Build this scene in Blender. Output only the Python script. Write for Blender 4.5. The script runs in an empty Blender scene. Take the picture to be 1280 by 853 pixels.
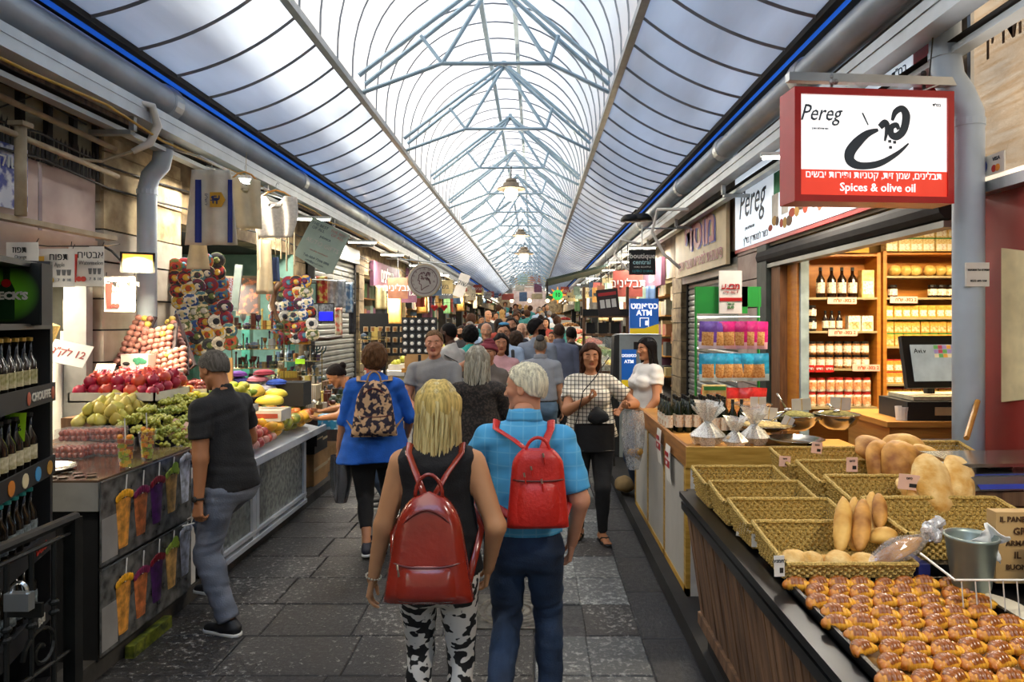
import bpy, math, random, re
import numpy as np
from mathutils import Vector, Matrix
C = bpy.context.scene.collection
S = bpy.context.scene
PI = math.pi
# ---------------------------------------------------------------- camera, world, sun, exposure
cam_d = bpy.data.cameras.new('camera'); cam = bpy.data.objects.new('camera', cam_d); C.objects.link(cam)
cam.location = (0, 0, 1.88); cam.rotation_euler = (PI/2, 0, 0)
cam_d.sensor_width = 36; cam_d.lens = 36*853/1280
cam_d.shift_x = -(668-640)/1280; cam_d.shift_y = -(426.5-402)/1280
cam_d.clip_start = .05; cam_d.clip_end = 300
S.camera = cam
W = bpy.data.worlds.new('world'); S.world = W; W.use_nodes = True
_n = W.node_tree.nodes; _l = W.node_tree.links
_sky = _n.new('ShaderNodeTexSky'); _sky.sky_type = 'NISHITA'; _sky.sun_disc = False
_sky.sun_elevation = math.radians(48); _sky.sun_rotation = math.radians(-100); _sky.air_density = 1.2; _sky.dust_density = 1.5
_l.new(_sky.outputs[0], _n['Background'].inputs[0]); _n['Background'].inputs[1].default_value = .6
sun_d = bpy.data.lights.new('sun', 'SUN'); sun_d.energy = 7.6; sun_d.angle = math.radians(14); sun_d.color = (1, .95, .87)
sun = bpy.data.objects.new('sun', sun_d); C.objects.link(sun)
sun.rotation_euler = Vector((-.72, .12, .72)).to_track_quat('Z', 'Y').to_euler()
vs = S.view_settings; vs.view_transform = 'Standard'; vs.look = 'None'; vs.exposure = .5; vs.gamma = 1
try: vs.use_curve_mapping = False
except Exception: pass
S.cycles.max_bounces = 7; S.cycles.diffuse_bounces = 4; S.cycles.glossy_bounces = 3; S.cycles.transmission_bounces = 5
S.cycles.transparent_max_bounces = 8; S.cycles.caustics_reflective = False; S.cycles.caustics_refractive = False
S.cycles.sample_clamp_indirect = 6; S.cycles.use_denoising = True
# ---------------------------------------------------------------- helpers
F, CX, CY, H = 853., 668., 402., 1.88
def P(px, py, Y): return Vector(((px-CX)*Y/F, Y, H-(py-CY)*Y/F))
def V(*a): return Vector(a)
def rnd(a, b): return random.uniform(a, b)
random.seed(7)
def srgb(h):
    if isinstance(h, str):
        h = h.lstrip('#'); c = [int(h[i:i+2], 16)/255 for i in (0, 2, 4)]
    else: c = h
    return tuple(((v/12.92) if v <= .04045 else ((v+.055)/1.055)**2.4) for v in c)
_mats = {}
def mat(name, col, rough=.6, metal=0., var=.12, scale=8., bump=0., bscale=None, col2=None, stretch=None, emit=0., trans=0., spec=.5, alpha=1., coat=0., detail=3., lo=.35, hi=.65, coords='Object'):
    if name in _mats: return _mats[name]
    m = bpy.data.materials.new(name); m.use_nodes = True; _mats[name] = m
    nt = m.node_tree; N = nt.nodes; L = nt.links; b = N['Principled BSDF']
    c = srgb(col)
    b.inputs['Roughness'].default_value = rough; b.inputs['Metallic'].default_value = metal
    b.inputs['Specular IOR Level'].default_value = spec
    if coat: b.inputs['Coat Weight'].default_value = coat; b.inputs['Coat Roughness'].default_value = .15
    if trans: b.inputs['Transmission Weight'].default_value = trans
    if alpha < 1: b.inputs['Alpha'].default_value = alpha
    tc = N.new('ShaderNodeTexCoord'); mp = N.new('ShaderNodeMapping'); L.new(tc.outputs[coords], mp.inputs[0])
    if stretch: mp.inputs['Scale'].default_value = stretch
    nz = N.new('ShaderNodeTexNoise'); nz.inputs['Scale'].default_value = scale; nz.inputs['Detail'].default_value = detail
    L.new(mp.outputs[0], nz.inputs[0])
    rp = N.new('ShaderNodeValToRGB'); L.new(nz.outputs[0], rp.inputs[0])
    rp.color_ramp.elements[0].position = lo; rp.color_ramp.elements[1].position = hi
    if col2 is not None: ca, cb = c, srgb(col2)
    else: ca = tuple(v*(1-var) for v in c); cb = tuple(min(1, v*(1+var)) for v in c)
    rp.color_ramp.elements[0].color = (*ca, 1); rp.color_ramp.elements[1].color = (*cb, 1)
    L.new(rp.outputs[0], b.inputs['Base Color'])
    if emit: L.new(rp.outputs[0], b.inputs['Emission Color']); b.inputs['Emission Strength'].default_value = emit
    if bump:
        n2 = N.new('ShaderNodeTexNoise'); n2.inputs['Scale'].default_value = bscale or scale*3; L.new(mp.outputs[0], n2.inputs[0])
        bp = N.new('ShaderNodeBump'); bp.inputs['Strength'].default_value = bump; bp.inputs['Distance'].default_value = .01
        L.new(n2.outputs[0], bp.inputs['Height']); L.new(bp.outputs[0], b.inputs['Normal'])
    return m
def glassy(name, col=(.9, .95, .95), tr=.75, rough=.08):
    """thin clear film or glass: mostly see-through, with a gloss"""
    if name in _mats: return _mats[name]
    m = bpy.data.materials.new(name); m.use_nodes = True; _mats[name] = m
    nt = m.node_tree; N = nt.nodes; L = nt.links; out = N['Material Output']; N.remove(N['Principled BSDF'])
    t = N.new('ShaderNodeBsdfTransparent'); t.inputs[0].default_value = (*col, 1)
    g = N.new('ShaderNodeBsdfGlossy'); g.inputs['Roughness'].default_value = rough
    d = N.new('ShaderNodeBsdfDiffuse'); d.inputs[0].default_value = (*col, 1)
    m1 = N.new('ShaderNodeMixShader'); m1.inputs[0].default_value = .5; L.new(g.outputs[0], m1.inputs[1]); L.new(d.outputs[0], m1.inputs[2])
    nz = N.new('ShaderNodeTexNoise'); nz.inputs['Scale'].default_value = 30
    mr = N.new('ShaderNodeMapRange'); mr.inputs[1].default_value = .35; mr.inputs[2].default_value = .65; mr.inputs[3].default_value = max(0, tr-.15); mr.inputs[4].default_value = min(1, tr+.15)
    L.new(nz.outputs[0], mr.inputs[0])
    m2 = N.new('ShaderNodeMixShader'); L.new(mr.outputs[0], m2.inputs[0]); L.new(m1.outputs[0], m2.inputs[1]); L.new(t.outputs[0], m2.inputs[2])
    L.new(m2.outputs[0], out.inputs[0]); return m
class MB:
    """collects shapes; build() links them as ONE mesh object"""
    def __init__(s): s.v = []; s.f = []; s.m = []; s.n = 0
    def add(s, vs, fs, mi=0, M=None):
        if M is not None: vs = [M @ Vector(v) for v in vs]
        b = s.n; s.v.extend([tuple(v) for v in vs]); s.n += len(vs)
        for f in fs: s.f.append(tuple(i+b for i in f)); s.m.append(mi)
        return s
    def box(s, c, d, mi=0, M=None, rz=0):
        x, y, z = d[0]/2, d[1]/2, d[2]/2
        vs = [V(i*x, j*y, k*z) for k in (-1, 1) for j in (-1, 1) for i in (-1, 1)]
        if rz: R = Matrix.Rotation(rz, 3, 'Z'); vs = [R @ v for v in vs]
        vs = [v+Vector(c) for v in vs]
        return s.add(vs, [(0, 2, 3, 1), (4, 5, 7, 6), (0, 1, 5, 4), (2, 6, 7, 3), (0, 4, 6, 2), (1, 3, 7, 5)], mi, M)
    def bb(s, a, b, mi=0): # box from corner to corner
        return s.box([(a[i]+b[i])/2 for i in range(3)], [abs(b[i]-a[i]) for i in range(3)], mi)
    def tube(s, pts, r, n=6, mi=0, cap=True, flat=1.):
        pts = [Vector(p) for p in pts]; k = len(pts)
        rs = r if isinstance(r, (list, tuple)) else [r]*k
        vs = []; up = V(0, 0, 1)
        t0 = (pts[1]-pts[0]).normalized()
        if abs(t0.z) > .9: up = V(1, 0, 0)
        for i, p in enumerate(pts):
            t = (pts[min(i+1, k-1)]-pts[max(i-1, 0)]).normalized()
            a = t.cross(up)
            if a.length < 1e-4: a = t.cross(V(0, 1, .1))
            a.normalize(); b = a.cross(t); up = b
            for j in range(n):
                q = 2*PI*j/n; vs.append(p+a*math.cos(q)*rs[i]+b*math.sin(q)*rs[i]*flat)
        fs = [(i*n+j, i*n+(j+1) % n, (i+1)*n+(j+1) % n, (i+1)*n+j) for i in range(k-1) for j in range(n)]
        if cap: fs += [tuple(range(n))[::-1], tuple((k-1)*n+j for j in range(n))]
        return s.add(vs, fs, mi)
    def lathe(s, prof, c=(0, 0, 0), n=12, mi=0, M=None):
        vs = []; k = len(prof)
        for r, z in prof:
            for j in range(n): vs.append((c[0]+r*math.cos(2*PI*j/n), c[1]+r*math.sin(2*PI*j/n), c[2]+z))
        fs = [(i*n+j, i*n+(j+1) % n, (i+1)*n+(j+1) % n, (i+1)*n+j) for i in range(k-1) for j in range(n)]
        if prof[0][0] > 1e-4: fs.append(tuple(range(n))[::-1])
        if prof[-1][0] > 1e-4: fs.append(tuple((k-1)*n+j for j in range(n)))
        return s.add(vs, fs, mi, M)
    def ball(s, c, r, n=8, m=6, mi=0, M=None, jit=0.):
        r = r if isinstance(r, (tuple, list)) else (r, r, r); vs = [(c[0], c[1], c[2]-r[2])]
        for i in range(1, m):
            a = -PI/2+PI*i/m
            for j in range(n):
                q = 2*PI*j/n; w = 1+rnd(-jit, jit)
                vs.append((c[0]+r[0]*w*math.cos(a)*math.cos(q), c[1]+r[1]*w*math.cos(a)*math.sin(q), c[2]+r[2]*w*math.sin(a)))
        vs.append((c[0], c[1], c[2]+r[2])); T = len(vs)-1
        fs = [(0, 1+(j+1) % n, 1+j) for j in range(n)]+[(T, T-n+j, T-n+(j+1) % n) for j in range(n)]
        fs += [(1+i*n+j, 1+i*n+(j+1) % n, 1+(i+1)*n+(j+1) % n, 1+(i+1)*n+j) for i in range(m-2) for j in range(n)]
        return s.add(vs, fs, mi, M)
    def poly(s, pts, depth, mi=0, M=None): # pts in xz plane, extruded along y (front at y=0, back at y=depth)
        k = len(pts); vs = [(p[0], 0, p[1]) for p in pts]+[(p[0], depth, p[1]) for p in pts]
        fs = [tuple(range(k)), tuple(range(2*k-1, k-1, -1))]+[(i, i+k, (i+1) % k+k, (i+1) % k) for i in range(k)]
        return s.add(vs, fs, mi, M)
    def grid(s, fn, nu, nv, mi=0, thick=0, close=False): # fn(u,v)->point
        vs = [fn(i/nu, j/nv) for j in range(nv+1) for i in range(nu+1)]; w = nu+1
        fs = [(j*w+i, j*w+i+1, (j+1)*w+i+1, (j+1)*w+i) for j in range(nv) for i in range(nu)]
        if thick:
            nn = []
            for j in range(nv+1):
                for i in range(nu+1):
                    a = Vector(vs[j*w+min(i+1, nu)])-Vector(vs[j*w+max(i-1, 0)]); b = Vector(vs[min(j+1, nv)*w+i])-Vector(vs[max(j-1, 0)*w+i])
                    q = a.cross(b); nn.append(q.normalized() if q.length > 1e-9 else V(0, 0, 1))
            k = len(vs); vs = [Vector(p) for p in vs]; vs += [p-q*thick for p, q in zip(vs, nn)]
            fs += [(c+k, b+k, a+k, d+k)[::1] for a, b, c, d in [(f[0], f[1], f[2], f[3]) for f in fs]]
            ed = [j*w for j in range(nv+1)]; per = [i for i in range(w)]+[j*w+nu for j in range(1, nv+1)]+[nv*w+i for i in range(nu-1, -1, -1)]+[j*w for j in range(nv-1, 0, -1)]
            fs += [(per[i], per[i]+k, per[(i+1) % len(per)]+k, per[(i+1) % len(per)]) for i in range(len(per))]
        return s.add(vs, fs, mi)
    def mesh(s, name, mats, smooth=False):
        me = bpy.data.meshes.new(name); me.from_pydata(s.v, [], s.f)
        for m in (mats if isinstance(mats, (list, tuple)) else [mats]): me.materials.append(m)
        if any(s.m): me.polygons.foreach_set('material_index', s.m)
        if smooth: me.polygons.foreach_set('use_smooth', [True]*len(s.f))
        me.update(); return me
    def build(s, name, mats, parent=None, loc=(0, 0, 0), rz=0, smooth=False):
        return obj(name, s.mesh(name, mats, smooth), parent, loc, rz)
def obj(name, me, parent=None, loc=(0, 0, 0), rz=0, rot=None):
    o = bpy.data.objects.new(name, me); C.objects.link(o); o.location = loc
    o.rotation_euler = rot if rot else (0, 0, rz)
    if parent is not None: o.parent = parent
    return o
def tag(o, label=None, cat=None, group=None, kind=None):
    if label: o['label'] = label
    if cat: o['category'] = cat
    if group: o['group'] = group
    if kind: o['kind'] = kind
    return o
def thing(name, label, cat, loc=(0, 0, 0), rz=0, group=None):
    o = bpy.data.objects.new(name, None); C.objects.link(o); o.location = loc; o.rotation_euler = (0, 0, rz); o.empty_display_size = .05
    return tag(o, label, cat, group)
_kids = {}
def copy_tree(o, parent=None):
    c = o.copy(); C.objects.link(c)
    if parent is not None: c.parent = parent
    if o not in _kids: _kids[o] = list(o.children)
    for ch in _kids[o]: copy_tree(ch, c)
    return c
def place(o, loc, rz=0, label=None, group=None, first=False, rot=None, sc=None):
    c = o if first else copy_tree(o)
    c.location = loc; c.rotation_euler = rot if rot else (0, 0, rz)
    if sc: c.scale = (sc, sc, sc) if not isinstance(sc, (tuple, list)) else sc
    if label: c['label'] = label
    if group: c['group'] = group
    return c
def frame(o, right, up=(0, 0, 1)): # matrix: local x=right, z=up, -y = towards viewer
    r = Vector(right).normalized(); u = Vector(up).normalized(); n = u.cross(r).normalized(); u = r.cross(n).normalized()
    M = Matrix((r, n, u)).transposed().to_4x4(); M.translation = Vector(o); return M
def text(s, size, m, parent, at, right=(1, 0, 0), up=(0, 0, 1), he=False, bold=0., align='CENTER', depth=.0015, name='lettering', sx=1., shear=0.):
    if he: s = '\n'.join(re.sub(r'[0-9A-Za-z+\-]+', lambda m_: m_.group(0)[::-1], l[::-1]) for l in s.split('\n'))
    c = bpy.data.curves.new('t', 'FONT'); c.body = s; c.size = size; c.align_x = align; c.align_y = 'CENTER'; c.resolution_u = 2
    c.extrude = depth; c.offset = bold*size; c.shear = shear
    o = bpy.data.objects.new('t', c); me = bpy.data.meshes.new_from_object(o); bpy.data.objects.remove(o); bpy.data.curves.remove(c)
    me.materials.clear(); me.materials.append(m)
    t = obj(name, me, parent); fm = frame(at, right, up)
    t.matrix_local = fm @ Matrix.Rotation(PI/2, 4, 'X') @ Matrix.Scale(sx, 4, (1, 0, 0)); return t
def lamp(parent, kind, loc, energy, color=(1, .9, .75), size=.2, sizey=None, rot=(0, 0, 0), spread=None):
    d = bpy.data.lights.new('lamp_light', kind); d.energy = energy; d.color = color
    if kind == 'AREA':
        d.size = size
        if sizey: d.shape = 'RECTANGLE'; d.size_y = sizey
    elif kind == 'POINT': d.shadow_soft_size = size
    elif kind == 'SPOT': d.shadow_soft_size = size; d.spot_size = 2.4; d.spot_blend = .6
    o = bpy.data.objects.new('lamp_light', d); C.objects.link(o); o.location = loc; o.rotation_euler = rot
    if parent: o.parent = parent
    return o
ORD = 'first second third fourth fifth sixth seventh eighth ninth tenth eleventh twelfth thirteenth fourteenth fifteenth sixteenth seventeenth eighteenth nineteenth twentieth'.split()+['very far']*9
def ground(Y): return max(0., (Y-12)*.038)
# ================================================================= STRUCTURE
XL, XR = -3.5, 2.5       # facade planes
ZS, ZG = 4.48, 3.955     # central strip, gutter heights
XSL, XSR = -1.99, .885   # strips
XGL, XGR = -3.04, 1.94   # gutters
YA, YB = -3.2, 58.9      # roof from .. to
# materials
def slate(name, base, fleck, amt=.62, rough=.5):
    m = bpy.data.materials.new(name); m.use_nodes = True; nt = m.node_tree; N = nt.nodes; L = nt.links; b = N['Principled BSDF']
    tc = N.new('ShaderNodeTexCoord'); g = N.new('ShaderNodeNewGeometry')
    n1 = N.new('ShaderNodeTexNoise'); n1.inputs['Scale'].default_value = 26; n1.inputs['Detail'].default_value = 6; n1.inputs['Roughness'].default_value = .75; L.new(g.outputs['Position'], n1.inputs[0])
    n2 = N.new('ShaderNodeTexNoise'); n2.inputs['Scale'].default_value = 1.3; n2.inputs['Detail'].default_value = 3; L.new(g.outputs['Position'], n2.inputs[0])
    mul = N.new('ShaderNodeMath'); mul.operation = 'MULTIPLY_ADD'; mul.inputs[1].default_value = .35; L.new(n2.outputs[0], mul.inputs[0]); L.new(n1.outputs[0], mul.inputs[2])
    r = N.new('ShaderNodeValToRGB'); L.new(mul.outputs[0], r.inputs[0]); e = r.color_ramp.elements
    e[0].position = .45; e[0].color = (*srgb(base), 1); e[1].position = amt+.2; e[1].color = (*srgb(fleck), 1)
    k = r.color_ramp.elements.new(amt+.06); k.color = (*[v*1.5 for v in srgb(base)], 1)
    oi = N.new('ShaderNodeObjectInfo'); hs = N.new('ShaderNodeHueSaturation'); mr = N.new('ShaderNodeMapRange'); mr.inputs[3].default_value = .75; mr.inputs[4].default_value = 1.3
    L.new(oi.outputs['Random'], mr.inputs[0]); L.new(mr.outputs[0], hs.inputs['Value']); L.new(r.outputs[0], hs.inputs['Color']); L.new(hs.outputs[0], b.inputs['Base Color'])
    mr2 = N.new('ShaderNodeMapRange'); mr2.inputs[1].default_value = .35; mr2.inputs[2].default_value = .65; mr2.inputs[3].default_value = rough-.15; mr2.inputs[4].default_value = rough+.2
    L.new(n1.outputs[0], mr2.inputs[0]); L.new(mr2.outputs[0], b.inputs['Roughness'])
    bp = N.new('ShaderNodeBump'); bp.inputs['Strength'].default_value = .7; bp.inputs['Distance'].default_value = .012; L.new(n1.outputs[0], bp.inputs['Height']); L.new(bp.outputs[0], b.inputs['Normal'])
    return m
m_slab = slate('dark slate slab', '#262423', '#a3a19b', .66)
m_slab2 = slate('pale granite slab', '#444647', '#a6a8a4', .62, .5)
m_gut = slate('gutter stone', '#232325', '#6b6b6a', .72)
m_sub = mat('dark joint grime', '#191817', .8, var=.3)
m_curb = mat('kerb stone', '#3a3733', .7, var=.35, scale=6, bump=.5)
m_steel = mat('pale blue painted steel', '#8ba3b4', .38, .3, var=.08)
m_strip = mat('grey aluminium strip', '#878b8c', .4, .5, var=.12)
m_rib = mat('grey roof rib', '#7c828a', .5, .2, var=.1)
m_ductx = mat('ribbed zinc pipe', '#8a9299', .38, .7, var=.1, scale=3)
m_tray = mat('pale painted metal channel', '#b4bbc0', .4, .5, var=.1, scale=4)
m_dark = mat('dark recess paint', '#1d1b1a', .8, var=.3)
m_black = mat('black matte', '#141414', .6, var=.2)
m_white = mat('white paint', '#dcdcd8', .5, var=.05)
m_stone = mat('jerusalem limestone', '#7d6a4c', .9, scale=6, bump=1., bscale=11, col2='#c2b08c', lo=.3, hi=.7)
m_stone2 = mat('sooty limestone', '#5d4d38', .9, scale=5, bump=1., bscale=14, col2='#94815f')
m_plaster = mat('aged pinkish plaster', '#a48f84', .85, scale=3, bump=.3, bscale=20, col2='#b9a79b')
m_plast2 = mat('grimy plaster', '#6d6252', .9, scale=2.5, bump=.4, bscale=10, col2='#a1937b', lo=.3, hi=.7)
m_green = mat('dark green painted wood', '#1c4a3c', .5, var=.25, scale=12, col2='#2d6a55')
m_wood = mat('honey wood', '#a8722e', .45, scale=3, stretch=(1, 1, 12), col2='#c08a3e')
m_woodh = mat('honey wood horizontal', '#a9812f', .45, scale=2.5, stretch=(1.5, 1.5, 14), col2='#c9a14c')
m_dwood = mat('dark weathered wood', '#4c3524', .6, scale=2.5, stretch=(9, 9, .7), col2='#8d6a4c', lo=.3, hi=.7, bump=.3)
def poly_mat(name, tcol, dcol, mixt, streak=.12, rough=.35):
    m = bpy.data.materials.new(name); m.use_nodes = True; nt = m.node_tree; N = nt.nodes; L = nt.links; out = N['Material Output']; N.remove(N['Principled BSDF'])
    t = N.new('ShaderNodeBsdfTranslucent'); d = N.new('ShaderNodeBsdfDiffuse'); g = N.new('ShaderNodeBsdfGlossy'); g.inputs['Roughness'].default_value = rough
    geo = N.new('ShaderNodeNewGeometry'); mp = N.new('ShaderNodeMapping'); mp.inputs['Scale'].default_value = (1, .25, 1); L.new(geo.outputs['Position'], mp.inputs[0])
    nz = N.new('ShaderNodeTexNoise'); nz.inputs['Scale'].default_value = 2.2; nz.inputs['Detail'].default_value = 5; L.new(mp.outputs[0], nz.inputs[0])
    r = N.new('ShaderNodeValToRGB'); L.new(nz.outputs[0], r.inputs[0]); c = srgb(tcol)
    r.color_ramp.elements[0].position = .3; r.color_ramp.elements[1].position = .7
    r.color_ramp.elements[0].color = (*[v*(1-streak) for v in c], 1); r.color_ramp.elements[1].color = (*[min(1, v*(1+streak)) for v in c], 1)
    L.new(r.outputs[0], t.inputs[0]); d.inputs[0].default_value = (*srgb(dcol), 1); g.inputs[0].default_value = (.9, .9, .95, 1)
    m1 = N.new('ShaderNodeMixShader'); m1.inputs[0].default_value = mixt; L.new(d.outputs[0], m1.inputs[1]); L.new(t.outputs[0], m1.inputs[2])
    m2 = N.new('ShaderNodeMixShader'); m2.inputs[0].default_value = .07; L.new(m1.outputs[0], m2.inputs[1]); L.new(g.outputs[0], m2.inputs[2])
    L.new(m2.outputs[0], out.inputs[0]); return m
m_vault = poly_mat('clear ribbed polycarbonate', '#ebe4d8', '#e0dcda', .47)
m_side = poly_mat('bluish polycarbonate', '#bec4c6', '#c6c8c8', .42, .32)
m_grim = mat('grey limewashed stone', '#8f8678', .85, scale=3, col2='#b3aa9c', bump=.8, bscale=9)
bed = MB().bb((XL-3, -5, -.3), (XR+3, 12, -.012)); 
bed.add([(XL-3, 12, -.012), (XR+3, 12, -.012), (XR+3, 62, ground(62)-.012), (XL-3, 62, ground(62)-.012), (XL-3, 12, -.3), (XR+3, 12, -.3), (XR+3, 62, -.3), (XL-3, 62, -.3)],
    [(0, 1, 2, 3), (2, 6, 7, 3), (0, 3, 7, 4), (1, 5, 6, 2), (4, 7, 6, 5)])
floor = tag(bed.build('floor', m_gut), 'dark stone paving of the market lane', kind='structure')
def slab(w, d, rot=0, bev=.006):
    m = MB(); m.add([(-w/2, -d/2, -.03), (w/2, -d/2, -.03), (w/2, d/2, -.03), (-w/2, d/2, -.03), (-w/2, -d/2, -bev), (w/2, -d/2, -bev), (w/2, d/2, -bev), (-w/2, d/2, -bev),
        (-w/2+bev, -d/2+bev, 0), (w/2-bev, -d/2+bev, 0), (w/2-bev, d/2-bev, 0), (-w/2+bev, d/2-bev, 0)],
        [(0, 1, 5, 4), (1, 2, 6, 5), (2, 3, 7, 6), (3, 0, 4, 7), (4, 5, 9, 8), (5, 6, 10, 9), (6, 7, 11, 10), (7, 4, 8, 11), (8, 9, 10, 11)])
    return m
random.seed(3)
sm = [slab(w-.008, .452).mesh('paving_slab', m_slab) for w in (.55, .62, .7)]
gm = slab(.255, .69).mesh('paving_slab', m_gut); lm = slab(.30, .452).mesh('paving_slab', m_slab2); lm2 = slab(.33, .452).mesh('paving_slab', m_slab2)
y = 1.55; k = 0
while y < 10.5:
    x = -2.35
    widths = [(.62, 1), (.7, 2), (.62, 1)] if k % 2 else [(.7, 2), (.55, 0), (.55, 0), ]
    for w, i in widths:
        obj('paving_slab', sm[i], floor, (x+w/2, y, rnd(-.002, .002))); x += w
    while x < -.02:
        w = min(.55, -.0-x) if x < -.3 else 0
        if w < .3: break
        o_ = obj('paving_slab', sm[0], floor, (x+w/2, y, rnd(-.002, .002))); o_.scale.x = w/.55; x += w
    if x < -.01: o_ = obj('paving_slab', sm[0], floor, (x/2, y, -.001)); o_.scale.x = -x/.55
    if not 3.95 < y < 4.75: obj('paving_slab', lm, floor, (.155, y, .001))
    obj('paving_slab', lm2 if k % 3 else sm[0], floor, (.47, y, -.001)).scale.x = 1 if k % 3 else .59
    y += .46; k += 1
y = 1.6
while y < 12: obj('paving_slab', gm, floor, (.768, y, -.004)); y += .70
# manhole cover
mh = thing('manhole_cover', 'square iron manhole cover with concentric rings in the paving', 'manhole cover', (-.12, 4.42, .004))
m_iron = mat('worn iron cover', '#4d4a44', .5, .5, var=.3, scale=20, col2='#76726a')
MB().bb((-.26, -.26, -.01), (.26, .26, .004)).build('frame', m_iron, mh)
rg = MB()
for r in (.05, .1, .15, .2, .24):
    rg.tube([(r*math.cos(a*PI/16), r*math.sin(a*PI/16), .006) for a in range(33)], .008, 4, cap=False)
rg.build('ring_relief', m_iron, mh)
# kerbs
kb = MB().bb((.9, -2, -.02), (.985, 12, .10)); tag(kb.build('trim_1', m_dark), 'dark kerb along the foot of the counters', kind='structure')
kl = MB().bb((-2.42, -2, -.02), (-2.3, 12, .10)); kerb_l = tag(kl.build('trim_2', m_curb), 'dark worn kerb at the foot of the fruit stalls', kind='structure')
tag(MB().bb((XL-.5, -2, -.02), (-2.42, 12, .09)).build('floor_2', m_sub), 'raised dark floor behind the fruit stalls', kind='structure')
tag(MB().bb((.985, -2, -.02), (XR+3, 12, .09)).build('floor_3', m_sub), 'raised dark floor behind the counters', kind='structure')
# ---- roof
ceiling = tag(bpy.data.objects.new('ceiling', None), 'vaulted translucent market roof', kind='structure'); C.objects.link(ceiling)
dY = .56; NB = int((YB-YA)/dY)
def vault_pt(t): # 0..1 left strip -> right strip
    a = PI*(1-t); c = (XSL+XSR)/2; hw = (XSR-XSL)/2
    return (c+hw*math.cos(a)*(1+.03*math.sin(a)), ZS+1.66*math.sin(a)**.85 if 0 < t < 1 else ZS)
def side_pt(t, sgn): # gutter (0) -> strip (1)
    x0, x1 = (XGL, XSL) if sgn < 0 else (XGR, XSR)
    s_ = t; x = x0+(x1-x0)*s_; z = ZG+(ZS-ZG)*(.42*s_+.58*s_**2.2); return (x, z)
def panel_mesh(fn, n, m):
    q = MB()
    for i in range(n):
        a, b = fn(i/n), fn((i+1)/n)
        q.add([(a[0], .014, a[1]), (b[0], .014, b[1]), (b[0], dY-.014, b[1]), (a[0], dY-.014, a[1]), (a[0], .014, a[1]+.01), (b[0], .014, b[1]+.01), (b[0], dY-.014, b[1]+.01), (a[0], dY-.014, a[1]+.01)], [(0, 3, 2, 1)])
    return q.mesh('panel', m, True)
pv = panel_mesh(vault_pt, 28, m_vault); pl = panel_mesh(lambda t: side_pt(t, -1), 12, m_side); pr = panel_mesh(lambda t: side_pt(t, 1), 12, m_side)
def rib_mesh(fn, n, r, m): return MB().tube([(fn(i/n)[0], 0, fn(i/n)[1]-.004) for i in range(n+1)], r, 4, flat=1.).mesh('rib', m, False)
rv = rib_mesh(vault_pt, 28, .016, m_rib); rl = rib_mesh(lambda t: side_pt(t, -1), 12, .017, m_rib); rr = rib_mesh(lambda t: side_pt(t, 1), 12, .017, m_rib)
for i in range(NB+1):
    yy = YA+i*dY
    for me in (rv, rl, rr): obj('rib', me, ceiling, (0, yy, 0))
    if i < NB:
        for me in (pv, pl, pr): obj('panel', me, ceiling, (0, yy, 0))
for x, nm in ((XSL, -1), (XSR, 1)):
    MB().bb((x-.035, YA, ZS-.05), (x+.035, YB, ZS+.02)).build('strip_beam', m_strip, ceiling)
for x in (XGL, XGR):
    MB().bb((x-.03, YA, ZG-.04), (x+.03, YB, ZG+.04)).build('gutter_edge', m_dark, ceiling)
m_bluefilm = poly_mat('blue translucent strip', '#6fb4f4', '#6fb0ee', .8)
MB().bb((XGL-.11, YA, ZG-.03), (XGL-.03, YB, ZG-.015)).build('edge_film', m_bluefilm, ceiling)
MB().bb((XGR+.03, YA, ZG-.03), (XGR+.08, YB, ZG-.015)).build('edge_film', m_bluefilm, ceiling)
for x in (-.67, -.25):
    MB().bb((x-.03, YA, 5.84), (x+.03, YB, 5.93)).build('ridge_beam', m_steel, ceiling)
# trusses
tr = thing('roof_truss', 'pale blue tubular steel truss spanning the translucent vault', 'truss', (0, 0, 0), 0, 'roof trusses')
cx = (XSL+XSR)/2+.1; ap = V(-.46, 0, 5.80); tl, trr = V(-1.055, 0, 4.83), V(.17, 0, 4.83); lo_l, lo_r = V(XSL+.03, 0, ZS+.02), V(XSR-.03, 0, ZS+.02)
ml = ap.lerp(V(XSL+.03, 0, ZS+.16), .56)+V(0, 0, -.0); mr_ = ap.lerp(V(XSR-.03, 0, ZS+.16), .56)
for dy_ in (-.09, .09):
    a = ap+V(0, dy_, 0)
    MB().tube([a, V(XSL+.02, dy_*1.6, ZS+.16)], .027, 6).build('rafter', m_steel, tr); MB().tube([a, V(XSR-.02, dy_*1.6, ZS+.16)], .027, 6).build('rafter', m_steel, tr)
MB().tube([ap, tl], .027, 6).build('diagonal', m_steel, tr); MB().tube([ap, trr], .027, 6).build('diagonal', m_steel, tr)
MB().tube([tl, trr], .025, 6).build('tie', m_steel, tr)
MB().tube([tl, ml], .025, 6).build('strut', m_steel, tr); MB().tube([trr, mr_], .025, 6).build('strut', m_steel, tr)
MB().tube([tl, lo_l], .025, 6).build('diagonal', m_steel, tr); MB().tube([trr, lo_r], .025, 6).build('diagonal', m_steel, tr)
MB().box(ap, (.07, .24, .07)).build('ridge_joint', m_steel, tr)
for i in range(23):
    yy = -.15+2.65*i
    if yy < 2: continue
    place(tr, (0, yy, 0), first=i == 1, label='pale blue steel roof truss, %s from the viewer' % ORD[i-1])
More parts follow.
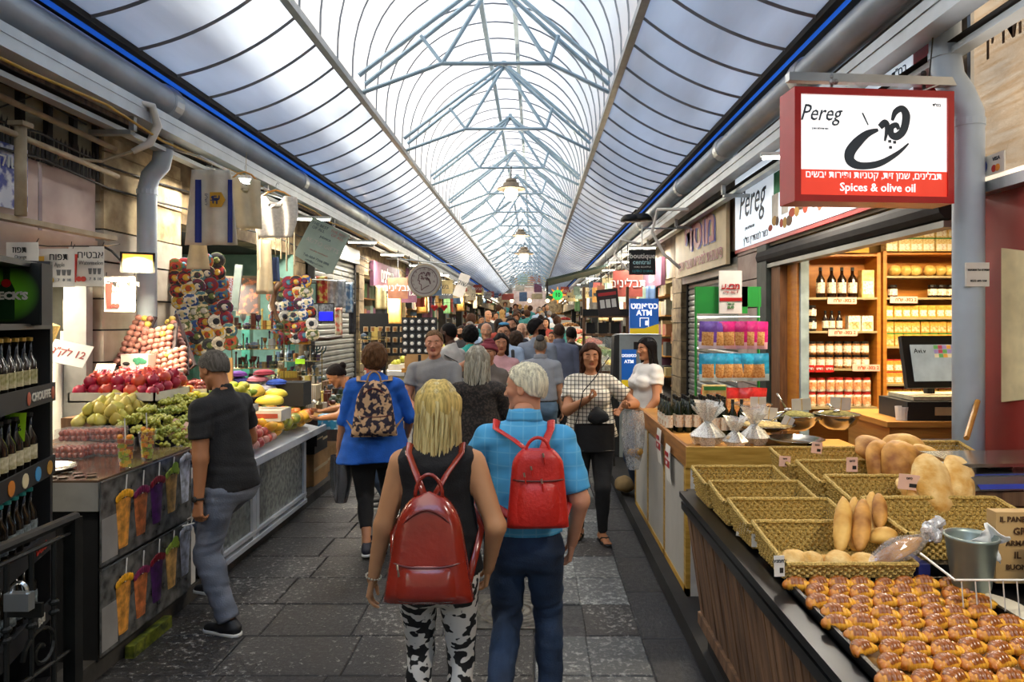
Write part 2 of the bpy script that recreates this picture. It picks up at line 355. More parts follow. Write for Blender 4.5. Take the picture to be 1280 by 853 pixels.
# pipes, channels along the eaves
def eave_pipe(name, label, pts, r, n, m, joint=None):
    t = thing(name, label, 'pipe'); MB().tube(pts, r, n).build('pipe', m, t, smooth=True)
    if joint:
        for y in joint: MB().tube([(pts[0][0], y-.07, pts[0][2]), (pts[0][0], y-.06, pts[0][2]), (pts[0][0], y+.06, pts[0][2]), (pts[0][0], y+.07, pts[0][2])], [r+.004, r+.016, r+.016, r+.004], n).build('coupling', m_tray, t)
    return t
m_ductr = mat('ribbed zinc duct', '#a9b1b8', .4, .45, var=.12, scale=3)
PLX, PLZ = -3.2, 3.77
eave_pipe('rainwater_pipe', 'large round zinc rainwater pipe along the eave over the fruit stalls', [(PLX, YA, PLZ), (PLX, YB, PLZ)], .135, 20, m_ductr, [5.9, 9.2, 12.6, 16, 20])
eave_pipe('rainwater_pipe', 'large round zinc rainwater pipe along the eave above the spice shop', [(2.07, YA, 3.755), (2.07, YB, 3.755)], .115, 18, m_ductr, [5.2, 7.4, 9.5, 13, 17, 22])
# flat hangers around pipes
m_hang = mat('galvanised strap', '#a5a9aa', .4, .6, var=.1)
def channel(side):
    x = -3.06 if side < 0 else 2.16
    s_ = side
    t = thing('cable_channel', 'long pale metal cable channel under the eave pipe, %s' % ('fruit stall side' if s_ < 0 else 'spice shop side'), 'cable channel')
    MB().bb((x-.09, YA, 3.44), (x+.05, YB, 3.52)).bb((x-.10, YA, 3.52), (x-.085, YB, 3.58)).bb((x+.04, YA, 3.52), (x+.055, YB, 3.58)).build('channel', m_tray, t)
    MB().bb((x+s_*.15-.045, YA, 3.34), (x+s_*.15+.045, YB, 3.375)).build('lower_channel', m_tray, t)
    MB().bb((x+s_*.15-.06, YA, 3.40), (x+s_*.15+.06, YB, 3.405)).build('perforated_edge', m_dark, t)
    for i in range(13):
        yy = 2.6+i*2.6
        MB().bb((x+s_*.32, yy-.03, 3.30), (x-s_*.0, yy+.03, 3.335)).bb((x-.02, yy-.02, 3.33), (x+.02, yy+.02, 3.45)).build('bracket', m_hang, t)
channel(-1); channel(1)
# fascia backing (dark) between facade top and pipes: wood joist boards
tag(MB().bb((XL-.02, YA, 3.45), (XL+.04, YB, 3.62)).build('trim_3', m_dwood), 'dark old timber beam along the facade over the fruit stalls', kind='structure')
tag(MB().bb((XR-.04, YA, 3.80), (XR+.02, YB, 3.92)).build('trim_4', m_dwood), 'dark timber beam along the facade above the spice shop', kind='structure')
tag(MB().bb((XL-.2, YA, 4.03), (XGL-.12, 60, 4.06)).build('ceiling_4', m_dark), 'dark soffit boards closing the daylight gap between eave pipe and facade, fruit side', kind='structure')  # boards added to keep daylight from leaking in at the eaves
tag(MB().bb((XGR+.1, YA, 4.03), (XR+.2, 60, 4.06)).build('ceiling_5', m_dark), 'dark soffit boards closing the daylight gap between eave pipe and facade, shop side', kind='structure')
# ---- walls : piers + upper storeys with openings (stalls recess 2.0 m deep behind the facade plane)
wall_l = tag(MB().bb((XL-2.2, YA, -.1), (XL-2.0, 60, 5.2)).build('wall_left', m_plast2), 'inner back wall behind the stalls on the fruit side', kind='structure')
wall_r = tag(MB().bb((XR+2.6, YA, -.1), (XR+2.8, 60, 5.2)).build('wall_right', m_plast2), 'inner back wall behind the shops on the spice side', kind='structure')
# upper wall from z=2.6 to 5.2 on both facades
ul = MB().bb((XL-.3, YA, 2.3), (XL, 3.6, 5.2)).bb((XL-.3, 3.6, 3.50), (XL, 5.5, 5.2)).bb((XL-.3, 5.5, 2.85), (XL, 60, 5.2))
tag(MB().bb((XL-.28, 3.6, 2.28), (XL-.02, 5.5, 2.53)).build('wall_left_lintel', m_plaster), 'aged pinkish plaster lintel under the barred window', kind='structure')
tag(ul.build('wall_left_upper', m_stone2), 'sooty upper stone facade over the fruit stalls', kind='structure')
ur = MB().bb((XR, YA, 2.68), (XR+.3, 60, 5.2)); tag(ur.build('wall_right_upper', m_plast2), 'grimy upper facade above the shops', kind='structure')
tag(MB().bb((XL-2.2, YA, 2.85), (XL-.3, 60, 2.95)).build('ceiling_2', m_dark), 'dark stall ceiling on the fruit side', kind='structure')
tag(MB().bb((XR+.3, YA, 2.9), (XR+2.8, 60, 3.0)).build('ceiling_3', m_plast2), 'ceiling inside the shops', kind='structure')
tag(MB().bb((-9, -8.2, -.1), (8, -8, 6)).build('wall_back', m_plast2), 'building front closing the lane behind', kind='structure')
# end of the street: building with an arch
eb = MB().bb((-9, 60, -.1), (8, 60.4, 9)); tag(eb.build('wall_end', m_plast2), 'building at the far end of the lane', kind='structure')
# piers with stone blocks
def pier(side, y0, y1, z1=3.0, m=None, w=.32, blocks=True, x=None):
    x0 = (XL-w if side < 0 else XR) if x is None else x
    p = MB().bb((x0+.02, y0+.02, -.05), (x0+w-.02, y1-.02, z1)).build('wall_%s_pier' % ('left' if side < 0 else 'right'), m_sub); tag(p, 'masonry pier between two shop openings', kind='structure')
    if blocks:
        z = 0.; k = 0
        while z < z1-.05:
            hgt = rnd(.24, .34); hgt = min(hgt, z1-z); split = (y0+y1)/2+rnd(-.12, .12)
            segs = [(y0, split), (split, y1)] if (k % 2 and y1-y0 > .5) else [(y0, y1)]
            for a, b in segs:
                e = rnd(-.004, .018)
                q = MB().bb((x0-e, a+.008-e*.5, z+.007), (x0+w+e, b-.008, z+hgt-.007)); q.build('stone_block', m or (m_stone if z > 2.42 or side > 0 else m_grim), p)
            z += hgt; k += 1
    return p
random.seed(5)
pier(-1, 5.52, 6.75, 3.4)
for i, (a, b) in enumerate([(9.9, 10.4), (13.6, 14.0), (17.6, 18.0), (22, 22.5), (27, 27.5), (33, 33.6), (40, 40.6), (48, 48.6)]):
    pier(-1, a, b, 3+ground(b), blocks=i < 3, m=m_stone2)
for i, (a, b) in enumerate([(7.62, 8.35), (11.6, 12.4), (15.4, 15.8), (19.4, 19.9), (24, 24.5), (30, 30.5), (37, 37.6), (46, 46.6)]):
    pier(1, a, b, 2.9+ground(b), blocks=i < 2, m=m_plaster if i < 1 else m_stone2)
# ================================================================= SDF FIGURES
f32 = np.float32
def smin(a, b, k):
    h = np.clip(.5+.5*(b-a)/k, 0, 1); return b*(1-h)+a*h-k*h*(1-h)
def smax(a, b, k): return -smin(-a, -b, k)
def sd_cone(p, a, b, ra, rb, sq=None):
    a = np.array(a, f32); b = np.array(b, f32); q = p-a; ab = b-a
    if sq is not None:
        d, s = sq; d = np.array(d, f32); q = q+(q@d)[..., None]*d*(s-1); ab = ab+(ab@d)*d*(s-1)
    L = float(ab@ab)
    if L < 1e-9: return np.sqrt((q*q).sum(-1))-ra
    t = np.clip((q@ab)/L, 0, 1); r = q-t[..., None]*ab
    return np.sqrt((r*r).sum(-1))-(ra+(rb-ra)*t)
def sd_ell(p, c, r):
    r = np.array(r, f32); q = (p-np.array(c, f32))/r; n = np.sqrt((q*q).sum(-1)); return (n-1)*float(r.min())*(1+.0*n)
def surfnet(fn, lo, hi, h):
    lo = np.array(lo, f32); n = np.maximum(4, np.ceil((np.array(hi)-lo)/h).astype(int)+1)
    ax = [lo[i]+h*np.arange(n[i], dtype=f32) for i in range(3)]
    G = np.stack(np.meshgrid(*ax, indexing='ij'), -1).astype(f32); D = fn(G)
    D[0] = D[-1] = 1; D[:, 0] = D[:, -1] = 1; D[:, :, 0] = D[:, :, -1] = 1
    ins = D < 0; cnt = np.zeros(tuple(n-1), f32); acc = np.zeros(tuple(n-1)+(3,), f32)
    corners = [(i, j, k) for i in (0, 1) for j in (0, 1) for k in (0, 1)]
    def cs(A, c): return A[c[0]:A.shape[0]-1+c[0], c[1]:A.shape[1]-1+c[1], c[2]:A.shape[2]-1+c[2]]
    for c in corners:
        for d in range(3):
            if c[d]: continue
            e = list(c); e[d] = 1; e = tuple(e)
            A, B = cs(D, c), cs(D, e); x = (A < 0) != (B < 0); t = np.where(x, A/np.where(x, A-B, 1), 0)
            cnt += x
            for q in range(3):
                acc[..., q] += np.where(x, (c[q]+t) if q == d else c[q], 0)
    act = cnt > 0; idx = -np.ones(act.shape, np.int64); idx[act] = np.arange(act.sum())
    co = np.argwhere(act).astype(f32); vs = lo+h*(co+acc[act]/cnt[act][:, None])
    fs = []
    for d in range(3):
        u, v = [(1, 2), (2, 0), (0, 1)][d]
        sl0 = [slice(1, -1)]*3; sl0[d] = slice(0, -1); sl1 = list(sl0); sl1[d] = slice(1, None)
        a = ins[tuple(sl0)]; b = ins[tuple(sl1)]
        for cond, flip in ((a & ~b, False), (~a & b, True)):
            p = np.argwhere(cond)
            if not len(p): continue
            p = p+np.array([0 if i == d else 1 for i in range(3)])
            def at(du, dv):
                q = p.copy(); q[:, u] += du; q[:, v] += dv; return idx[q[:, 0], q[:, 1], q[:, 2]]
            f = np.stack([at(-1, -1), at(0, -1), at(0, 0), at(-1, 0)], 1)
            fs.append(f[:, ::-1] if flip else f)
    return vs, (np.concatenate(fs) if fs else np.zeros((0, 4), int))
class Arr:
    """joins numpy pieces into one mesh"""
    def __init__(s): s.v = []; s.f = []; s.m = []; s.n = 0
    def add(s, vs, fs, mi=0, M=None):
        vs = np.asarray(vs, float); fs = np.asarray(fs)
        if M is not None: A = np.array(M); vs = vs@A[:3, :3].T+A[:3, 3]
        s.v.append(vs); s.f.append(fs+s.n); s.m.append(mi if isinstance(mi, np.ndarray) else np.full(len(fs), mi)); s.n += len(vs); return s
    def mesh(s, name, mats):
        v = np.concatenate(s.v).astype(f32); f = np.concatenate(s.f).astype(np.int32); mi = np.concatenate(s.m).astype(np.int32)
        me = bpy.data.meshes.new(name); me.vertices.add(len(v)); me.vertices.foreach_set('co', v.ravel())
        me.loops.add(len(f)*4); me.loops.foreach_set('vertex_index', f.ravel()); me.polygons.add(len(f))
        me.polygons.foreach_set('loop_start', np.arange(len(f), dtype=np.int32)*4)
        for m in (mats if isinstance(mats, (list, tuple)) else [mats]): me.materials.append(m)
        me.polygons.foreach_set('material_index', mi); me.polygons.foreach_set('use_smooth', np.ones(len(f), bool))
        me.update(calc_edges=True); return me
def facemat(vs, fs, rules):
    c = vs[fs].mean(1); mi = np.zeros(len(fs), int)
    for cond, k in rules: mi[cond(c)] = k
    return mi
# ---- head in local space: centre at the origin, face towards +Y, about .235 tall
def head_sdf(p, male=True, beard=0):
    j = 1.0 if male else .9; X = np.abs(p[..., 0:1]); s = np.concatenate([X, p[..., 1:]], -1)
    d = sd_ell(s, (0, -.012, .03), (.077, .098, .088))
    d = smin(d, sd_ell(s, (0, .02, -.03), (.062, .07, .088)), .03)
    d = smin(d, sd_cone(s, (.052*j, .0, -.06), (.012, .062, -.1), .016, .02*j), .025)
    d = smin(d, sd_ell(s, (0, .068, -.1), (.02*j, .018, .016)), .02)
    d = smin(d, sd_ell(s, (.042, .056, -.018), (.022, .022, .018)), .02)
    d = smin(d, sd_cone(s, (0, .082, .024), (.036, .07, .026), .0085, .009), .012)
    d = smax(d, -sd_ell(s, (.033, .1, .004), (.018, .02, .013)), .012)
    d = smin(d, sd_ell(s, (.032, .077, .003), (.015, .012, .0095)), .004)
    d = smin(d, sd_cone(s, (0, .083, .012), (0, .106, -.03), .008, .0115), .01)
    d = smin(d, sd_ell(s, (.012, .094, -.034), (.009, .011, .008)), .005)
    d = smin(d, sd_cone(s, (0, .086, -.058), (.02, .078, -.061), .0065, .003), .004)
    d = smin(d, sd_cone(s, (0, .084, -.07), (.017, .077, -.067), .008, .004), .004)
    d = smax(d, -sd_cone(s, (0, .094, -.0635), (.022, .084, -.064), .0018, .001), .002)
    d = smin(d, sd_ell(s, (.079, -.008, -.004), (.008, .02, .031)), .006)
    d = smax(d, -sd_ell(s, (.088, -.004, -.002), (.006, .012, .018)), .004)
    d = smin(d, sd_cone(s, (0, -.022, -.05), (0, -.020, -.16), .050*j, .052*j), .03)
    return d
_heads = {}
def head_arr(male, res):
    k = (male, res)
    if k not in _heads:
        vs, fs = surfnet(lambda p: head_sdf(p, male), (-.1, -.125, -.17), (.1, .135, .135), res)
        mi = facemat(vs, fs, [
            (lambda c: (np.abs(c[:, 0]) < .021) & (c[:, 1] > .072) & (c[:, 2] < -.054) & (c[:, 2] > -.077), 1),
            (lambda c: (np.abs(np.abs(c[:, 0])-.034) < .017) & (c[:, 1] > .06) & (np.abs(c[:, 2]-.0265+.15*(np.abs(np.abs(c[:, 0])-.034))) < .0052), 2)])
        _heads[k] = (vs, fs, mi)
    return _heads[k]
# ---- hand in local space: wrist at the origin, fingers along -Z, palm towards +X, thumb towards +Y (a hand hanging on the -X side)
def hand_arr(curl, res=.0036, spread=.0):
    k = (curl, res)
    if k in _heads: return _heads[k]
    segs = []
    for i, (y, L) in enumerate([(.030, .92), (.0105, 1.), (-.0095, .94), (-.028, .76)]):
        kn = np.array([-.002, y, -.088+abs(y-.008)*.25]); segs.append((np.array([0, y*.5, -.005]), kn, .015, .0115, 0))
        a = math.radians(curl*(.75+.12*i)); p = kn
        for q, (l, r) in enumerate([(.042*L, .0095), (.027*L, .0085), (.022*L, .0075)]):
            d = np.array([math.sin(a), y*1.0*(1-curl/90), -math.cos(a)]); d /= np.linalg.norm(d); e = p+d*l
            segs.append((p, e, r, r-.0012, 1)); p = e; a += math.radians(curl*.9)
    th = [(.004, .016, -.022), (.014, .044, -.05), (.024, .055, -.078), (.034, .052, -.1)] if curl < 50 else [(.004, .016, -.022), (.02, .04, -.05), (.04, .035, -.075), (.052, .018, -.09)]
    segs += [(np.array(th[i]), np.array(th[i+1]), .013-.0015*i, .0115-.0015*i, 1) for i in range(3)]
    def fn(p):
        d = sd_cone(p, (0, 0, .03), (0, 0, -.01), .024, .02, ((1, 0, 0), 1.3))
        for a, b, ra, rb, t in segs:
            if t == 0: d = smin(d, sd_cone(p, a, b, ra, rb), .012)
        g = None
        for a, b, ra, rb, t in segs:
            if t == 1: e = sd_cone(p, a, b, ra, rb); g = e if g is None else np.minimum(g, e)
        return smin(d, g, .005)
    vs, fs = surfnet(fn, (-.03, -.055, -.205), (.12, .075, .05), res); _heads[k] = (vs, fs); return vs, fs
def ik(a, t, l1, l2, hint):
    a = Vector(a); t = Vector(t); d = t-a; L = min(d.length, (l1+l2)*.999); d.normalize(); t = a+d*L
    x = (l1*l1-l2*l2+L*L)/(2*L); h = math.sqrt(max(0, l1*l1-x*x)); hv = Vector(hint); hv = hv-d*hv.dot(d)
    if hv.length < 1e-5: hv = V(0, -1, 0)
    return a+d*x+hv.normalized()*h, t
skin_mats = {}
def skin(col):
    return mat('skin '+col, col, .5, var=.06, scale=5, spec=.35)
m_lip = {}
def lipm(col):
    c = [int(col[i:i+2], 16)/255 for i in (1, 3, 5)]; c = (c[0]*.82, c[1]*.6, c[2]*.6); return mat('lips '+col, c, .4, var=.04)
m_eye = mat('eye white', '#e8e4dc', .2, var=.02); m_iris = mat('dark iris', '#2a1c12', .15, var=.1)
def wr(p, amp, sc=1., seed=0): # soft cloth folds
    x, y, z = p[..., 0]*sc+seed, p[..., 1]*sc, p[..., 2]*sc
    return amp*(np.sin(23*x+9*np.sin(11*z+seed))*np.cos(19*z+7*y)+.6*np.sin(41*z+17*x+3*np.sin(13*y))*np.cos(27*y+5))
def figure(name, label, loc, rz=0, Ht=1.72, male=True, bw=1., belly=0., sk='#b98a68', hairc='#2a211b', hair='short', lean=0., head_yaw=0., head_pitch=0.,
           rh=None, lh=None, re=(.6, -.7, -.1), le=(-.6, -.7, -.1), rcurl=28, lcurl=28, rf=(.10, .02, 0), lf=(-.10, -.02, 0), fyaw=(0, 0),
           shirt=None, sleeve=.55, hem=.0, flare=0., neckc=.0, vneck=0., collar=False, trousers=None, tlen=0., tfit=1., skirt=None, shoe='#161616', belt=None, res=1., group=None, beard=None, sandals=False, rplane=None, lplane=None, brow=None, cat='person', foot_lift=(0, 0), eyes=True, longs=None):
    k = Ht; w = bw
    T = thing(name, label, cat, loc, rz, group)
    tl = math.radians(lean); hipz = .525*k-(.0 if not foot_lift[0] else 0)
    def tp(x, y, z): # torso point (normalised height), lean about the hips
        z0 = z*k-hipz; return np.array([x*k, y*k*1.+z0*math.sin(tl) if True else 0, hipz+z0*math.cos(tl)-y*k*math.sin(tl)*.6])
    sw = (.104 if male else .091)*(.6+.4*w); sh = [tp(-sw, -.002, .797), tp(sw, -.002, .797)]
    ua, fa = .168*k, .148*k
    if rh is None: rh = (sw*k+.075, .03, .47*k)
    if lh is None: lh = (-sw*k-.075, .03, .47*k)
    eL, wL = ik(sh[0], lh, ua, fa, le); eR, wR = ik(sh[1], rh, ua, fa, re)
    hips = [np.array([-.052*k*w**.5, 0, .5*k]), np.array([.052*k*w**.5, 0, .5*k])]
    ft = [Vector(lf)+V(0, 0, .045*k), Vector(rf)+V(0, 0, .045*k)]
    kn = []; an = []
    for h_, f_ in zip(hips, ft):
        a, b = ik(h_, f_, .245*k, .243*k, (0, 1, 0)); kn.append(a); an.append(b)
    dy = np.array([0, math.cos(tl), -math.sin(tl)])
    hc = tp(0, .012, .932)
    def torso(p, o=0.):
        d = sd_cone(p, tp(0, -.004, .535), tp(0, .0, .62), .098*k*w+o, .083*k*w+o, (dy, 1.4))
        d = smin(d, sd_cone(p, tp(0, 0, .64), tp(0, .0, .745), .084*k*w+o, (.094 if male else .083)*k*(.4+.6*w)+o, (dy, 1.45)), .05)
        d = smin(d, sd_cone(p, tp(-.066*w**.6, -.006, .797), tp(.066*w**.6, -.006, .797), .036*k+o, .036*k+o), .045)
        d = smin(d, sd_cone(p, tp(0, -.012, .87), tp(0, -.01, .80), .031*k+o*.3, .048*k+o), .04)
        if belly: d = smin(d, sd_ell(p, tp(0, .03+belly*.25, .62), (.09*k*w+o, (.06+belly*.3)*k+o, .09*k+o)), .06)
        if not male:
            for s_ in (-1, 1): d = smin(d, sd_ell(p, tp(s_*.043, .055, .725), (.044*k*w**.5+o, .04*k*w**.5+o, .042*k+o)), .03)
        for s_ in (-1, 1): d = smin(d, sd_ell(p, tp(s_*.043*w, -.028 if not lean else -.005, .505), (.05*k*w+o, .042*k*w**.5+o, .052*k+o)), .04)
        return d
    def arms(p, o=0., frac=2., sk_=None):
        d = None
        for s_, e_, w_ in ((sh[0], eL, wL), (sh[1], eR, wR)):
            g = .9+.1*w if male else .82+.18*w
            if frac < 1:
                e2 = Vector(s_).lerp(e_, frac); q = sd_cone(p, s_, e2, .032*k*g+o*.7, .030*k*g+o+flare*.012)
                ax = (e2-Vector(s_)).normalized(); q = np.maximum(q, (p-np.array(e2, f32))@np.array(ax, f32))
            else:
                q = sd_cone(p, s_, e_, .033*k*g+o, .0255*k*g+o); fr2 = min(frac-1, 1.)
                e2 = Vector(e_).lerp(w_, fr2); r2 = .0265*k*g+(.0155-.0265)*k*g*fr2
                q = smin(q, sd_cone(p, e_, e2, .0265*k*g+o, r2+o), .02)
                if frac < 2: ax = (e2-Vector(e_)).normalized(); q = np.maximum(q, np.where(((p-np.array(e_, f32))@np.array(ax, f32)) > 0, (p-np.array(e2, f32))@np.array(ax, f32), -1.))
            d = q if d is None else np.minimum(d, q)
        return d
    def legs(p, o=0., fl=0., cut=None):
        d = None
        for h_, k_, a_ in zip(hips, kn, an):
            q = sd_cone(p, h_, k_, .054*k*w+o, .034*k*w**.6+o)
            q = smin(q, sd_cone(p, k_, a_, .033*k*w**.6+o, .0215*k+o+fl), .02)
            c_ = Vector(k_).lerp(Vector(a_), .3)+V(0, -.014*k, 0); q = smin(q, sd_ell(p, c_, (.028*k*w**.5+o, .03*k*w**.5+o, .07*k+o)), .03)
            if cut is not None:
                ax = (Vector(a_)-Vector(k_)).normalized(); e2 = Vector(a_)-ax*cut
                q = np.where((p-np.array(k_, f32))@np.array(ax, f32) > 0, np.maximum(q, (p-np.array(e2, f32))@np.array(ax, f32)), q)
            d = q if d is None else np.minimum(d, q)
        return d
    pts = [sh[0], sh[1], eL, eR, wL, wR, kn[0], kn[1], an[0], an[1], hips[0], hips[1], hc]
    P3 = np.array([list(p) for p in pts]); lo = P3.min(0)-.13*bw; hi = P3.max(0)+.13*bw
    A = Arr()
    bres = .016*res
    vs, fs = surfnet(lambda p: smin(smin(torso(p, -.004), arms(p), .03), legs(p, -.004), .03), lo, hi, bres*1.1); A.add(vs, fs)
    # head
    hs = .128*k/.235 if k > 1.5 else .55; hs = max(.92, min(1.03, hs))
    HM = Matrix.Translation(Vector(hc)) @ Matrix.Rotation(math.radians(-head_yaw), 4, 'Z') @ Matrix.Rotation(math.radians(-lean*.6-head_pitch), 4, 'X') @ Matrix.Scale(hs, 4)
    hv, hf, hm = head_arr(male, .0042 if res < 1.2 else (.0075 if res < 1.8 else .012)); A.add(hv, hf, hm, HM)
    # hands
    hr = .0036 if res < 1.1 else (.0055 if res < 1.8 else .009)
    for s_, e_, w_, cu, pl_ in ((-1, eL, wL, lcurl, lplane), (1, eR, wR, rcurl, rplane)):
        if cu is None: continue
        zz = (Vector(e_)-w_).normalized(); th = Vector(pl_) if pl_ else V(0, 1, 0); yy = (th-zz*th.dot(zz)).normalized(); xx = yy.cross(zz)
        R = Matrix((xx, yy, zz)).transposed().to_4x4(); R.translation = w_
        hv2, hf2 = hand_arr(cu, hr)
        if s_ > 0: hv2 = hv2*np.array([-1, 1, 1]); hf2 = hf2[:, ::-1]
        sc_ = (.92 if male else .84)*k/1.72
        A.add(hv2, hf2, 0, R @ Matrix.Scale(sc_, 4))
    skm = skin(sk); hm_ = mat('hair '+hairc, hairc, .7, scale=14, stretch=(6, 6, .6), var=.35, bump=.5, bscale=60, spec=.12)
    bm_ = mat('brow '+(brow or hairc), brow or hairc, .7, var=.1)
    obj('body', A.mesh('body', [skm, lipm(sk), bm_]), T)
    if eyes:
        for s_ in (-1, 1):
            e = MB(); e.ball((0, 0, 0), (.0125, .0105, .0058), 10, 8, 0); e.ball((0, .0062, 0), (.0055, .0056, .0054), 8, 6, 1)
            eo = e.build('eye', [m_eye, m_iris], T, smooth=True); eo.matrix_local = HM @ Matrix.Translation((s_*.032, .0775, .004))
    info = dict(T=T, HM=HM, tp=tp, sh=sh, wL=wL, wR=wR, eL=eL, eR=eR, kn=kn, an=an, k=k, w=w, hips=hips, torso=torso, hc=hc, res=res)
    hem_z = (.49 if male else .5)*k+hem
    if shirt is not None:
        o = .012+.004*(flare > 0)
        def fs_(p):
            d = torso(p, o)
            if flare:
                d = smin(d, sd_cone(p, tp(0, 0, .72), (0, 0, hem_z), .07*k*w, .105*k*w+flare*.05, ((0, 1, 0), 1.3)), .05)
            elif male or not trousers: d = smin(d, sd_cone(p, tp(0, .002, .74), (0, .0, max(hem_z, .47*k)), .085*k*w, .102*k*w+.006, ((0, 1, 0), 1.33)), .05)
            if sleeve: d = smin(d, arms(p, .008+(.008 if sleeve < 1 else 0), sleeve), .02)
            else:
                for s_ in (-1, 1): d = smax(d, -sd_ell(p, sh[0 if s_ < 0 else 1]+np.array([s_*.055*k*.9, 0, 0]), (.052*k, .09*k, .1*k)), .01)
            d = d+wr(p, .0035 if res < 2 else .0, 1., k)
            d = np.maximum(d, hem_z+.015*np.sin(6*p[..., 0]+1)*(flare > 0)-p[..., 2])
            nk = tp(0, 0, .860-neckc+(.010 if collar else 0)); n_ = np.array([0, math.sin(tl+.35), math.cos(tl+.35)], f32)
            d = np.maximum(d, (p-nk.astype(f32))@n_)
            if vneck: d = smax(d, -sd_cone(p, tp(0, .09, .86), tp(0, .1, .86-vneck), .045*k, .008*k), .006)
            return d
        l2 = np.array([lo[0], lo[1], hem_z-.03]); h2 = np.array([hi[0], hi[1], tp(0, 0, .88)[2]+.04])
        vs, fs = surfnet(fs_, l2-np.array([.05*flare+.03]*2+[0]), h2+np.array([.05*flare+.03]*2+[0]), .0115*max(1, res)); B = Arr().add(vs, fs)
        info['shirt'] = obj('shirt', B.mesh('shirt', shirt), T)
        if collar:
            cl = MB(); c0 = Vector(tp(0, -.006, .868))
            for s_ in (1,):
                q = []
                for i in range(15):
                    a = -PI*.5-PI*.86+PI*1.72*i/14; q.append((a,))
                def cf(u, v):
                    a = -PI*.5+(u-.5)*PI*1.75; r = .040*k+.014*v; dz = -.03*v+.02*(1-v)-.014*abs(u-.5)*2; return (c0.x+r*math.cos(a), c0.y+r*math.sin(a)*.95+ .004, c0.z+dz)
                cl.grid(cf, 20, 4, thick=.004)
            cl.build('collar', shirt, T, smooth=True)
    if trousers is not None:
        def ft_(p):
            d = smin(torso(p, .008), legs(p, .009*tfit+(.004 if male else 0), .012*max(0, tfit-.6), .012+tlen), .025)
            d = d+wr(p, .003*tfit if res < 2 else 0, 1.2, 2.)
            return np.maximum(d, p[..., 2]-.585*k)
        z0 = min(an[0][2], an[1][2])-.02
        l2 = np.array([min(P3[6:12, 0])-.14*w, min(P3[6:12, 1])-.15*w, z0]); h2 = np.array([max(P3[6:12, 0])+.14*w, max(P3[6:12, 1])+.15*w, .62*k])
        vs, fs = surfnet(ft_, l2, h2, .0125*max(1, res)); info['trousers'] = obj('trousers', Arr().add(vs, fs).mesh('trousers', trousers), T)
    if belt is not None:
        def fb(p): return np.maximum(torso(p, .0145), np.abs(p[..., 2]-.56*k)-.017)
        vs, fs = surfnet(fb, (-.2*w, -.16*w, .56*k-.03), (.2*w, .16*w, .56*k+.03), .008); obj('belt', Arr().add(vs, fs).mesh('belt', belt), T)
    # shoes
    if shoe is not None and res < 1.9:
        sm_ = shoe if not isinstance(shoe, str) else mat('shoe '+shoe, shoe, .55, var=.15)
        for i in (0, 1):
            yw = math.radians(fyaw[i]); pit = foot_lift[i]
            M_ = Matrix.Translation(an[i]) @ Matrix.Rotation(-yw, 4, 'Z') @ Matrix.Rotation(-pit, 4, 'X')
            def fsh(p):
                z = -.045*k
                d = sd_cone(p, (0, -.045, z+.04), (0, .03, z+.04), .036, .036); d = smin(d, sd_cone(p, (0, .03, z+.036), (0, .15, z+.022), .037, .032, ((0, 0, 1), 1.2)), .03)
                d = smin(d, sd_cone(p, (0, -.02, z+.05), (0, -.01, z+.085), .036, .034), .03)
                return np.maximum(np.maximum(d, z+.012-p[..., 2]), p[..., 2]-.02)
            def fso(p): z = -.045*k; return np.maximum(sd_cone(p, (0, -.045, 0), (0, .15, 0), .039, .036, ((0, 0, 1), .02)), np.abs(p[..., 2]-(z+.009))-.011)
            if sandals:
                B = MB(); z = -.045*k; B.tube([(0, -.07, z+.008), (0, -.03, z+.008), (0, .08, z+.008), (0, .16, z+.008)], [.03, .037, .043, .02], 10, flat=.28)
                B.tube([(-.04, .03, z+.02), (-.03, .06, z+.05), (0, .09, z+.055), (.03, .06, z+.05), (.04, .03, z+.02)], .008, 6)
                s1 = B.build('sandal', m_black, T, smooth=True); s1.matrix_local = M_
                def ffo(p):
                    d = sd_cone(p, (0, -.045, z+.04), (0, .04, z+.04), .03, .03); d = smin(d, sd_cone(p, (0, .04, z+.036), (0, .1, z+.026), .033, .03, ((0, 0, 1), 1.3)), .03)
                    for q in range(5): d = smin(d, sd_cone(p, ((q-2)*.012, .1, z+.024), ((q-2)*.014, .145-.006*abs(q-1), z+.02), .009, .007), .004)
                    return smin(d, sd_cone(p, (0, -.02, z+.05), (0, 0, 0.03), .03, .03), .03)
                vs, fs = surfnet(ffo, (-.06, -.1, -.09), (.06, .17, .06), .006); fo = obj('foot', Arr().add(vs, fs).mesh('foot', skm), T); fo.matrix_local = M_
                continue
            vs, fs = surfnet(fsh, (-.06, -.1, -.1), (.06, .2, .03), .008); s1 = obj('shoe', Arr().add(vs, fs).mesh('shoe', sm_), T); s1.matrix_local = M_
            vs, fs = surfnet(fso, (-.06, -.1, -.1), (.06, .2, -.04), .008); s2 = obj('sole', Arr().add(vs, fs).mesh('sole', m_white if res < 1.3 else m_black), s1)
    # hair
    def cap(p, o=.008, th=.008, back=0.):
        d = sd_ell(p, (0, -.014, .03), (.077+o, .098+o, .088+o)); d = smin(d, sd_ell(p, (0, -.03, -.0), (.07+o, .075+o, .08+o)), .02)
        return smax(d, -(p[..., 2]*.72-(p[..., 1]-back)*.62-th+.006*np.sin(60*p[..., 0])), .01)
    hf_ = None
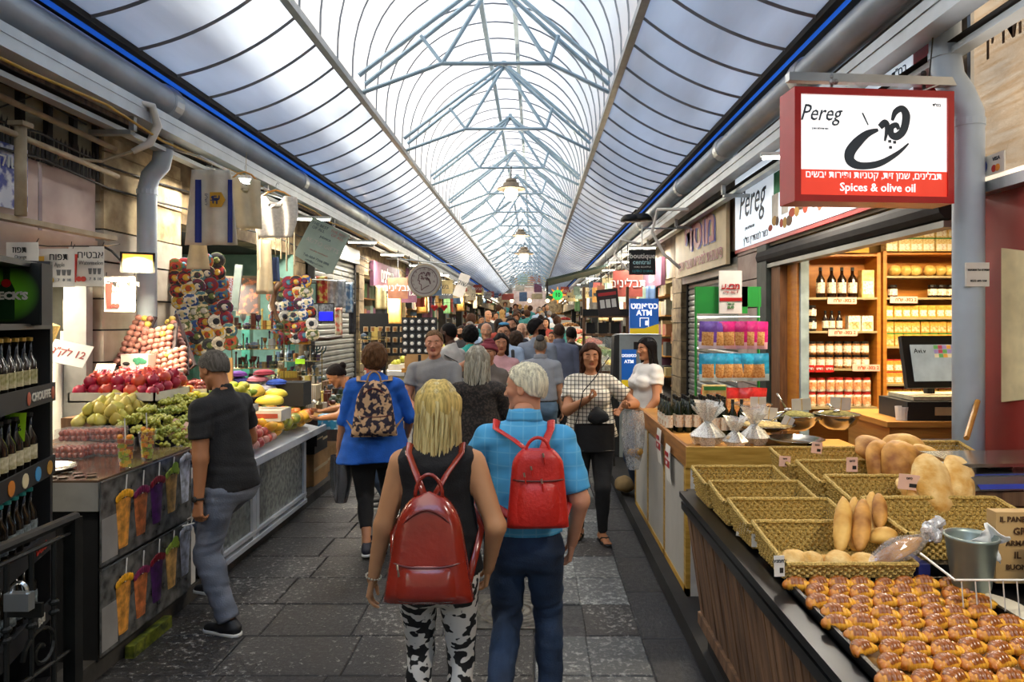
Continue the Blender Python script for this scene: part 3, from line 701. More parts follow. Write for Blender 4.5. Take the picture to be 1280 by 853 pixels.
    if hair == 'short': hf_ = lambda p: cap(p, .010, .012)+.003*np.sin(90*p[..., 0]+20*p[..., 2])*np.sin(80*p[..., 1])
    elif hair == 'fluffy': hf_ = lambda p: cap(p, .020, .006)+.005*np.sin(70*p[..., 0]+9)*np.sin(60*p[..., 1])*np.sin(65*p[..., 2])
    elif hair == 'balding': hf_ = lambda p: np.maximum(cap(p, .005, .008), p[..., 2]-.05-.3*(-p[..., 1]-.06))
    elif hair == 'buzz': hf_ = lambda p: cap(p, .003, .010)
    elif hair == 'curly': hf_ = lambda p: smax(smin(cap(p, .032, -.005), sd_ell(p, (0, -.04, 0), (.105, .09, .11)), .03), -sd_ell(p, (0, .12, -.03), (.062, .1, .085)), .01)+.007*np.sin(75*p[..., 0])*np.sin(70*p[..., 1]+2)*np.sin(68*p[..., 2])
    elif hair == 'bun': hf_ = lambda p: np.minimum(cap(p, .010, .010), sd_ell(p, (0, -.125, .045), (.04, .035, .04)))
    elif hair == 'long':
        L = longs or .25; ww = 1.
        def hf_(p):
            d = smin(cap(p, .016, -.0), sd_cone(p, (0, -.035, .02), (0, -.075, -L), .086, .08, ((0, 1, 0), 1.5)), .03)
            for s_ in (-1, 1): d = smin(d, sd_cone(p, (s_*.07, -.01, .03), (s_*.085, -.03, -L*.75), .03, .022), .03)
            d = smax(d, -sd_ell(p, (0, .1, -.035), (.064, .1, .095)), .01)
            return d+.004*np.sin(95*p[..., 0]+12*p[..., 2])
    if hf_ is not None:
        L = (longs or .25) if hair == 'long' else .0
        vs, fs = surfnet(hf_, (-.145, -.19, -.16-L), (.145, .12, .165), .006 if res < 1.2 else (.009 if res < 1.8 else .014))
        ho = obj('hair', Arr().add(vs, fs).mesh('hair', hm_), T); ho.matrix_local = HM; info['hair'] = ho
    if beard:
        bmm = mat('hair '+beard, beard, .7, var=.2)
        def fb2(p): return smax(smax(head_sdf(p, male)-.006, p[..., 2]+.045-.4*np.abs(p[..., 0]), .004), np.maximum(-.115-p[..., 2], -p[..., 1]-.01), .01)
        vs, fs = surfnet(fb2, (-.1, -.03, -.14), (.1, .13, .0), .006); bo = obj('beard', Arr().add(vs, fs).mesh('beard', bmm), T); bo.matrix_local = HM
    return info
def strands(info, n, L, m, r=.0032, seed=1, spread=1., front=.35, droop=.0, base=.02, wave=.006, up=0.):
    """locks of hair combed down from the crown, joined as one head of hair"""
    random.seed(seed); mb = MB()
    for i in range(n):
        a = rnd(-1, 1)*PI*(1-front*.5); a = -PI/2+a # around the head; -PI/2 is the back
        fr = math.sin(a) # + is face side
        top = V(rnd(-.02, .02), rnd(-.03, .03), .118+up); pts = []
        rr_ = (.077+base*.55); ry = .098+base*.5; LL = L*rnd(.82, 1.04)
        ph = rnd(0, 6)
        for j in range(9):
            t = j/8
            if t < .4:
                q = t/.4*PI*.5; x = math.sin(q); pt = V(top.x*(1-x)+math.cos(a)*rr_*x, -.014+math.sin(a)*ry*x, .03+(.088+up+.012)*math.cos(q))
            else:
                u = (t-.4)/.6; fall = .03+(-(LL))*u+.0
                pt = V(math.cos(a)*rr_*(1+.12*spread*u)+wave*math.sin(ph+u*5), -.014+math.sin(a)*ry*(1-.1*u)-droop*u+wave*math.cos(ph+u*4), .03-(LL+.03)*u)
            if fr > .45 and pt.z < .06: pt.y = min(pt.y, .03); pt.x *= 1.06
            pts.append(pt)
        rs = [r*.6, r, r*1.2, r*1.25, r*1.25, r*1.2, r*1.1, r*.8, r*.25]
        mb.tube(pts, rs, 4, flat=.7)
    o = mb.build('hair_locks', m, info['hair'] if 'hair' in info else info['T'], smooth=True)
    if 'hair' not in info: o.matrix_local = info['HM']
    return o
def tufts(info, n, m, L=.02, seed=2, th=.012):
    random.seed(seed); mb = MB()
    k = 0
    while k < n:
        d = V(random.gauss(0, 1), random.gauss(0, 1), random.gauss(0, 1)).normalized(); p = V(d.x*.082, -.014+d.y*.104, .03+d.z*.094)
        if p.z*.72-p.y*.62 < th+.004: continue
        k += 1; q = p+(d*.5+V(rnd(-.3, .3), rnd(-.1, .5), rnd(-.5, .1))).normalized()*L; mb.tube([p*.98, p.lerp(q, .6)+d*.003, q], [.0025, .002, .0006], 3)
    return mb.build('hair_tufts', m, info['hair'], smooth=True)
# ================================================================= PEOPLE
D2R = PI/180
def cloth(name, col, **k):
    k.setdefault('rough', .85); k.setdefault('bump', .25); k.setdefault('scale', 9); k.setdefault('bscale', 120); return mat(name, col, **k)
c_black = cloth('black jersey', '#131315', var=.25)
m_leather = mat('glossy red leather', '#8e2a1c', .2, var=.18, scale=5, coat=.7, bump=.15, bscale=40)
m_leather2 = mat('bright red leather', '#c2271f', .38, var=.12, scale=6, bump=.25, bscale=60)
m_zip = mat('metal zip', '#b9b4a6', .3, .9, var=.1)
m_camo = mat('white and black camouflage print', '#111213', .8, col2='#dcd9d2', scale=24, lo=.49, hi=.505, detail=1.5, stretch=(.7, 1, 1.1))
m_jean = cloth('dark indigo denim', '#1c2a3f', col2='#2e4463', scale=5)
m_gjean = cloth('washed grey denim', '#595f6b', col2='#7e8593', scale=4)
m_ljean = cloth('light blue denim', '#5e7890', var=.15)
def plaid(name, base, line, s=26):
    m = bpy.data.materials.new(name); m.use_nodes = True; nt = m.node_tree; N = nt.nodes; L = nt.links; b = N['Principled BSDF']; b.inputs['Roughness'].default_value = .85
    tc = N.new('ShaderNodeTexCoord'); sp = N.new('ShaderNodeSeparateXYZ'); L.new(tc.outputs['Object'], sp.inputs[0]); last = None
    for ax in (0, 2):
        a = N.new('ShaderNodeMath'); a.operation = 'MULTIPLY'; a.inputs[1].default_value = s; L.new(sp.outputs[ax], a.inputs[0])
        c = N.new('ShaderNodeMath'); c.operation = 'FRACT'; L.new(a.outputs[0], c.inputs[0]); d = N.new('ShaderNodeMath'); d.operation = 'LESS_THAN'; d.inputs[1].default_value = .18 if s > 20 else .1; L.new(c.outputs[0], d.inputs[0])
        if last: e = N.new('ShaderNodeMath'); e.operation = 'MAXIMUM'; L.new(last.outputs[0], e.inputs[0]); L.new(d.outputs[0], e.inputs[1]); last = e
        else: last = d
    mx = N.new('ShaderNodeMixRGB'); L.new(last.outputs[0], mx.inputs[0]); mx.inputs[1].default_value = (*srgb(base), 1); mx.inputs[2].default_value = (*srgb(line), 1); L.new(mx.outputs[0], b.inputs['Base Color'])
    return m
m_plaid = plaid('sky blue faint plaid', '#4ba3d6', '#62b0db', 17)
m_check = plaid('cream black grid check', '#dcd5c4', '#2b2622', 30)
def backpack(info, w, h, d, zc, m, xo=0., rot=0., big=True, strap=.016, pattern=None, tilt=0.):
    T = info['T']; k = info['k']; yb = float(info['tp'](0, 0, .7)[1])-.105*k*.9
    o = V(xo, yb-d*.5, zc); P0 = []
    def outline(v): # half width, depth factor, from the bottom up
        if big: return w*.5*(1.0-.38*v)*(1 if v < .6 else math.sqrt(max(0, 1-((v-.6)/.4)**2.4))*.96+.04), d*(1-.35*v)*(math.sqrt(max(0.02, 1-max(0, (v-.75)/.25)**2)))*min(1, .55+v*6)
        return w*.5*(1.0-.22*v)*(1 if v < .8 else (1-.35*((v-.8)/.2)**2)), d*(1-.30*v)*(1-.3*max(0, (v-.9)/.1)**2)*min(1, .6+v*8)
    def pt(u, v, off=0.):
        hw, dd = outline(v); a = PI*u*2; c, s_ = math.cos(a), math.sin(a)
        ex = .5; x = (hw+off)*math.copysign(abs(c)**ex, c); y = (dd/2+off)*math.copysign(abs(s_)**.75, s_); return V(x, -y+0, (v-.5)*h)
    b = thing('backpack', None, None); b.parent = T
    del_keys = None
    b.location = o; b.rotation_euler = (tilt, 0, rot)
    g = MB(); g.grid(lambda u, v: pt(u, v), 36, 18); g.add([tuple(pt(i/24, 0)) for i in range(24)], [tuple(range(24))]); g.add([tuple(pt(i/24, 1)) for i in range(24)], [tuple(range(24))])
    body = g.build('bag_body', pattern or m, b, smooth=True)
    # front pocket bulge
    pv0, pv1 = (.03, .38) if big else (.06, .62)
    g = MB()
    def pk(u, v):
        vv = pv0+(pv1-pv0)*v; hw, dd = outline(vv); x = (u-.5)*2*hw*.9; e = (1-abs((u-.5)*2)**3)*(math.sin(PI*min(1, v*.92+.08))**.5)
        return V(x, -dd*.5*(1-abs(x/hw)**3)**.6-.024*e+.004, (vv-.5)*h)
    g.grid(pk, 20, 10); g.build('pocket', pattern or m, b, smooth=True)
    z_ = MB(); zv = pv1+.01; pts = []
    for i in range(17):
        u = -.92+1.84*i/16; hw, dd = outline(zv); pts.append(V(u*hw, -dd*.5*(1-abs(u)**3)**.6-.010, (zv-.5)*h-(.0 if not big else .012*(1-u*u))))
    z_.tube(pts, .004, 5); 
    if big:
        pts = []
        for i in range(21):
            a = PI*i/20; vv = .62+.24*math.sin(a); hw, dd = outline(vv); x = -.82*hw*math.cos(a); pts.append(V(x, -dd*.5*(1-abs(x/hw)**3)**.6-.003, (vv-.5)*h))
        z_.tube(pts, .005, 5)
    z_.build('zip_seam', mat('dark red piping', '#5a1712', .4, var=.1), b)
    zp = MB(); hw, dd = outline(zv)
    spots = [(-.72, zv, .04)] if big else [(-.55, .74, .045), (-.3, .82, .04), (.1, .66, .05), (.25, .98, .045)]
    for x, vv, l in spots:
        hw, dd = outline(vv); yy = -dd*.5-.012; zp.tube([V(x*hw, yy, (vv-.5)*h), V(x*hw+.004, yy-.006, (vv-.5)*h-l*.4)], .0045, 5, 1); zp.tube([V(x*hw+.004, yy-.006, (vv-.5)*h-l*.35), V(x*hw+.008, yy-.006, (vv-.5)*h-l)], [.006, .008], 6, 1 if big else 0, flat=.5)
    zp.build('zip_pull', [m, m_zip], b)
    # handle loop and straps
    topz = h*.5; hd = MB(); hd.tube([V(.052*math.cos(a), .0, topz-.02+(.085 if big else .07)*math.sin(a)) for a in [PI*i/12 for i in range(13)]], .0075, 6); hd.build('handle', m, b, smooth=True)
    inv = (Matrix.Translation(o) @ Matrix.Rotation(rot, 4, 'Z') @ Matrix.Rotation(tilt, 4, 'X')).inverted()
    for s_ in (-1, 1):
        sh = info['sh'][0 if s_ < 0 else 1]; q = [V(s_*.012, -.0, topz-.03)]
        top = Vector((sh[0]*.72, sh[1]-.035, sh[2]+.048*k/1.0*.9)); mid = o.lerp(top, .0)
        a0 = Matrix.Translation(o) @ q[0]
        pts = [a0, a0.lerp(top, .5)+V(0, -.03, .0), top+V(0, -.035, -.02), top+V(0, .0, .012), top+V(0, .05, -.02), V(top.x*1.12, sh[1]+.125*k*.62, sh[2]-.10), V(top.x*1.3, sh[1]+.085, sh[2]-.20), V(top.x*1.55+s_*.02, sh[1]-.0, sh[2]-.27), V(xo+s_*w*.42, yb-.03, zc-h*.42)]
        hs = MB(); hs.tube([inv @ p for p in pts], strap, 8, flat=.3); hs.build('shoulder_strap', m, b, smooth=True)
    return b
thing_orig = thing
# 1 ---- blonde woman with glossy red backpack
random.seed(11)
p1 = figure('person', 'woman with long blonde hair, sleeveless black top, glossy dark red backpack, patterned trousers', (-.40, 2.82, 0), 0, 1.63, male=False, bw=.98, sk='#c08c63', hairc='#c9b06a', hair='long', longs=.36,
    lh=(-.275, .03, .80), rh=(.205, .06, .83), le=(-.6, -.7, .1), re=(.6, -.7, .1), lf=(-.105, .02, 0), rf=(.085, -.04, 0), shirt=c_black, sleeve=0, hem=.035, flare=.25, trousers=m_camo, tfit=.35, brow='#8a7040')
m_blond = mat('blonde locks', '#8f7336', .42, scale=16, stretch=(7, 7, .4), col2='#e0cf92', lo=.3, hi=.62, bump=.3)
strands(p1, 380, .43, m_blond, .0042, 3, 1.9, front=.4, wave=.010)
backpack(p1, .34, .41, .16, 1.03, m_leather, 0, 0, True, .015)
br = MB(); w_ = p1['wL']; e_ = p1['eL']; ax = (Vector(e_)-w_).normalized(); c_ = w_+ax*.015
for i in range(16):
    a = 2*PI*i/16; u = ax.cross(V(0, 1, 0)).normalized(); v_ = ax.cross(u); br.ball(tuple(c_+(u*math.cos(a)+v_*math.sin(a))*.031), .0048, 6, 4)
br.build('bracelet', mat('silver beads', '#c9c4b4', .3, .8, var=.1), p1['T'], smooth=True)
# 2 ---- white haired man, light blue shirt
p2 = figure('person', 'white-haired man in light blue plaid shirt and dark jeans with small bright red backpack', (-.045, 3.12, 0), -4*D2R, 1.69, bw=.93, belly=.05, sk='#c98f70', hairc='#d8d2b8', hair='short', head_yaw=-72, head_pitch=4,
    rh=(.215, .05, .85), lh=(-.16, .26, 1.0), le=(-.8, -.6, -.2), rf=(.115, .1, 0), lf=(-.10, -.20, .16), foot_lift=(-.0, 0), shirt=m_plaid, sleeve=.86, hem=.10, flare=0, collar=True, trousers=m_jean, tfit=1.1, belt=mat('dark belt', '#171310', .5), shoe='#5a3a22', brow='#b5aa90')
tufts(p2, 500, mat('white hair tufts', '#c9c2a2', .5, scale=20, col2='#efead8'), .008)
backpack(p2, .265, .325, .13, 1.175, m_leather2, .075, .12, False, .018)
# 3 ---- grey haired man in black tee
p3 = figure('person', 'grey-haired man in black t-shirt and grey jeans bending toward the fruit stall', (-1.86, 4.20, 0), 72*D2R, 1.71, bw=.93, belly=.02, sk='#a56f4b', hairc='#5a554e', hair='short', lean=10, head_pitch=18, head_yaw=4,
    lh=(-.235, .03, .82), rh=(.2, .34, 1.02), le=(-.3, -.9, -.1), rcurl=40, lcurl=46, rf=(.17, .27, .10), lf=(-.09, -.06, 0), shirt=c_black, sleeve=.62, hem=.02, trousers=m_gjean, tfit=1.4, shoe='#15161a', fyaw=(0, 0))
tufts(p3, 260, mat('grey hair tufts', '#4c463f', .6, scale=20, col2='#8c857a'), .008)
wt = MB(); w_ = p3['wL']; e_ = p3['eL']; ax = (Vector(e_)-w_).normalized(); c_ = w_+ax*.02; u = ax.cross(V(0, 1, 0)).normalized(); v_ = ax.cross(u)
wt.tube([c_+(u*math.cos(2*PI*i/14)+v_*math.sin(2*PI*i/14))*.031 for i in range(15)], .007, 5); wt.ball(tuple(c_+u*.034*(-1 if u.x > 0 else 1)), (.01, .018, .018), 10, 6)
wt.build('wristwatch', m_black, p3['T'], smooth=True)
cg = MB(); hp = w_+V(.02, .05, -.13); cg.tube([hp, hp+V(-.02, .07, -.02)], .004, 6); tag(cg.build('cigarette', m_white), None); C.objects[-1].parent = p3['T']
# 4 ---- blue tunic woman with patterned backpack
c_blue = cloth('royal blue jersey', '#1256b4', var=.2)
p4 = figure('person', 'stout woman in royal blue tunic and black leggings with a patterned cloth rucksack', (-1.31, 5.6, 0), 12*D2R, 1.69, male=False, bw=1.32, sk='#b07a58', hairc='#5b3f28', hair='curly',
    lh=(-.30, .10, .78), rh=(.26, .2, .9), rf=(.12, .16, 0), lf=(-.06, -.14, .02), shirt=c_blue, sleeve=1.15, hem=-.10, flare=1.5, trousers=c_black, tfit=.3, tlen=.12, shoe='#23232e')
m_patt = mat('folk patterned canvas', '#251c2c', .8, col2='#c8a27a', scale=26, lo=.47, hi=.55, detail=1, bump=.2)
m_patt2 = mat('tan webbing', '#a5835a', .8, var=.2)
backpack(p4, .36, .44, .17, 1.20, m_patt2, 0, 0, True, .02, pattern=m_patt)
MB().box((0, -.115, .03), (.2, .012, .16)).build('flap', m_patt, p4['T'].children[-1], loc=(0, .0, .05))
# 5 ---- man in grey tee
c_grey = cloth('heather grey jersey', '#7e7d7c', var=.1)
p5 = figure('person', 'man with cropped fair hair in plain grey t-shirt walking toward the viewer', (-.93, 6.35, 0), 176*D2R, 1.80, bw=1.0, sk='#b98063', hairc='#6b5138', hair='short', head_yaw=-6,
    rh=(.07, .27, 1.06), lh=(-.06, .27, 1.04), re=(.9, -.5, -.3), le=(-.9, -.5, -.3), rf=(.1, .12, 0), lf=(-.1, -.15, 0), shirt=c_grey, sleeve=.55, hem=.0, trousers=cloth('navy shorts cloth', '#22242c'), shoe='#2a2a2a', rcurl=55, lcurl=55)
# 6 ---- woman with long grey hair
p6 = figure('person', 'woman with very long wavy grey hair and black lace top seen from behind', (-.44, 5.25, 0), 8*D2R, 1.69, male=False, bw=1.12, sk='#b88b6b', hairc='#8f8a7c', hair='long', longs=.33, lh=(-.25, .12, .85), rh=(.2, .25, .95), shirt=cloth('black lace', '#1a1614', col2='#3d332c', scale=60, lo=.5, hi=.6), sleeve=1.5, trousers=c_black, tfit=.7, shoe='#111111')
m_greyhair = mat('grey locks', '#77715f', .45, scale=16, stretch=(7, 7, .4), col2='#c9c4b2', lo=.3, hi=.65)
strands(p6, 240, .38, m_greyhair, .0048, 5, 1.5, front=.45, wave=.016)
# 7 ---- man with dark skullcap
def kippah(info, m, r=.06, th=.6, ay=-.04):
    k = MB(); k.lathe([(r, 0), (r*.96, .010), (r*.75, .022), (r*.4, .029), (0, .032)], n=14)
    o = k.build('skullcap', m, info['T'], smooth=True); o.matrix_local = info['HM'] @ Matrix.Translation((0, ay-.025, .105)) @ Matrix.Rotation(th, 4, 'X'); return o
c_gb = cloth('pale grey blue shirting', '#868c96', var=.08)
p7 = figure('person', 'man with black skullcap in pale grey short-sleeved shirt and light jeans', (.07, 8.1, 0), -3*D2R, 1.70, bw=1.12, belly=.04, sk='#a5795c', hairc='#6e665c', hair='buzz', res=1.3, rf=(.09, .1, 0), lf=(-.09, -.12, 0), shirt=c_gb, sleeve=.75, hem=.11, collar=True, trousers=m_ljean, tfit=1.4, belt=m_black)
kippah(p7, m_black, .058, .75, -.05)
# 8 ---- woman in checked blouse
p8 = figure('person', 'woman in cream grid-checked blouse and black trousers holding food, facing the viewer', (.49, 5.94, 0), 176*D2R, 1.69, male=False, bw=1.18, sk='#a97350', hairc='#3b2318', hair='long', longs=.2, head_yaw=-4,
    rh=(.02, .30, 1.24), lh=(-.30, .22, 1.17), re=(.8, -.3, -.8), le=(-.7, -.5, -.5), rcurl=55, lcurl=55, rf=(.10, .0, 0), lf=(-.10, .10, 0), fyaw=(-18, 14), shirt=m_check, sleeve=.62, hem=.04, flare=.5, neckc=.012, vneck=.09, trousers=c_black, tfit=.5, sandals=True)
m_brownh = mat('dark brown locks', '#2a170f', .4, scale=16, stretch=(7, 7, .4), col2='#5d3a26')
strands(p8, 130, .21, m_brownh, .005, 8, 1.1, front=.9, wave=.008)
# 9 ---- woman in white top at the counter
p9 = figure('person', 'woman with straight black hair in white v-neck top standing behind the counter end', (1.19, 7.15, 0), 112*D2R, 1.71, male=False, bw=1.22, sk='#b57c58', hairc='#141012', hair='long', longs=.2, head_pitch=4,
    lh=(-.18, .2, .9), rh=(.15, .25, .95), shirt=cloth('white jersey', '#d9d5cf', var=.05), sleeve=.5, hem=.0, vneck=.13, neckc=.01, trousers=m_jean, shoe='#222222')
strands(p9, 150, .22, mat('black locks', '#0c090a', .35, scale=16, var=.3), .005, 9, 1.0, front=.75, wave=.003)
# 10 ---- bending woman behind the stall
p10 = figure('person', 'dark-haired woman with a bun in black t-shirt bending over the souvenir table', (-1.50, 6.95, 0), 96*D2R, 1.66, male=False, bw=1.1, sk='#a8734f', hairc='#1b1412', hair='bun', lean=46, head_pitch=10, lh=(-.2, .62, .93), rh=(.14, .66, .96), shirt=c_black, sleeve=.6, trousers=m_jean, shoe='#222222', res=1.25)
# 11.. the nearer crowd
def crowd(label, px, Y, Ht, rzd=180, **k):
    k.setdefault('res', 1.7); k.setdefault('eyes', Y < 9.5); return figure('person', label, ((px-CX)*Y/F, Y, ground(Y)), rzd*D2R, Ht, **k)
c_white = cloth('white shirting', '#d5d3cf', var=.05); c_navy = cloth('navy cloth', '#1b2130'); c_pink = cloth('dusty pink', '#b98d92'); c_dkgrey = cloth('charcoal cloth', '#2b2b2e'); c_lblue = cloth('pale blue shirting', '#9db2cc', var=.06)
p11 = crowd('tall dark-skinned bearded man in pale t-shirt with a black shoulder strap', 562, 8.0, 1.87, 62, sk='#4a2f22', hairc='#0f0c0b', hair='buzz', shirt=cloth('pale grey jersey', '#b4b2ac'), sleeve=.6, trousers=c_dkgrey, beard='#0f0c0b', bw=1.08)
MB().tube([(-.2, -.06, 1.5), (-.1, -.17, 1.42), (.05, -.19, 1.25), (.17, -.14, 1.08)], .02, 6, flat=.3).build('strap', m_black, p11['T'])
crowd('woman with big black hair and teal top seen from behind among the shoppers', 588, 9.1, 1.82, 5, male=False, hair='curly', hairc='#0d0b0b', sk='#6b4634', shirt=cloth('teal jersey', '#1e8f86'), sleeve=.6, trousers=c_black)
crowd('bald older man in dark open jacket walking toward the viewer', 608, 10.0, 1.86, 182, hair='balding', hairc='#77706a', sk='#b07f62', shirt=c_dkgrey, sleeve=1.8, trousers=c_dkgrey)
p14 = crowd('woman in wine-red wrapped headscarf holding a phone to her ear', 611, 7.2, 1.66, 170, male=False, hair=None, sk='#a87557', shirt=cloth('dull taupe wool', '#5e5650'), sleeve=1.8, trousers=c_black, rh=(.14, .12, 1.5), re=(.8, .2, -.8), rcurl=60)
def turban(info, m):
    t = MB()
    for i in range(6):
        z = .035+i*.018; r = .098-.011*max(0, i-2)-.004*i; t.tube([(r*math.cos(a), -.018+r*1.15*math.sin(a), z+.014*math.sin(a+i)-.02*math.sin(a)*-1) for a in [2*PI*j/20 for j in range(21)]], .019, 8)
    t.ball((0, -.02, .1), (.075, .09, .06), 12, 8); o = t.build('headscarf', m, info['T'], smooth=True); o.matrix_local = info['HM']
turban(p14, cloth('wine red cotton', '#7d2f3c'))
crowd('young woman with dark hair in dusty pink shirt facing the viewer', 626, 7.95, 1.74, 186, male=False, hair='long', longs=.18, hairc='#1a1413', sk='#a77355', shirt=c_pink, sleeve=1.7, trousers=c_black)
p16 = crowd('young man with blue skullcap and glasses, pale shirt and black rucksack straps', 630, 8.85, 1.86, 178, hair='short', hairc='#251a14', sk='#b27f60', shirt=c_lblue, sleeve=1.7, trousers=c_navy)
kippah(p16, cloth('blue knit', '#3c7ea6'), .07, -.1, .02)
gl = MB()
for s_ in (-1, 1): gl.tube([(s_*.033+.019*math.cos(a), .097, .004+.014*math.sin(a)) for a in [2*PI*j/10 for j in range(11)]], .002, 4)
gl.tube([(-.012, .098, .006), (.012, .098, .006)], .002, 4); gl.build('glasses', m_black, p16['T']).matrix_local = p16['HM']
for s_ in (-1, 1): MB().tube([(s_*.1, -.02, 1.56), (s_*.12, .09, 1.5), (s_*.13, .125, 1.35), (s_*.14, .11, 1.15)], .022, 6, flat=.3).build('strap', m_black, p16['T'])
crowd('tall man with short dark beard looking over the crowd', 639, 10.4, 1.95, 180, hair='short', hairc='#201813', sk='#a8775a', shirt=c_navy, sleeve=1.8, trousers=c_navy, beard='#2a201a')
crowd('man in dark blue jacket with receding hair behind the bearded man', 652, 11.2, 1.86, 183, hair='balding', hairc='#3a2d25', sk='#bb8b6d', shirt=c_navy, sleeve=1.8, trousers=c_dkgrey)
crowd('tall black-haired man in grey-blue shirt turning his head aside', 671, 9.0, 1.92, -20, hair='fluffy', hairc='#141112', sk='#8d5f45', shirt=cloth('grey blue shirting', '#77808f', var=.08), sleeve=1.7, trousers=c_navy, head_yaw=60, head_pitch=-8, beard='#141112')
crowd('broad balding man in slate blue shirt seen from behind', 699, 9.7, 1.86, 4, hair='buzz', hairc='#3d2b22', sk='#6e4a37', bw=1.2, shirt=cloth('slate blue shirting', '#646b80', var=.1), sleeve=1.7, collar=True, trousers=c_dkgrey)
crowd('dark-haired man in black jacket beside the slate blue shirt', 714, 10.6, 1.80, 10, hair='short', hairc='#1a1311', sk='#7b543e', shirt=c_black, sleeve=1.8, trousers=c_black)
crowd('woman with brown bob and black coat seen from behind in the crowd', 645, 9.75, 1.73, 0, male=False, hair='curly', hairc='#3a2c22', sk='#b08062', shirt=c_black, sleeve=1.8, trousers=c_black)
crowd('man in plain white shirt walking away down the lane', 657, 11.9, 1.84, 0, hair='short', hairc='#8a6a50', sk='#b08062', shirt=c_white, sleeve=1.7, trousers=c_navy)
crowd('man in white shirt beside the bakery trays', 715, 11.7, 1.74, 20, hair='short', hairc='#251c16', sk='#a87b5c', shirt=c_white, sleeve=1.7, trousers=c_navy)
crowd('stall keeper with dark beard looking out over the cardboard boxes', 577, 13.0, 1.76, 160, hair='short', hairc='#201813', sk='#a87b5c', shirt=c_dkgrey, sleeve=.7, trousers=c_navy, beard='#201813')
# distant crowd: a few looks, copied
random.seed(21)
tmpl = []
looks = [('distant shopper in black jacket with dark hair', 1, c_black, '#1a1412', 'short'), ('distant shopper in white shirt with dark hair', 1, c_white, '#2a1d16', 'short'), ('distant shopper in pale blue shirt with grey hair', 1, c_lblue, '#77706a', 'short'),
    ('distant woman in red top with long dark hair', 0, cloth('brick red jersey', '#8c3427'), '#1d1412', 'long'), ('distant woman in tan coat with fair hair', 0, cloth('tan wool', '#8a6c4b'), '#9c7c4c', 'long'), ('distant woman in teal blouse with brown hair', 0, cloth('teal cotton', '#2e7474'), '#3c261a', 'curly'), ('distant shopper in charcoal coat with balding head', 1, c_dkgrey, '#4d443d', 'balding')]
for i, (lb, ml_, sh_, hc_, hr_) in enumerate(looks):
    tmpl.append(figure('person', lb+' down the crowded lane', (0, 14+i, 0), PI*(i % 2), 1.68+.03*i, male=bool(ml_), hair=hr_, hairc=hc_, sk=['#b88562', '#a3714f', '#8a5c40'][i % 3], shirt=sh_, sleeve=1.8, trousers=[c_navy, c_dkgrey, c_black][i % 3], res=2.6, eyes=False, group='distant shoppers'))
k = 0; taken = [tuple(o.location[:2]) for o in C.objects if o.get('category') == 'person' and not o.get('group')]
for row in range(19):
    Y = 12.6+row*1.45
    for c_ in range(3 if row < 12 else 4):
        x = -1.75+(c_+.5)*(2.5/(3 if row < 12 else 4))+rnd(-.28, .28); yy = Y+rnd(-.5, .5)
        if any((x-a)**2+(yy-b)**2 < .5**2 for a, b in taken): continue
        taken.append((x, yy)); t_ = tmpl[k % 7]['T'] if k < 7 else tmpl[random.randrange(7)]['T']
        s_ = rnd(.95, 1.07); place(t_, (x, yy, ground(yy)), rnd(-.5, .5)+PI*(random.random() < .5), first=k < 7, sc=s_); k += 1
# ================================================================= SPICE SHOP AND BREAD COUNTER (X > 0.8)
m_sign_red = mat('sign frame red', '#b01d1d', .35, var=.06)
m_red = mat('scuffed red paint', '#7d1f18', .55, scale=3, col2='#8f2a20', bump=.15, var=.2)
m_lit = mat('lit white acrylic', '#ffffff', .4, var=.0, emit=.5)
m_litred = mat('lit red acrylic', '#ee4430', .4, var=.05, emit=.35)
m_ink = mat('ink grey', '#33404c', .6, var=.1)
m_inkw = mat('white lettering', '#ffffff', .5, var=0, emit=.5)
m_cream = mat('cream sign board', '#cbb892', .6, var=.1, scale=4)
m_alu = mat('brushed aluminium', '#b8bcbd', .3, .9, var=.06, stretch=(1, 30, 1))
m_inox = mat('stainless steel', '#c4c4c0', .18, 1., var=.08, scale=3)
m_card = mat('white price card', '#ddd9d0', .6, var=.05)
m_pink = mat('pinkish price card', '#e0b7a4', .6, var=.05)
m_pipe = mat('pale blue painted pipe', '#b4c5d6', .4, var=.07, scale=4)
m_cardb = mat('cardboard', '#a07a4c', .8, var=.15, scale=6)
m_tape = mat('printed paper', '#b7a27d', .7, var=.1)
# lightbox sign
def curve_stroke(mb, pts, r, n=20, mi=0, flat=.15):
    """brush stroke through control points (x, z, width) on the xz plane at y=0"""
    P_ = [V(p[0], 0, p[1]) for p in pts]; Wd = [p[2] for p in pts]; out = []; ws = []
    for i in range(len(P_)-1):
        p0, p1, p2, p3 = P_[max(i-1, 0)], P_[i], P_[i+1], P_[min(i+2, len(P_)-1)]
        for j in range(n//len(P_)+3):
            t = j/(n//len(P_)+3); out.append(.5*((2*p1)+(-p0+p2)*t+(2*p0-5*p1+4*p2-p3)*t*t+(-p0+3*p1-3*p2+p3)*t**3)); ws.append(Wd[i]+(Wd[i+1]-Wd[i])*t)
    out.append(P_[-1]); ws.append(Wd[-1]); k = len(out); vs = []
    for i in range(k):
        t = (out[min(i+1, k-1)]-out[max(i-1, 0)]); t = t.normalized() if t.length > 1e-9 else V(1, 0, 0); nn = V(-t.z, 0, t.x)
        vs += [out[i]+nn*ws[i]*r, out[i]-nn*ws[i]*r, out[i]+nn*ws[i]*r+V(0, -.001, 0), out[i]-nn*ws[i]*r+V(0, -.001, 0)]
    fs = []
    for i in range(k-1): fs += [(4*i+2, 4*i+3, 4*i+7, 4*i+6), (4*i, 4*i+2, 4*i+6, 4*i+4), (4*i+1, 4*i+5, 4*i+7, 4*i+3)]
    return mb.add(vs, fs, mi)
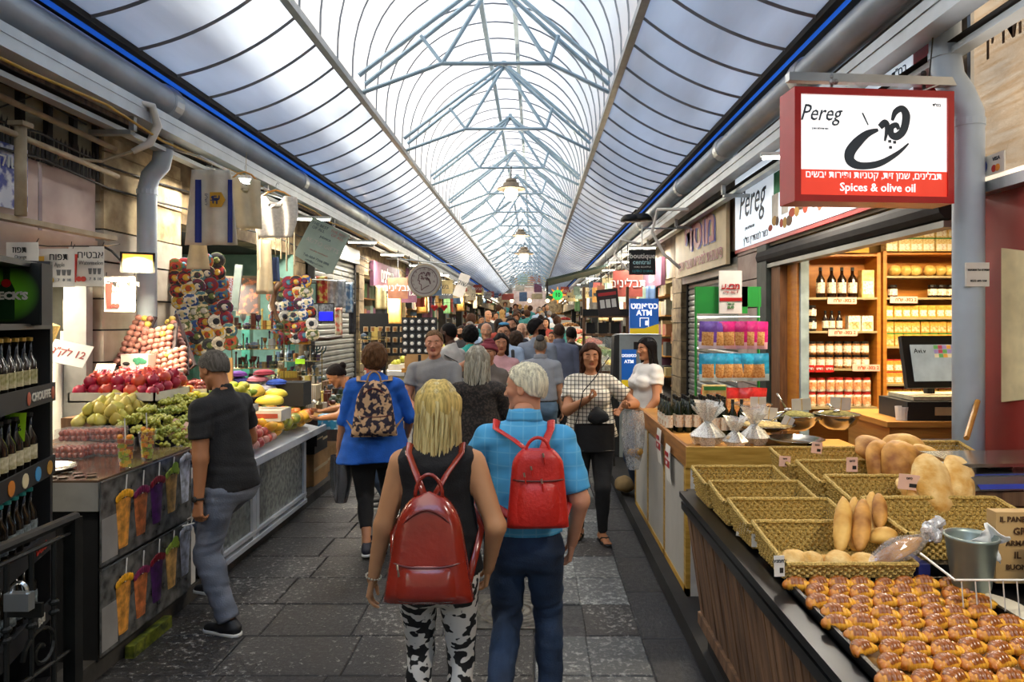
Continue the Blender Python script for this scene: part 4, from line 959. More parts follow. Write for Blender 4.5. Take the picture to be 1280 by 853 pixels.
sg = thing('lightbox_sign', 'hanging red-framed lightbox sign with dark brush lettering over a red band', 'sign', (1.80, 3.62, 2.81), 5*D2R)
w_, h_ = .885, .60
MB().bb((-w_/2, -.0, -h_/2), (w_/2, .16, h_/2)).build('casing', m_sign_red, sg)
fr = MB(); b_ = .035
for a, b in (((-w_/2, -.015, h_/2-b_), (w_/2, 0, h_/2)), ((-w_/2, -.015, -h_/2), (w_/2, 0, -h_/2+b_)), ((-w_/2, -.015, -h_/2+b_), (-w_/2+b_, 0, h_/2-b_)), ((w_/2-b_, -.015, -h_/2+b_), (w_/2, 0, h_/2-b_))): fr.bb(a, b)
fr.build('frame', m_sign_red, sg)
MB().bb((-w_/2+b_, -.004, -h_/2+b_+.135), (w_/2-b_, .0, h_/2-b_)).build('face', m_lit, sg)
MB().bb((-w_/2+b_, -.005, -h_/2+b_), (w_/2-b_, .0, -h_/2+b_+.135)).build('red_band', m_litred, sg)
lg = MB()
curve_stroke(lg, [(.045, .045, .4), (-.02, .02, 1.), (-.08, -.03, 1.4), (-.125, -.09, 1.5), (-.12, -.14, 1.3), (-.06, -.165, 1.), (.05, -.15, .9), (.16, -.09, .6), (.23, -.03, .2)], .021, 60)
curve_stroke(lg, [(-.05, .14, .3), (-.035, .11, .3), (-.015, .07, .2)], .014, 12)
curve_stroke(lg, [(.055, .06, .9), (.085, .085, 1.1), (.10, .06, .8), (.085, -.02, .25)], .019, 24)
curve_stroke(lg, [(.13, .10, .4), (.15, .15, .9), (.19, .17, 1.), (.215, .13, 1.3), (.20, .05, 1.2), (.16, .01, 1.2), (.125, .02, 1.), (.125, .06, .9), (.155, .075, .8), (.17, .05, .5)], .019, 60)
for x, z in ((.115, -.02), (.145, -.025), (.12, -.055)): lg.box((x, -.0005, z), (.018, .001, .016))
lo_ = lg.build('lettering', m_ink, sg, loc=(-.02, -.005, .045)); lo_.scale = (.92, 1, .92)
text('Pereg', .12, m_ink, sg, (-.30, -.006, .165), shear=.35, sx=.8)
text('תבלינים, שמן זית, קטניות ופירות יבשים', .052, m_inkw, sg, (0, -.006, -.157), he=True, bold=.003, sx=.93)
text('Spices & olive oil', .062, m_inkw, sg, (.02, -.006, -.222), bold=.012)
text('בס"ד', .022, m_ink, sg, (.35, -.006, .225), he=True)
text('מאז תחילת הדרך', .013, m_ink, sg, (-.30, -.006, .085), he=True)
lamp(sg, 'AREA', (0, -.05, 0), 9, (1, .98, .95), .8, .5, (-PI/2, 0, 0))
hb = thing('sign_bracket', 'pale metal bar with wire ties holding up the red-framed lightbox', 'bracket', (1.80, 3.70, 3.19), 5*D2R)
MB().box((0.03, 0, 0), (.95, .05, .045)).build('bar', m_alu, hb)
for x in (-.2, .33):
    q = MB(); q.tube([(x, 0, -.02), (x, 0, -.085)], .008, 6); [q.ball((x+rnd(-.02, .02), rnd(-.03, .0), rnd(-.03, .06)), .016, 6, 5) for _ in range(4)]; q.build('wire_tie', m_black if x > 0 else m_hang, hb)
MB().tube([(.36, 0, .02), (.40, .02, .3), (.47, .05, .75)], .004, 5).build('cable', m_black, hb)
MB().tube([(.3, -.02, -.06), (.4, -.02, -.02), (.52, 0, .02)], .004, 5).build('cable', m_white, hb)
# long shop sign on the facade, reading towards -Y
ls = thing('shop_sign', 'long white backlit shop sign with red frame above the spice shop entrance', 'sign', (2.47, 6.35, 3.2))
yA, yB, zb, zt = -2.1, 2.05, -.49, .52
MB().bb((0, yA, zb), (.12, yB, zt)).build('casing', m_sign_red, ls)
m_litb = mat('lit pale blue-white acrylic', '#dfeaf5', .4, var=.05, emit=.4)
MB().bb((-.01, yA+.2, zb+.04), (0, yB-.04, zt-.04)).build('face', m_litb, ls)
def on_l(dy, z, off=-.012): return (off, -dy, z) # dy to the reader's right
text('Pereg', .5, m_ink, ls, on_l(-1.4, .05), right=(0, -1, 0), shear=.3, sx=.8)
text('כשר למהדרין בד"ץ', .11, m_ink, ls, on_l(-1.25, -.38), right=(0, -1, 0), he=True)
text('בס"ד', .09, m_ink, ls, on_l(1.75, .36), right=(0, -1, 0), he=True)
text('מאז תחילת הדרך', .05, m_ink, ls, on_l(-1.45, -.24), right=(0, -1, 0), he=True)
q = MB(); random.seed(4)
for i in range(26): # printed bowls and heaps of spices
    x = -.75+i*.1+rnd(-.02, .02); q.ball((-.012, -x, -.33+rnd(-.03, .1)), (.004, rnd(.05, .09), rnd(.03, .06)), 8, 5, i % 3)
for x in (-.62, -.35): q.bb((-.014, -x-.09, -.26), (-.01, -x+.09, -.02), 3)
q.build('spice_print', [mat('print red', '#a1462f', .7), mat('print ochre', '#b08a4a', .7), mat('print brown', '#5e4634', .7), mat('print mortar', '#d5cfc4', .7)], ls)
MB().bb((-.012, .48, -.02), (-.008, .66, .2)).build('leaf_print', mat('print green', '#3f9a6a', .7), ls)
# cream sign
cs = thing('shop_sign', 'cream shop sign with large purple-red Hebrew letters above the closed shutter', 'sign', (2.40, 9.85, 3.07), 0)
MB().bb((0, -1.3, -.47), (.05, 1.75, .42)).build('board', m_cream, cs)
m_pur = mat('purple red paint', '#8c2236', .5, var=.05); m_blu = mat('cobalt shadow', '#3a3fa0', .5, var=.05)
text('מוסדי', .58, m_blu, cs, (-.008, .04, .06), right=(0, -1, 0), he=True, bold=.03, sx=1.35)
text('מוסדי', .58, m_pur, cs, (-.014, .10, .08), right=(0, -1, 0), he=True, bold=.03, sx=1.35)
text('סיטונאות לסיגריות ומוצרי עישון', .22, m_pur, cs, (-.012, .15, -.3), right=(0, -1, 0), he=True, bold=.01, sx=.95)
# roller shutters
def shutter(name, label, x, y0, y1, z0, z1, side, mt, n=None):
    t = thing(name, label, 'shutter', (x, y0, z0)); n = n or int((z1-z0)/.09)
    for i in range(n):
        zz = (z1-z0)*i/n; hh = (z1-z0)/n; q = MB()
        q.add([(0, .03, zz), (-side*.022, .03, zz+hh*.25), (-side*.022, .03, zz+hh*.75), (0, .03, zz+hh), (0, y1-y0-.03, zz), (-side*.022, y1-y0-.03, zz+hh*.25), (-side*.022, y1-y0-.03, zz+hh*.75), (0, y1-y0-.03, zz+hh)], [(0, 1, 5, 4), (1, 2, 6, 5), (2, 3, 7, 6)])
        q.build('slat', mt, t)
    [MB().bb((-.05, a, 0), (.05, a+.04, z1-z0)).build('guide_rail', m_dark, t) for a in (0, y1-y0-.04)]
    MB().bb((-.12, 0, z1-z0), (.12, y1-y0, z1-z0+.26)).build('roller_box', mt, t); return t
m_shut = mat('dull grey shutter', '#7f807b', .45, .4, var=.15, scale=3)
shutter('roller_shutter', 'grey slatted roller shutter half hidden below the cream sign', 2.62, 8.4, 11.55, .1, 2.5, 1, m_shut)
sc = thing('shutter_box', 'long dark rolled-up shutter housing over the spice shop opening', 'shutter', (2.52, 4.12, 2.58))
MB().tube([(0, 0, 0), (0, 3.4, 0)], .085, 12).build('roll', m_dark, sc); MB().bb((-.05, 0, -.13), (.05, 3.4, -.09)).build('end_bar', m_shut, sc)
# pale blue drainpipe
dp = thing('drainpipe', 'pale blue drainpipe with a bend beside the red wall', 'drainpipe', (2.41, 3.79, 0))
MB().tube([(0, 0, .1), (0, 0, 2.9), (-.0, 0, 3.03), (-.05, 0, 3.14), (-.11, 0, 3.23), (-.13, 0, 3.36), (-.13, 0, 3.62)], .079, 18).build('pipe', m_pipe, dp, smooth=True)
q = MB()
for z in (2.98, 3.36): q.tube([(-.0 if z < 3.1 else -.13, 0, z-.02), (-.0 if z < 3.1 else -.13, 0, z+.02)], .084, 18)
q.build('coupling', m_pipe, dp)
MB().bb((-.065, -.086, 2.07), (.06, -.072, 2.20)).build('sticker', m_card, dp)
text('שמירה על הסביבה', .015, m_black, dp, (0, -.088, 2.16), he=True, bold=.03); text('0522 605 550', .016, m_black, dp, (0, -.088, 2.10))
# red wall and the big beige board on the right edge
tag(MB().bb((2.56, 2.3, -.05), (2.9, 3.9, 2.67)).build('wall_right_red', m_red), 'scuffed red painted wall beside the drainpipe', kind='structure')
bs = thing('shop_sign', 'beige wood-grain sign board with brown Hebrew letters beside the drainpipe', 'sign', (2.5, 3.1, 3.15))
m_bgr = mat('lit beige wood print', '#ead2b2', .5, scale=5, stretch=(1, .5, 9), col2='#fdf4e6', emit=.7)  # glow put into the material to brighten the board
MB().bb((0, -.9, -.5), (.08, .80, .7)).build('board', m_bgr, bs); MB().bb((-.02, -.9, -.56), (.1, .80, -.5)).build('lower_rail', m_alu, bs)
MB().bb((-.02, .78, -.56), (.1, .81, .7)).build('side_rail', m_alu, bs)
text('הדרין', .16, mat('brown ink', '#5b4530', .6), bs, (-.006, .5, .26), right=(0, -1, 0), he=True, bold=.01)
MB().bb((-.008, .52, -.47), (0, .76, -.36)).build('card_sticker', m_card, bs)
MB().lathe([(0, 0), (.045, 0), (.045, .004)], n=14, M=Matrix.Translation((-.009, .70, -.415)) @ Matrix.Rotation(-PI/2, 4, 'Y')).build('round_sticker', mat('sticker blue', '#3b4f9a', .5), bs)
text('VISA', .03, m_ink, bs, (-.01, .58, -.39), right=(0, -1, 0))
q = MB(); [q.ball((-.01, .60-.03*i, -.44), (.002, .02, .02), 8, 6, i) for i in (0, 1)]; q.build('card_print', [mat('print scarlet', '#c03028', .5), mat('print orange', '#e09030', .5)], bs)
MB().grid(lambda u, v: V(2.545+.01*math.sin(PI*u), 3.72-u*.3, 1.50+.72*v-.12*(1-u)*(1-2*v)*.5), 6, 8, thick=.015).build('towel', mat('cream cloth', '#d6c79c', .8)); tag(bpy.data.objects['towel'], 'cream cloth panel hanging on the red wall', 'cloth')
# ---- spice shop interior
m_shopw = mat('shop back wall', '#8a6a38', .8, var=.15)
iw = MB().bb((2.56, 6.98, 0), (5.1, 7.06, 2.9)); tag(iw.build('wall_shop', m_shopw), 'back wall of the spice shop behind the shelving', kind='structure')
tag(MB().bb((2.60, 6.66, .1), (2.68, 6.9, 2.6)).build('trim_5', mat('grey blue painted post', '#7d8c93', .6, var=.2)), 'grey blue post at the end of the shelving', kind='structure')
tag(MB().bb((2.50, 6.95, .1), (2.60, 7.2, 2.6)).build('trim_6', mat('bare old wood', '#7d5430', .7, stretch=(6, 6, .5), col2='#5d3b20')), 'old wooden door post of the spice shop', kind='structure')
tag(MB().bb((2.46, 7.25, .1), (2.62, 7.55, 2.7)).build('trim_7', mat('green black frame', '#2b332e', .6, var=.3)), 'dark green shutter frame', kind='structure')
def shelf_unit(name, label, x0, x1, y0, y1, z0, z1, levels, mt, back=True):
    t = thing(name, label, 'shelf', ((x0+x1)/2, y1, z0)); cxx = (x0+x1)/2
    for a, b in ((x0, x0+.035), (x1-.035, x1)): MB().bb((a-cxx, y0-y1, 0), (b-cxx, 0, z1-z0)).build('side_panel', mt, t)
    for z in levels: MB().bb((x0+.035-cxx, y0-y1, z-z0-.02), (x1-.035-cxx, 0, z-z0)).build('shelf_board', mt if z > z1-.05 or z < z0+.1 else mat('pale shelf edge', '#9c8a63', .5), t)
    if back: MB().bb((x0-cxx, 0, 0), (x1-cxx, .02, z1-z0)).build('back_panel', mt, t)
    return t
YS = 6.7
def zpx(py, Y=YS): return H-(py-CY)*Y/F
def xpx(px, Y=YS): return (px-CX)*Y/F
lv1 = [zpx(y) for y in (318, 372, 414, 461, 509)]; lv2 = [zpx(y) for y in (316, 345, 372, 397, 433, 480, 516)]
m_shw = mat('orange stained shelving', '#a8651f', .5, scale=3, stretch=(2, 2, 10), col2='#b97726')
U1 = shelf_unit('shelf_unit', 'orange wood shelf unit of oil bottles and dark jars behind the counter', xpx(996), xpx(1101), YS, YS+.26, .1, zpx(316), [.14]+lv1, m_shw)
U2 = shelf_unit('shelf_unit', 'orange wood shelf unit of spice tubs behind the till', xpx(1104), xpx(1240), YS, YS+.26, .1, zpx(314), [.14]+lv2, m_shw)
def pack(name, m_body, m_label, w, h, kind='jar', m_cap=None, d=None):
    """small shop package standing on the origin; parts: body, label, cap"""
    t = thing(name, None, name.split('_')[-1] if '_' in name else name); d = d or w
    if kind == 'jar':
        MB().lathe([(w*.46, 0), (w*.5, h*.06), (w*.5, h*.78), (w*.42, h*.84)], n=10).build('body', m_body, t, smooth=True)
        MB().lathe([(w*.44, h*.83), (w*.46, h*.84), (w*.46, h), (0, h)], n=10).build('cap', m_cap, t)
        MB().lathe([(w*.505, h*.18), (w*.505, h*.68)], n=10).build('label', m_label, t)
        C.objects[-1]
    elif kind == 'bottle':
        MB().lathe([(w*.46, 0), (w*.5, h*.03), (w*.5, h*.6), (w*.2, h*.76), (w*.17, h*.9)], n=10).build('body', m_body, t, smooth=True)
        MB().lathe([(w*.2, h*.88), (w*.2, h), (0, h)], n=8).build('cap', m_cap, t)
        MB().lathe([(w*.505, h*.15), (w*.505, h*.5)], n=10).build('label', m_label, t)
    else:
        MB().box((0, 0, h/2), (w, d, h)).build('body', m_body, t)
        q = MB().bb((-w*.42, -d/2-.002, h*.12), (w*.42, -d/2, h*.6)); q.build('label', m_label, t)
        if m_cap: MB().bb((-w*.47, -d*.47, h), (w*.47, d*.47, h+.012)).build('cap', m_cap, t)
    return t
mj = mat('dark brown glass', '#22130b', .12, var=.2); ml_o = mat('orange printed label', '#d9742a', .6, scale=40, col2='#e9c79b'); ml_w = mat('white printed label', '#e4dcc8', .6, scale=50, col2='#c08a5a', lo=.5, hi=.7)
mc_g = mat('green lid', '#3f8a3f', .5); mc_r = mat('red lid', '#b2261f', .5); mc_b = mat('black lid', '#15120f', .4); mt_o = mat('golden spice tub', '#b8822b', .4, scale=30, col2='#d9a94b'); mt_y = mat('golden box', '#d0a040', .5, col2='#e8cf8c', scale=18)
mt_br = mat('brown nut tub', '#6e4423', .45, scale=30, col2='#a3703c')
def fill(proto, xs0, xs1, y, z, step, label, group, rows=1, jx=.004, dz=0, depth=1, h=0):
    n = max(1, int((xs1-xs0)/step)); first = True
    for d_ in range(depth):
        for r in range(rows):
            for i in range(n):
                global _used
                lb_ = label+', '+ORD[i]+' from street'+(['', ' lower row', ' upper row', ' top row'][r+1] if rows > 1 else '')
                c = place(proto, (xs0+step*(i+.5)+rnd(-jx, jx), y+d_*step*.95, z+r*h), rnd(-.08, .08), lb_, group, first=proto.name not in _used); _used.add(proto.name)
_used = set()
a, b = xpx(1001), xpx(1098); yy = YS+.07
pr1 = pack('oil_bottle', mj, ml_w, .085, .30, 'bottle', mc_b); fill(pr1, xpx(1023), xpx(1078), yy, lv1[1], .105, 'dark oil bottle with pale label on the top shelf', 'oil bottles on the upper shelf')
pr2 = pack('gift_box', mt_y, ml_w, .12, .27, 'box', None, .08); place(pr2, (xpx(1087), yy, lv1[1]), 0, 'tall golden gift box beside the oil bottles on the top shelf', first=True)
pr3 = pack('spice_box', ml_w, ml_o, .082, .115, 'box', None, .07); fill(pr3, xpx(1001), xpx(1022), yy, lv1[1], .085, 'small white and orange box stacked beside the oil bottles', 'boxes beside the oil bottles', rows=3, h=.118)
pr4 = pack('dark_jar', mj, ml_w, .088, .125, 'jar', mc_b); pr4['category'] = 'jar'
fill(pr4, a, xpx(1030), yy, lv1[2], .092, 'squat dark jar with white label, second shelf', 'dark jars on the second shelf', rows=2, h=.128)
pr5 = pack('wine_bottle', mj, ml_w, .06, .2, 'bottle', mc_b); fill(pr5, xpx(1031), xpx(1062), yy, lv1[2], .068, 'small dark bottle between the jars and the handled packs', 'small dark bottles on the second shelf')
pr6 = pack('gift_pack', ml_w, ml_o, .115, .15, 'box', None, .08); fill(pr6, xpx(1062), b, yy, lv1[2], .125, 'pale gift pack with orange print on the second shelf', 'gift packs on the second shelf')
pr7 = pack('honey_jar', mt_br, ml_w, .082, .13, 'jar', mc_b); pr7['category'] = 'jar'; fill(pr7, a, b, yy, lv1[3], .088, 'brown nut jar with black lid, third shelf', 'nut jars on the third shelf', rows=2, h=.135)
pr8 = pack('spice_tub', ml_w, ml_o, .085, .14, 'jar', mc_r); pr8['category'] = 'tub'; fill(pr8, a, b, yy, lv1[4], .090, 'white plastic tub with red lid, low shelf', 'white tubs on the low shelf', rows=2, h=.145)
MB2 = None
a, b = xpx(1109), xpx(1225)
pr9 = pack('packed_bread', mat('bagged golden rolls', '#b98a3c', .3, scale=12, col2='#dcb765'), ml_w, .2, .13, 'box', None, .14)
def bag_loaf():
    t = thing('bagged_bread', None, 'bread'); q = MB()
    for i in range(3): q.ball((-.1+.1*i, 0, .055), (.06, .07, .055), 10, 7, jit=.05)
    q.build('bread', mat('bagged golden rolls', '#b98a3c', .3, scale=12, col2='#dcb765'), t, smooth=True); return t
for o_ in list(pr9.children): bpy.data.objects.remove(o_)
bpy.data.objects.remove(pr9)
bl = bag_loaf(); place(bl, (xpx(1136), yy, lv2[1]), 0, 'golden bread rolls in a bag at the start of the till-side shelf', first=True); place(bl, (xpx(1180), yy, lv2[1]), 0, 'golden bread rolls in a bag toward the drainpipe on the top shelf')
fill(pr4, xpx(1115), xpx(1127), yy, lv2[2], .09, 'dark jar standing alone below the bagged bread', 'dark jars below the bagged bread'); fill(pr4, xpx(1165), b, yy, lv2[2], .092, 'dark jar below the bagged bread near the pipe', 'dark jars near the pipe')
pa = pack('spice_box', mt_o, ml_w, .08, .12, 'box', None, .07); fill(pa, a, b, yy, lv2[3], .083, 'orange spice box over the green-lidded tubs', 'orange spice boxes')
pb = pack('spice_tub', mt_o, ml_o, .083, .115, 'box', mc_g, .07); pb['category'] = 'tub'; fill(pb, a, b, yy, lv2[4], .087, 'square spice tub with green lid in the middle row', 'green-lidded tubs', rows=2, h=.13)
pc_ = pack('spice_tub', mt_o, ml_w, .083, .105, 'box', mc_r, .07); pc_['category'] = 'tub'; fill(pc_, a, b, yy, lv2[5], .087, 'square spice tub with red lid behind the till', 'red-lidded tubs', rows=2, h=.12)
fill(pc_, a, b, yy, lv2[6], .087, 'square red-lidded spice tub, lowest shelf behind the till', 'red-lidded tubs low behind the till', rows=2, h=.12)
pd = pack('snack_tub', mat('clear tub of nuts', '#c9a25c', .25, scale=60, col2='#e6d29c'), ml_w, .115, .12, 'box', mc_g, .1); pd['category'] = 'tub'; fill(pd, xpx(1109), b, yy, zpx(314), .12, 'clear tub of nuts atop the shelf unit', 'nut tubs on top of the shelf unit', rows=2, h=.135)
q = thing('cardboard_box', 'orange cardboard box lying on top of the bottle shelf unit', 'box', (xpx(1052), YS+.12, zpx(316))); MB().box((0, 0, .08), (.55, .22, .16)).build('body', mat('orange box board', '#c58a1c', .6), q); MB().bb((.05, -.112, .05), (.11, -.11, .1)).build('label', mc_g, q)
for i, (px, py, w) in enumerate(((1052, 376, 36), (1053, 416, 36), (1082, 460, 34), (1129, 375, 34))):
    c_ = thing('shelf_label', ['orange and white price strip under the oil bottles', 'orange and white price strip under the handled packs', 'orange and white price strip under the nut jars', 'orange and white price strip over the golden boxes'][i], 'label', (xpx(px), YS-.01, zpx(py)), 0)
    MB().box((0, 0, 0), (w*.0079, .004, .065)).build('card', m_pink, c_); text('2 ב-30 ש"ח', .045, mat('orange ink', '#c04a1c', .6), c_, (.02, -.004, 0), he=True, bold=.02)
for i, px in enumerate((1012, 1024, 1036)):
    c_ = thing('shelf_label', 'small red sale label above the white tubs, number %s along' % ['one', 'two', 'three'][i], 'label', (xpx(px), YS-.01, zpx(461)), 0)
    MB().box((0, 0, 0), (.085, .004, .07)).build('card', m_sign_red, c_); text('חדש', .035, m_white, c_, (0, -.004, 0), he=True, bold=.02)
il = thing('ceiling_lamp', 'warm tube lamp inside the spice shop', 'lamp', (3.4, 5.6, 2.86)); MB().box((0, 0, 0), (1.2, .1, .05)).build('tube', mat('warm lit tube', '#fff0cc', emit=6), il); lamp(il, 'AREA', (0, 0, -.05), 95, (1, .80, .5), 1.2, .5, (0, 0, 0))
# till desk and till
td = thing('till_desk', 'wooden desk with white panel carrying the till', 'desk', (2.98, 5.3, .09))
MB().bb((-.42, -.35, 1.02), (.75, .4, 1.06)).build('desktop', m_wood, td); MB().bb((-.38, -.3, 0), (.7, .35, 1.02)).build('body', m_wood, td); MB().bb((-.30, -.315, .45), (.14, -.30, .93)).build('panel', m_white, td)
tm = thing('till', 'black point-of-sale till with coloured touch screen over a cash drawer', 'till', (3.05, 5.22, 1.15))
MB().box((0, 0, .07), (.62, .42, .14)).build('cash_drawer', m_black, tm); MB().box((.08, -.215, .07), (.38, .008, .06)).build('drawer_label', m_tape, tm)
MB().box((0, .0, .16), (.5, .36, .03)).build('paper_sheet', mat('crumpled receipts', '#b6a98a', .7, scale=30, bump=.6), tm)
MB().tube([(0, .05, .15), (0, .06, .3)], .04, 8).build('stand', m_black, tm)
sc_ = MB().box((0, 0, .0), (.50, .04, .40)).build('screen_housing', m_black, tm); sc_.location = (.0, 0, .42); sc_.rotation_euler = (-.2, 0, .12)
s3 = MB().bb((-.19, -.026, -.15), (.20, -.02, .13)).build('screen', mat('lit screen', '#9fa6a2', .3, emit=.5), sc_)
q = MB(); random.seed(9)
for i in range(5):
    for j in range(3): q.bb((.0+i*.036, -.03, .03+j*.033), (.032+i*.036, -.026, .058+j*.033), random.randrange(5))
q.build('screen_buttons', [mat('btn %d' % i, c, .4, emit=.4) for i, c in enumerate(('#d9a04a', '#b8485a', '#6aa35a', '#d9c9a0', '#a08ab0'))], sc_)
text('Avi.v', .05, m_black, sc_, (-.12, -.03, .08)); MB().box((.42, .0, .22), (.16, .14, .3)).build('receipt_printer', m_black, tm)
cu = thing('paper_cup', 'white paper cup standing beside the till', 'cup', (2.72, 5.05, 1.15)); MB().lathe([(.04, 0), (.048, .1), (.044, .1), (.036, .01)], n=12).build('cup', m_white, cu)
# ---- snack bag rack
rk = thing('snack_rack', 'green-topped wire rack holding rows of snack bags', 'rack', (1.72, 6.05, .09)); rw = .56
m_gpan = mat('bright green panel', '#1f8a35', .5, var=.06)
MB().bb((-rw/2, .03, 1.86), (rw/2-.1, .05, 2.10)).bb((rw/2-.2, .03, 1.92), (rw/2+.02, .05, 2.10)).build('header_panel', m_gpan, rk)
for x in (-rw/2, rw/2): MB().tube([(x, .04, 0), (x, .04, 2.1)], .012, 6).build('upright', m_gpan, rk)
for z in (1.83, 1.55, 1.28, 1.0): MB().tube([(-rw/2, 0, z), (rw/2, 0, z)], .006, 5).build('hook_rail', m_alu, rk)
MB().bb((-.08, .0, 1.86), (.12, .025, 2.24)).build('poster_card', m_card, rk); MB().bb((-.08, -.004, 1.97), (.12, 0, 2.0)).build('poster_band', m_sign_red, rk)
text('מבצע', .07, m_sign_red, rk, (.02, -.004, 2.1), he=True, bold=.03); text('3 ב-25 ש"ח', .028, m_sign_red, rk, (.02, -.004, 2.05), he=True); text('זן של\nטעם', .03, m_gpan, rk, (.02, -.004, 1.93), he=True, bold=.03)
def snack_bag(c1, c2, c3):
    t = thing('snack_bag', None, 'bag'); q = MB()
    def bf(u, v, s_=1): x = (u-.5)*.15; z = (v-.5)*.24; b = .022*(1-abs(2*u-1)**2.2)*(1-abs(2*v-1)**3); return V(x, -s_*b, z)
    q.grid(lambda u, v: bf(u, v, 1), 6, 8); q.grid(lambda u, v: bf(1-u, v, 1)+V(0, .0, 0)+V(0, 2*.0, 0)*0 if False else V((.5-u)*.15, .022*(1-abs(2*u-1)**2.2)*(1-abs(2*v-1)**3), (v-.5)*.24), 6, 8)
    for i, f in enumerate(q.f):
        z = sum(q.v[j][2] for j in f)/4; x = sum(q.v[j][0] for j in f)/4; q.m[i] = 1 if (abs(z+.03) < .05 and abs(x) < .05) else (2 if z < -.07 else 0)
    q.build('wrapper', [c1, c2, c3], t, smooth=True); return t
m_nut = mat('printed nuts', '#c07a36', .35, scale=60, col2='#e8c080', bump=.3)
sb = [snack_bag(mat('purple foil', '#6a4aa0', .25, var=.2, scale=30), m_nut, mat('pale foil', '#d8cfe0', .3)), snack_bag(mat('magenta foil', '#c22a78', .25, var=.2, scale=30), m_nut, mat('pink foil', '#e8b8cc', .3)), snack_bag(mat('cyan foil', '#2f9ac4', .25, var=.2, scale=30), m_nut, mat('pale blue foil', '#bfe0ea', .3)), snack_bag(mat('red foil', '#b02a2a', .25, var=.2, scale=30), m_nut, mat('rose foil', '#e0a0a0', .3))]
first = [True]*4; random.seed(12)
for r, (z, cols) in enumerate(((1.80, [0, 0, 1, 1, 1, 1]), (1.52, [2]*6), (1.22, [3]*5))):
    for i, c_ in enumerate(cols):
        for dd in range(2):
            x = 1.72-.30+.09+i*(.48/len(cols))*1.1+dd*.03; nm = ['purple', 'magenta', 'light blue', 'red'][c_]
            place(sb[c_], (x, 5.94+dd*.05, .09+z-.13), rnd(-.5, .3), '%s snack bag hanging on the green-topped rack' % nm, '%s snack bags' % nm, first=first[c_], rot=(rnd(-.05, .1), rnd(-.06, .1), rnd(-.4, .2))); first[c_] = False
# ---- wooden counter of the spice shop
ct = thing('wooden_counter', 'yellow wood counter with white side panels carrying bowls and bottles', 'counter', (.985, 4.42, .0))
ZC = 1.03
MB().bb((0, 0, ZC-.10), (.82, .025, ZC+.035)).build('front_fascia', m_woodh, ct)
MB().bb((0, .025, ZC-.10), (.025, 2.3, ZC+.035)).build('side_fascia', mat('brown side fascia', '#8a5a2c', .5, scale=3, stretch=(1, 1, 10), col2='#a8743c'), ct)
MB().bb((.025, .025, ZC-.04), (.82, 2.3, ZC-.005)).build('countertop', m_wood, ct)
for y0, y1 in ((.08, .75), (.80, 1.5), (1.55, 2.22)): MB().bb((.005, y0, .14), (.02, y1, ZC-.12)).build('side_panel', mat('white laminate', '#b9b4ab', .35, var=.04), ct)
fr = MB()
for y0 in (0, .75, 1.5, 2.22): fr.bb((0, y0 if y0 else .02, .06), (.03, y0+.05+(.03 if not y0 else 0), ZC-.10))
fr.bb((0, .02, .06), (.03, 2.27, .14)); fr.build('frame', m_woodh, ct)
MB().bb((.03, .02, .02), (.10, .035, ZC-.10)).build('end_panel', mat('pale end panel', '#c9c6bf', .5), ct); MB().bb((.035, .04, .02), (.8, 2.27, ZC-.1)).build('carcass', m_dark, ct)
# notices hanging from the counter side
for y_, z_, lb, big in ((4.9, .86, 'white sale notice with red band hanging at the near counter corner', 1), (5.25, .92, 'white sale notice hanging second on the counter side', 0)):
    n_ = thing('sale_notice', lb, 'notice', (.965, y_, z_)); MB().grid(lambda u, v: V(-.012*math.sin(3*v), (.5-u)*.16+.03*(v-.5), (v-.5)*.26), 4, 6, thick=.002).build('sheet', m_card, n_)
    MB().bb((-.016, -.08, -.02), (-.012, .08, .03)).build('band', m_sign_red, n_); text('מבצע', .05, m_sign_red, n_, (-.018, 0, .07), right=(0, -1, 0), he=True, bold=.03); text('1+1', .035, m_white, n_, (-.018, 0, .005), right=(0, -1, 0), bold=.03)
# bottles on the counter
ob = pack('olive_oil_bottle', mat('dark green glass', '#16220f', .1, var=.2), ml_w, .064, .27, 'bottle', mc_b); ob['category'] = 'bottle'
bx0, by0 = 1.10, 4.78; first_ = True
spots = [(1.03+.0*i, 5.55-.10*i) for i in range(4)]+[(1.12+.07*i, 5.28+.07*j) for j in range(4) for i in range(6)]+[(1.36+.065*i, 5.12) for i in range(4)]
for i, (x, y) in enumerate(spots):
    g_ = 'oil bottles at the counter edge' if i < 4 else 'oil bottles massed on the counter'
    place(ob, (x+rnd(-.005, .005), y, ZC-.005+.09*0), 0, 'dark oil bottle standing at the street edge of the counter' if i < 4 else 'dark oil bottle in the dense block on the counter', g_, first=first_); first_ = False
gb = thing('display_box', 'yellow and green product box propped among the oil bottles', 'box', (1.48, 5.62, ZC)); MB().box((0, 0, .24), (.19, .05, .17)).build('box', mt_y, gb); MB().box((0, -.027, .30), (.18, .002, .03)).build('band', mc_g, gb); MB().box((0, -.027, .23), (.1, .002, .07)).build('print', ml_o, gb); MB().box((0, 0, .075), (.03, .03, .15)).build('stand', m_black, gb)
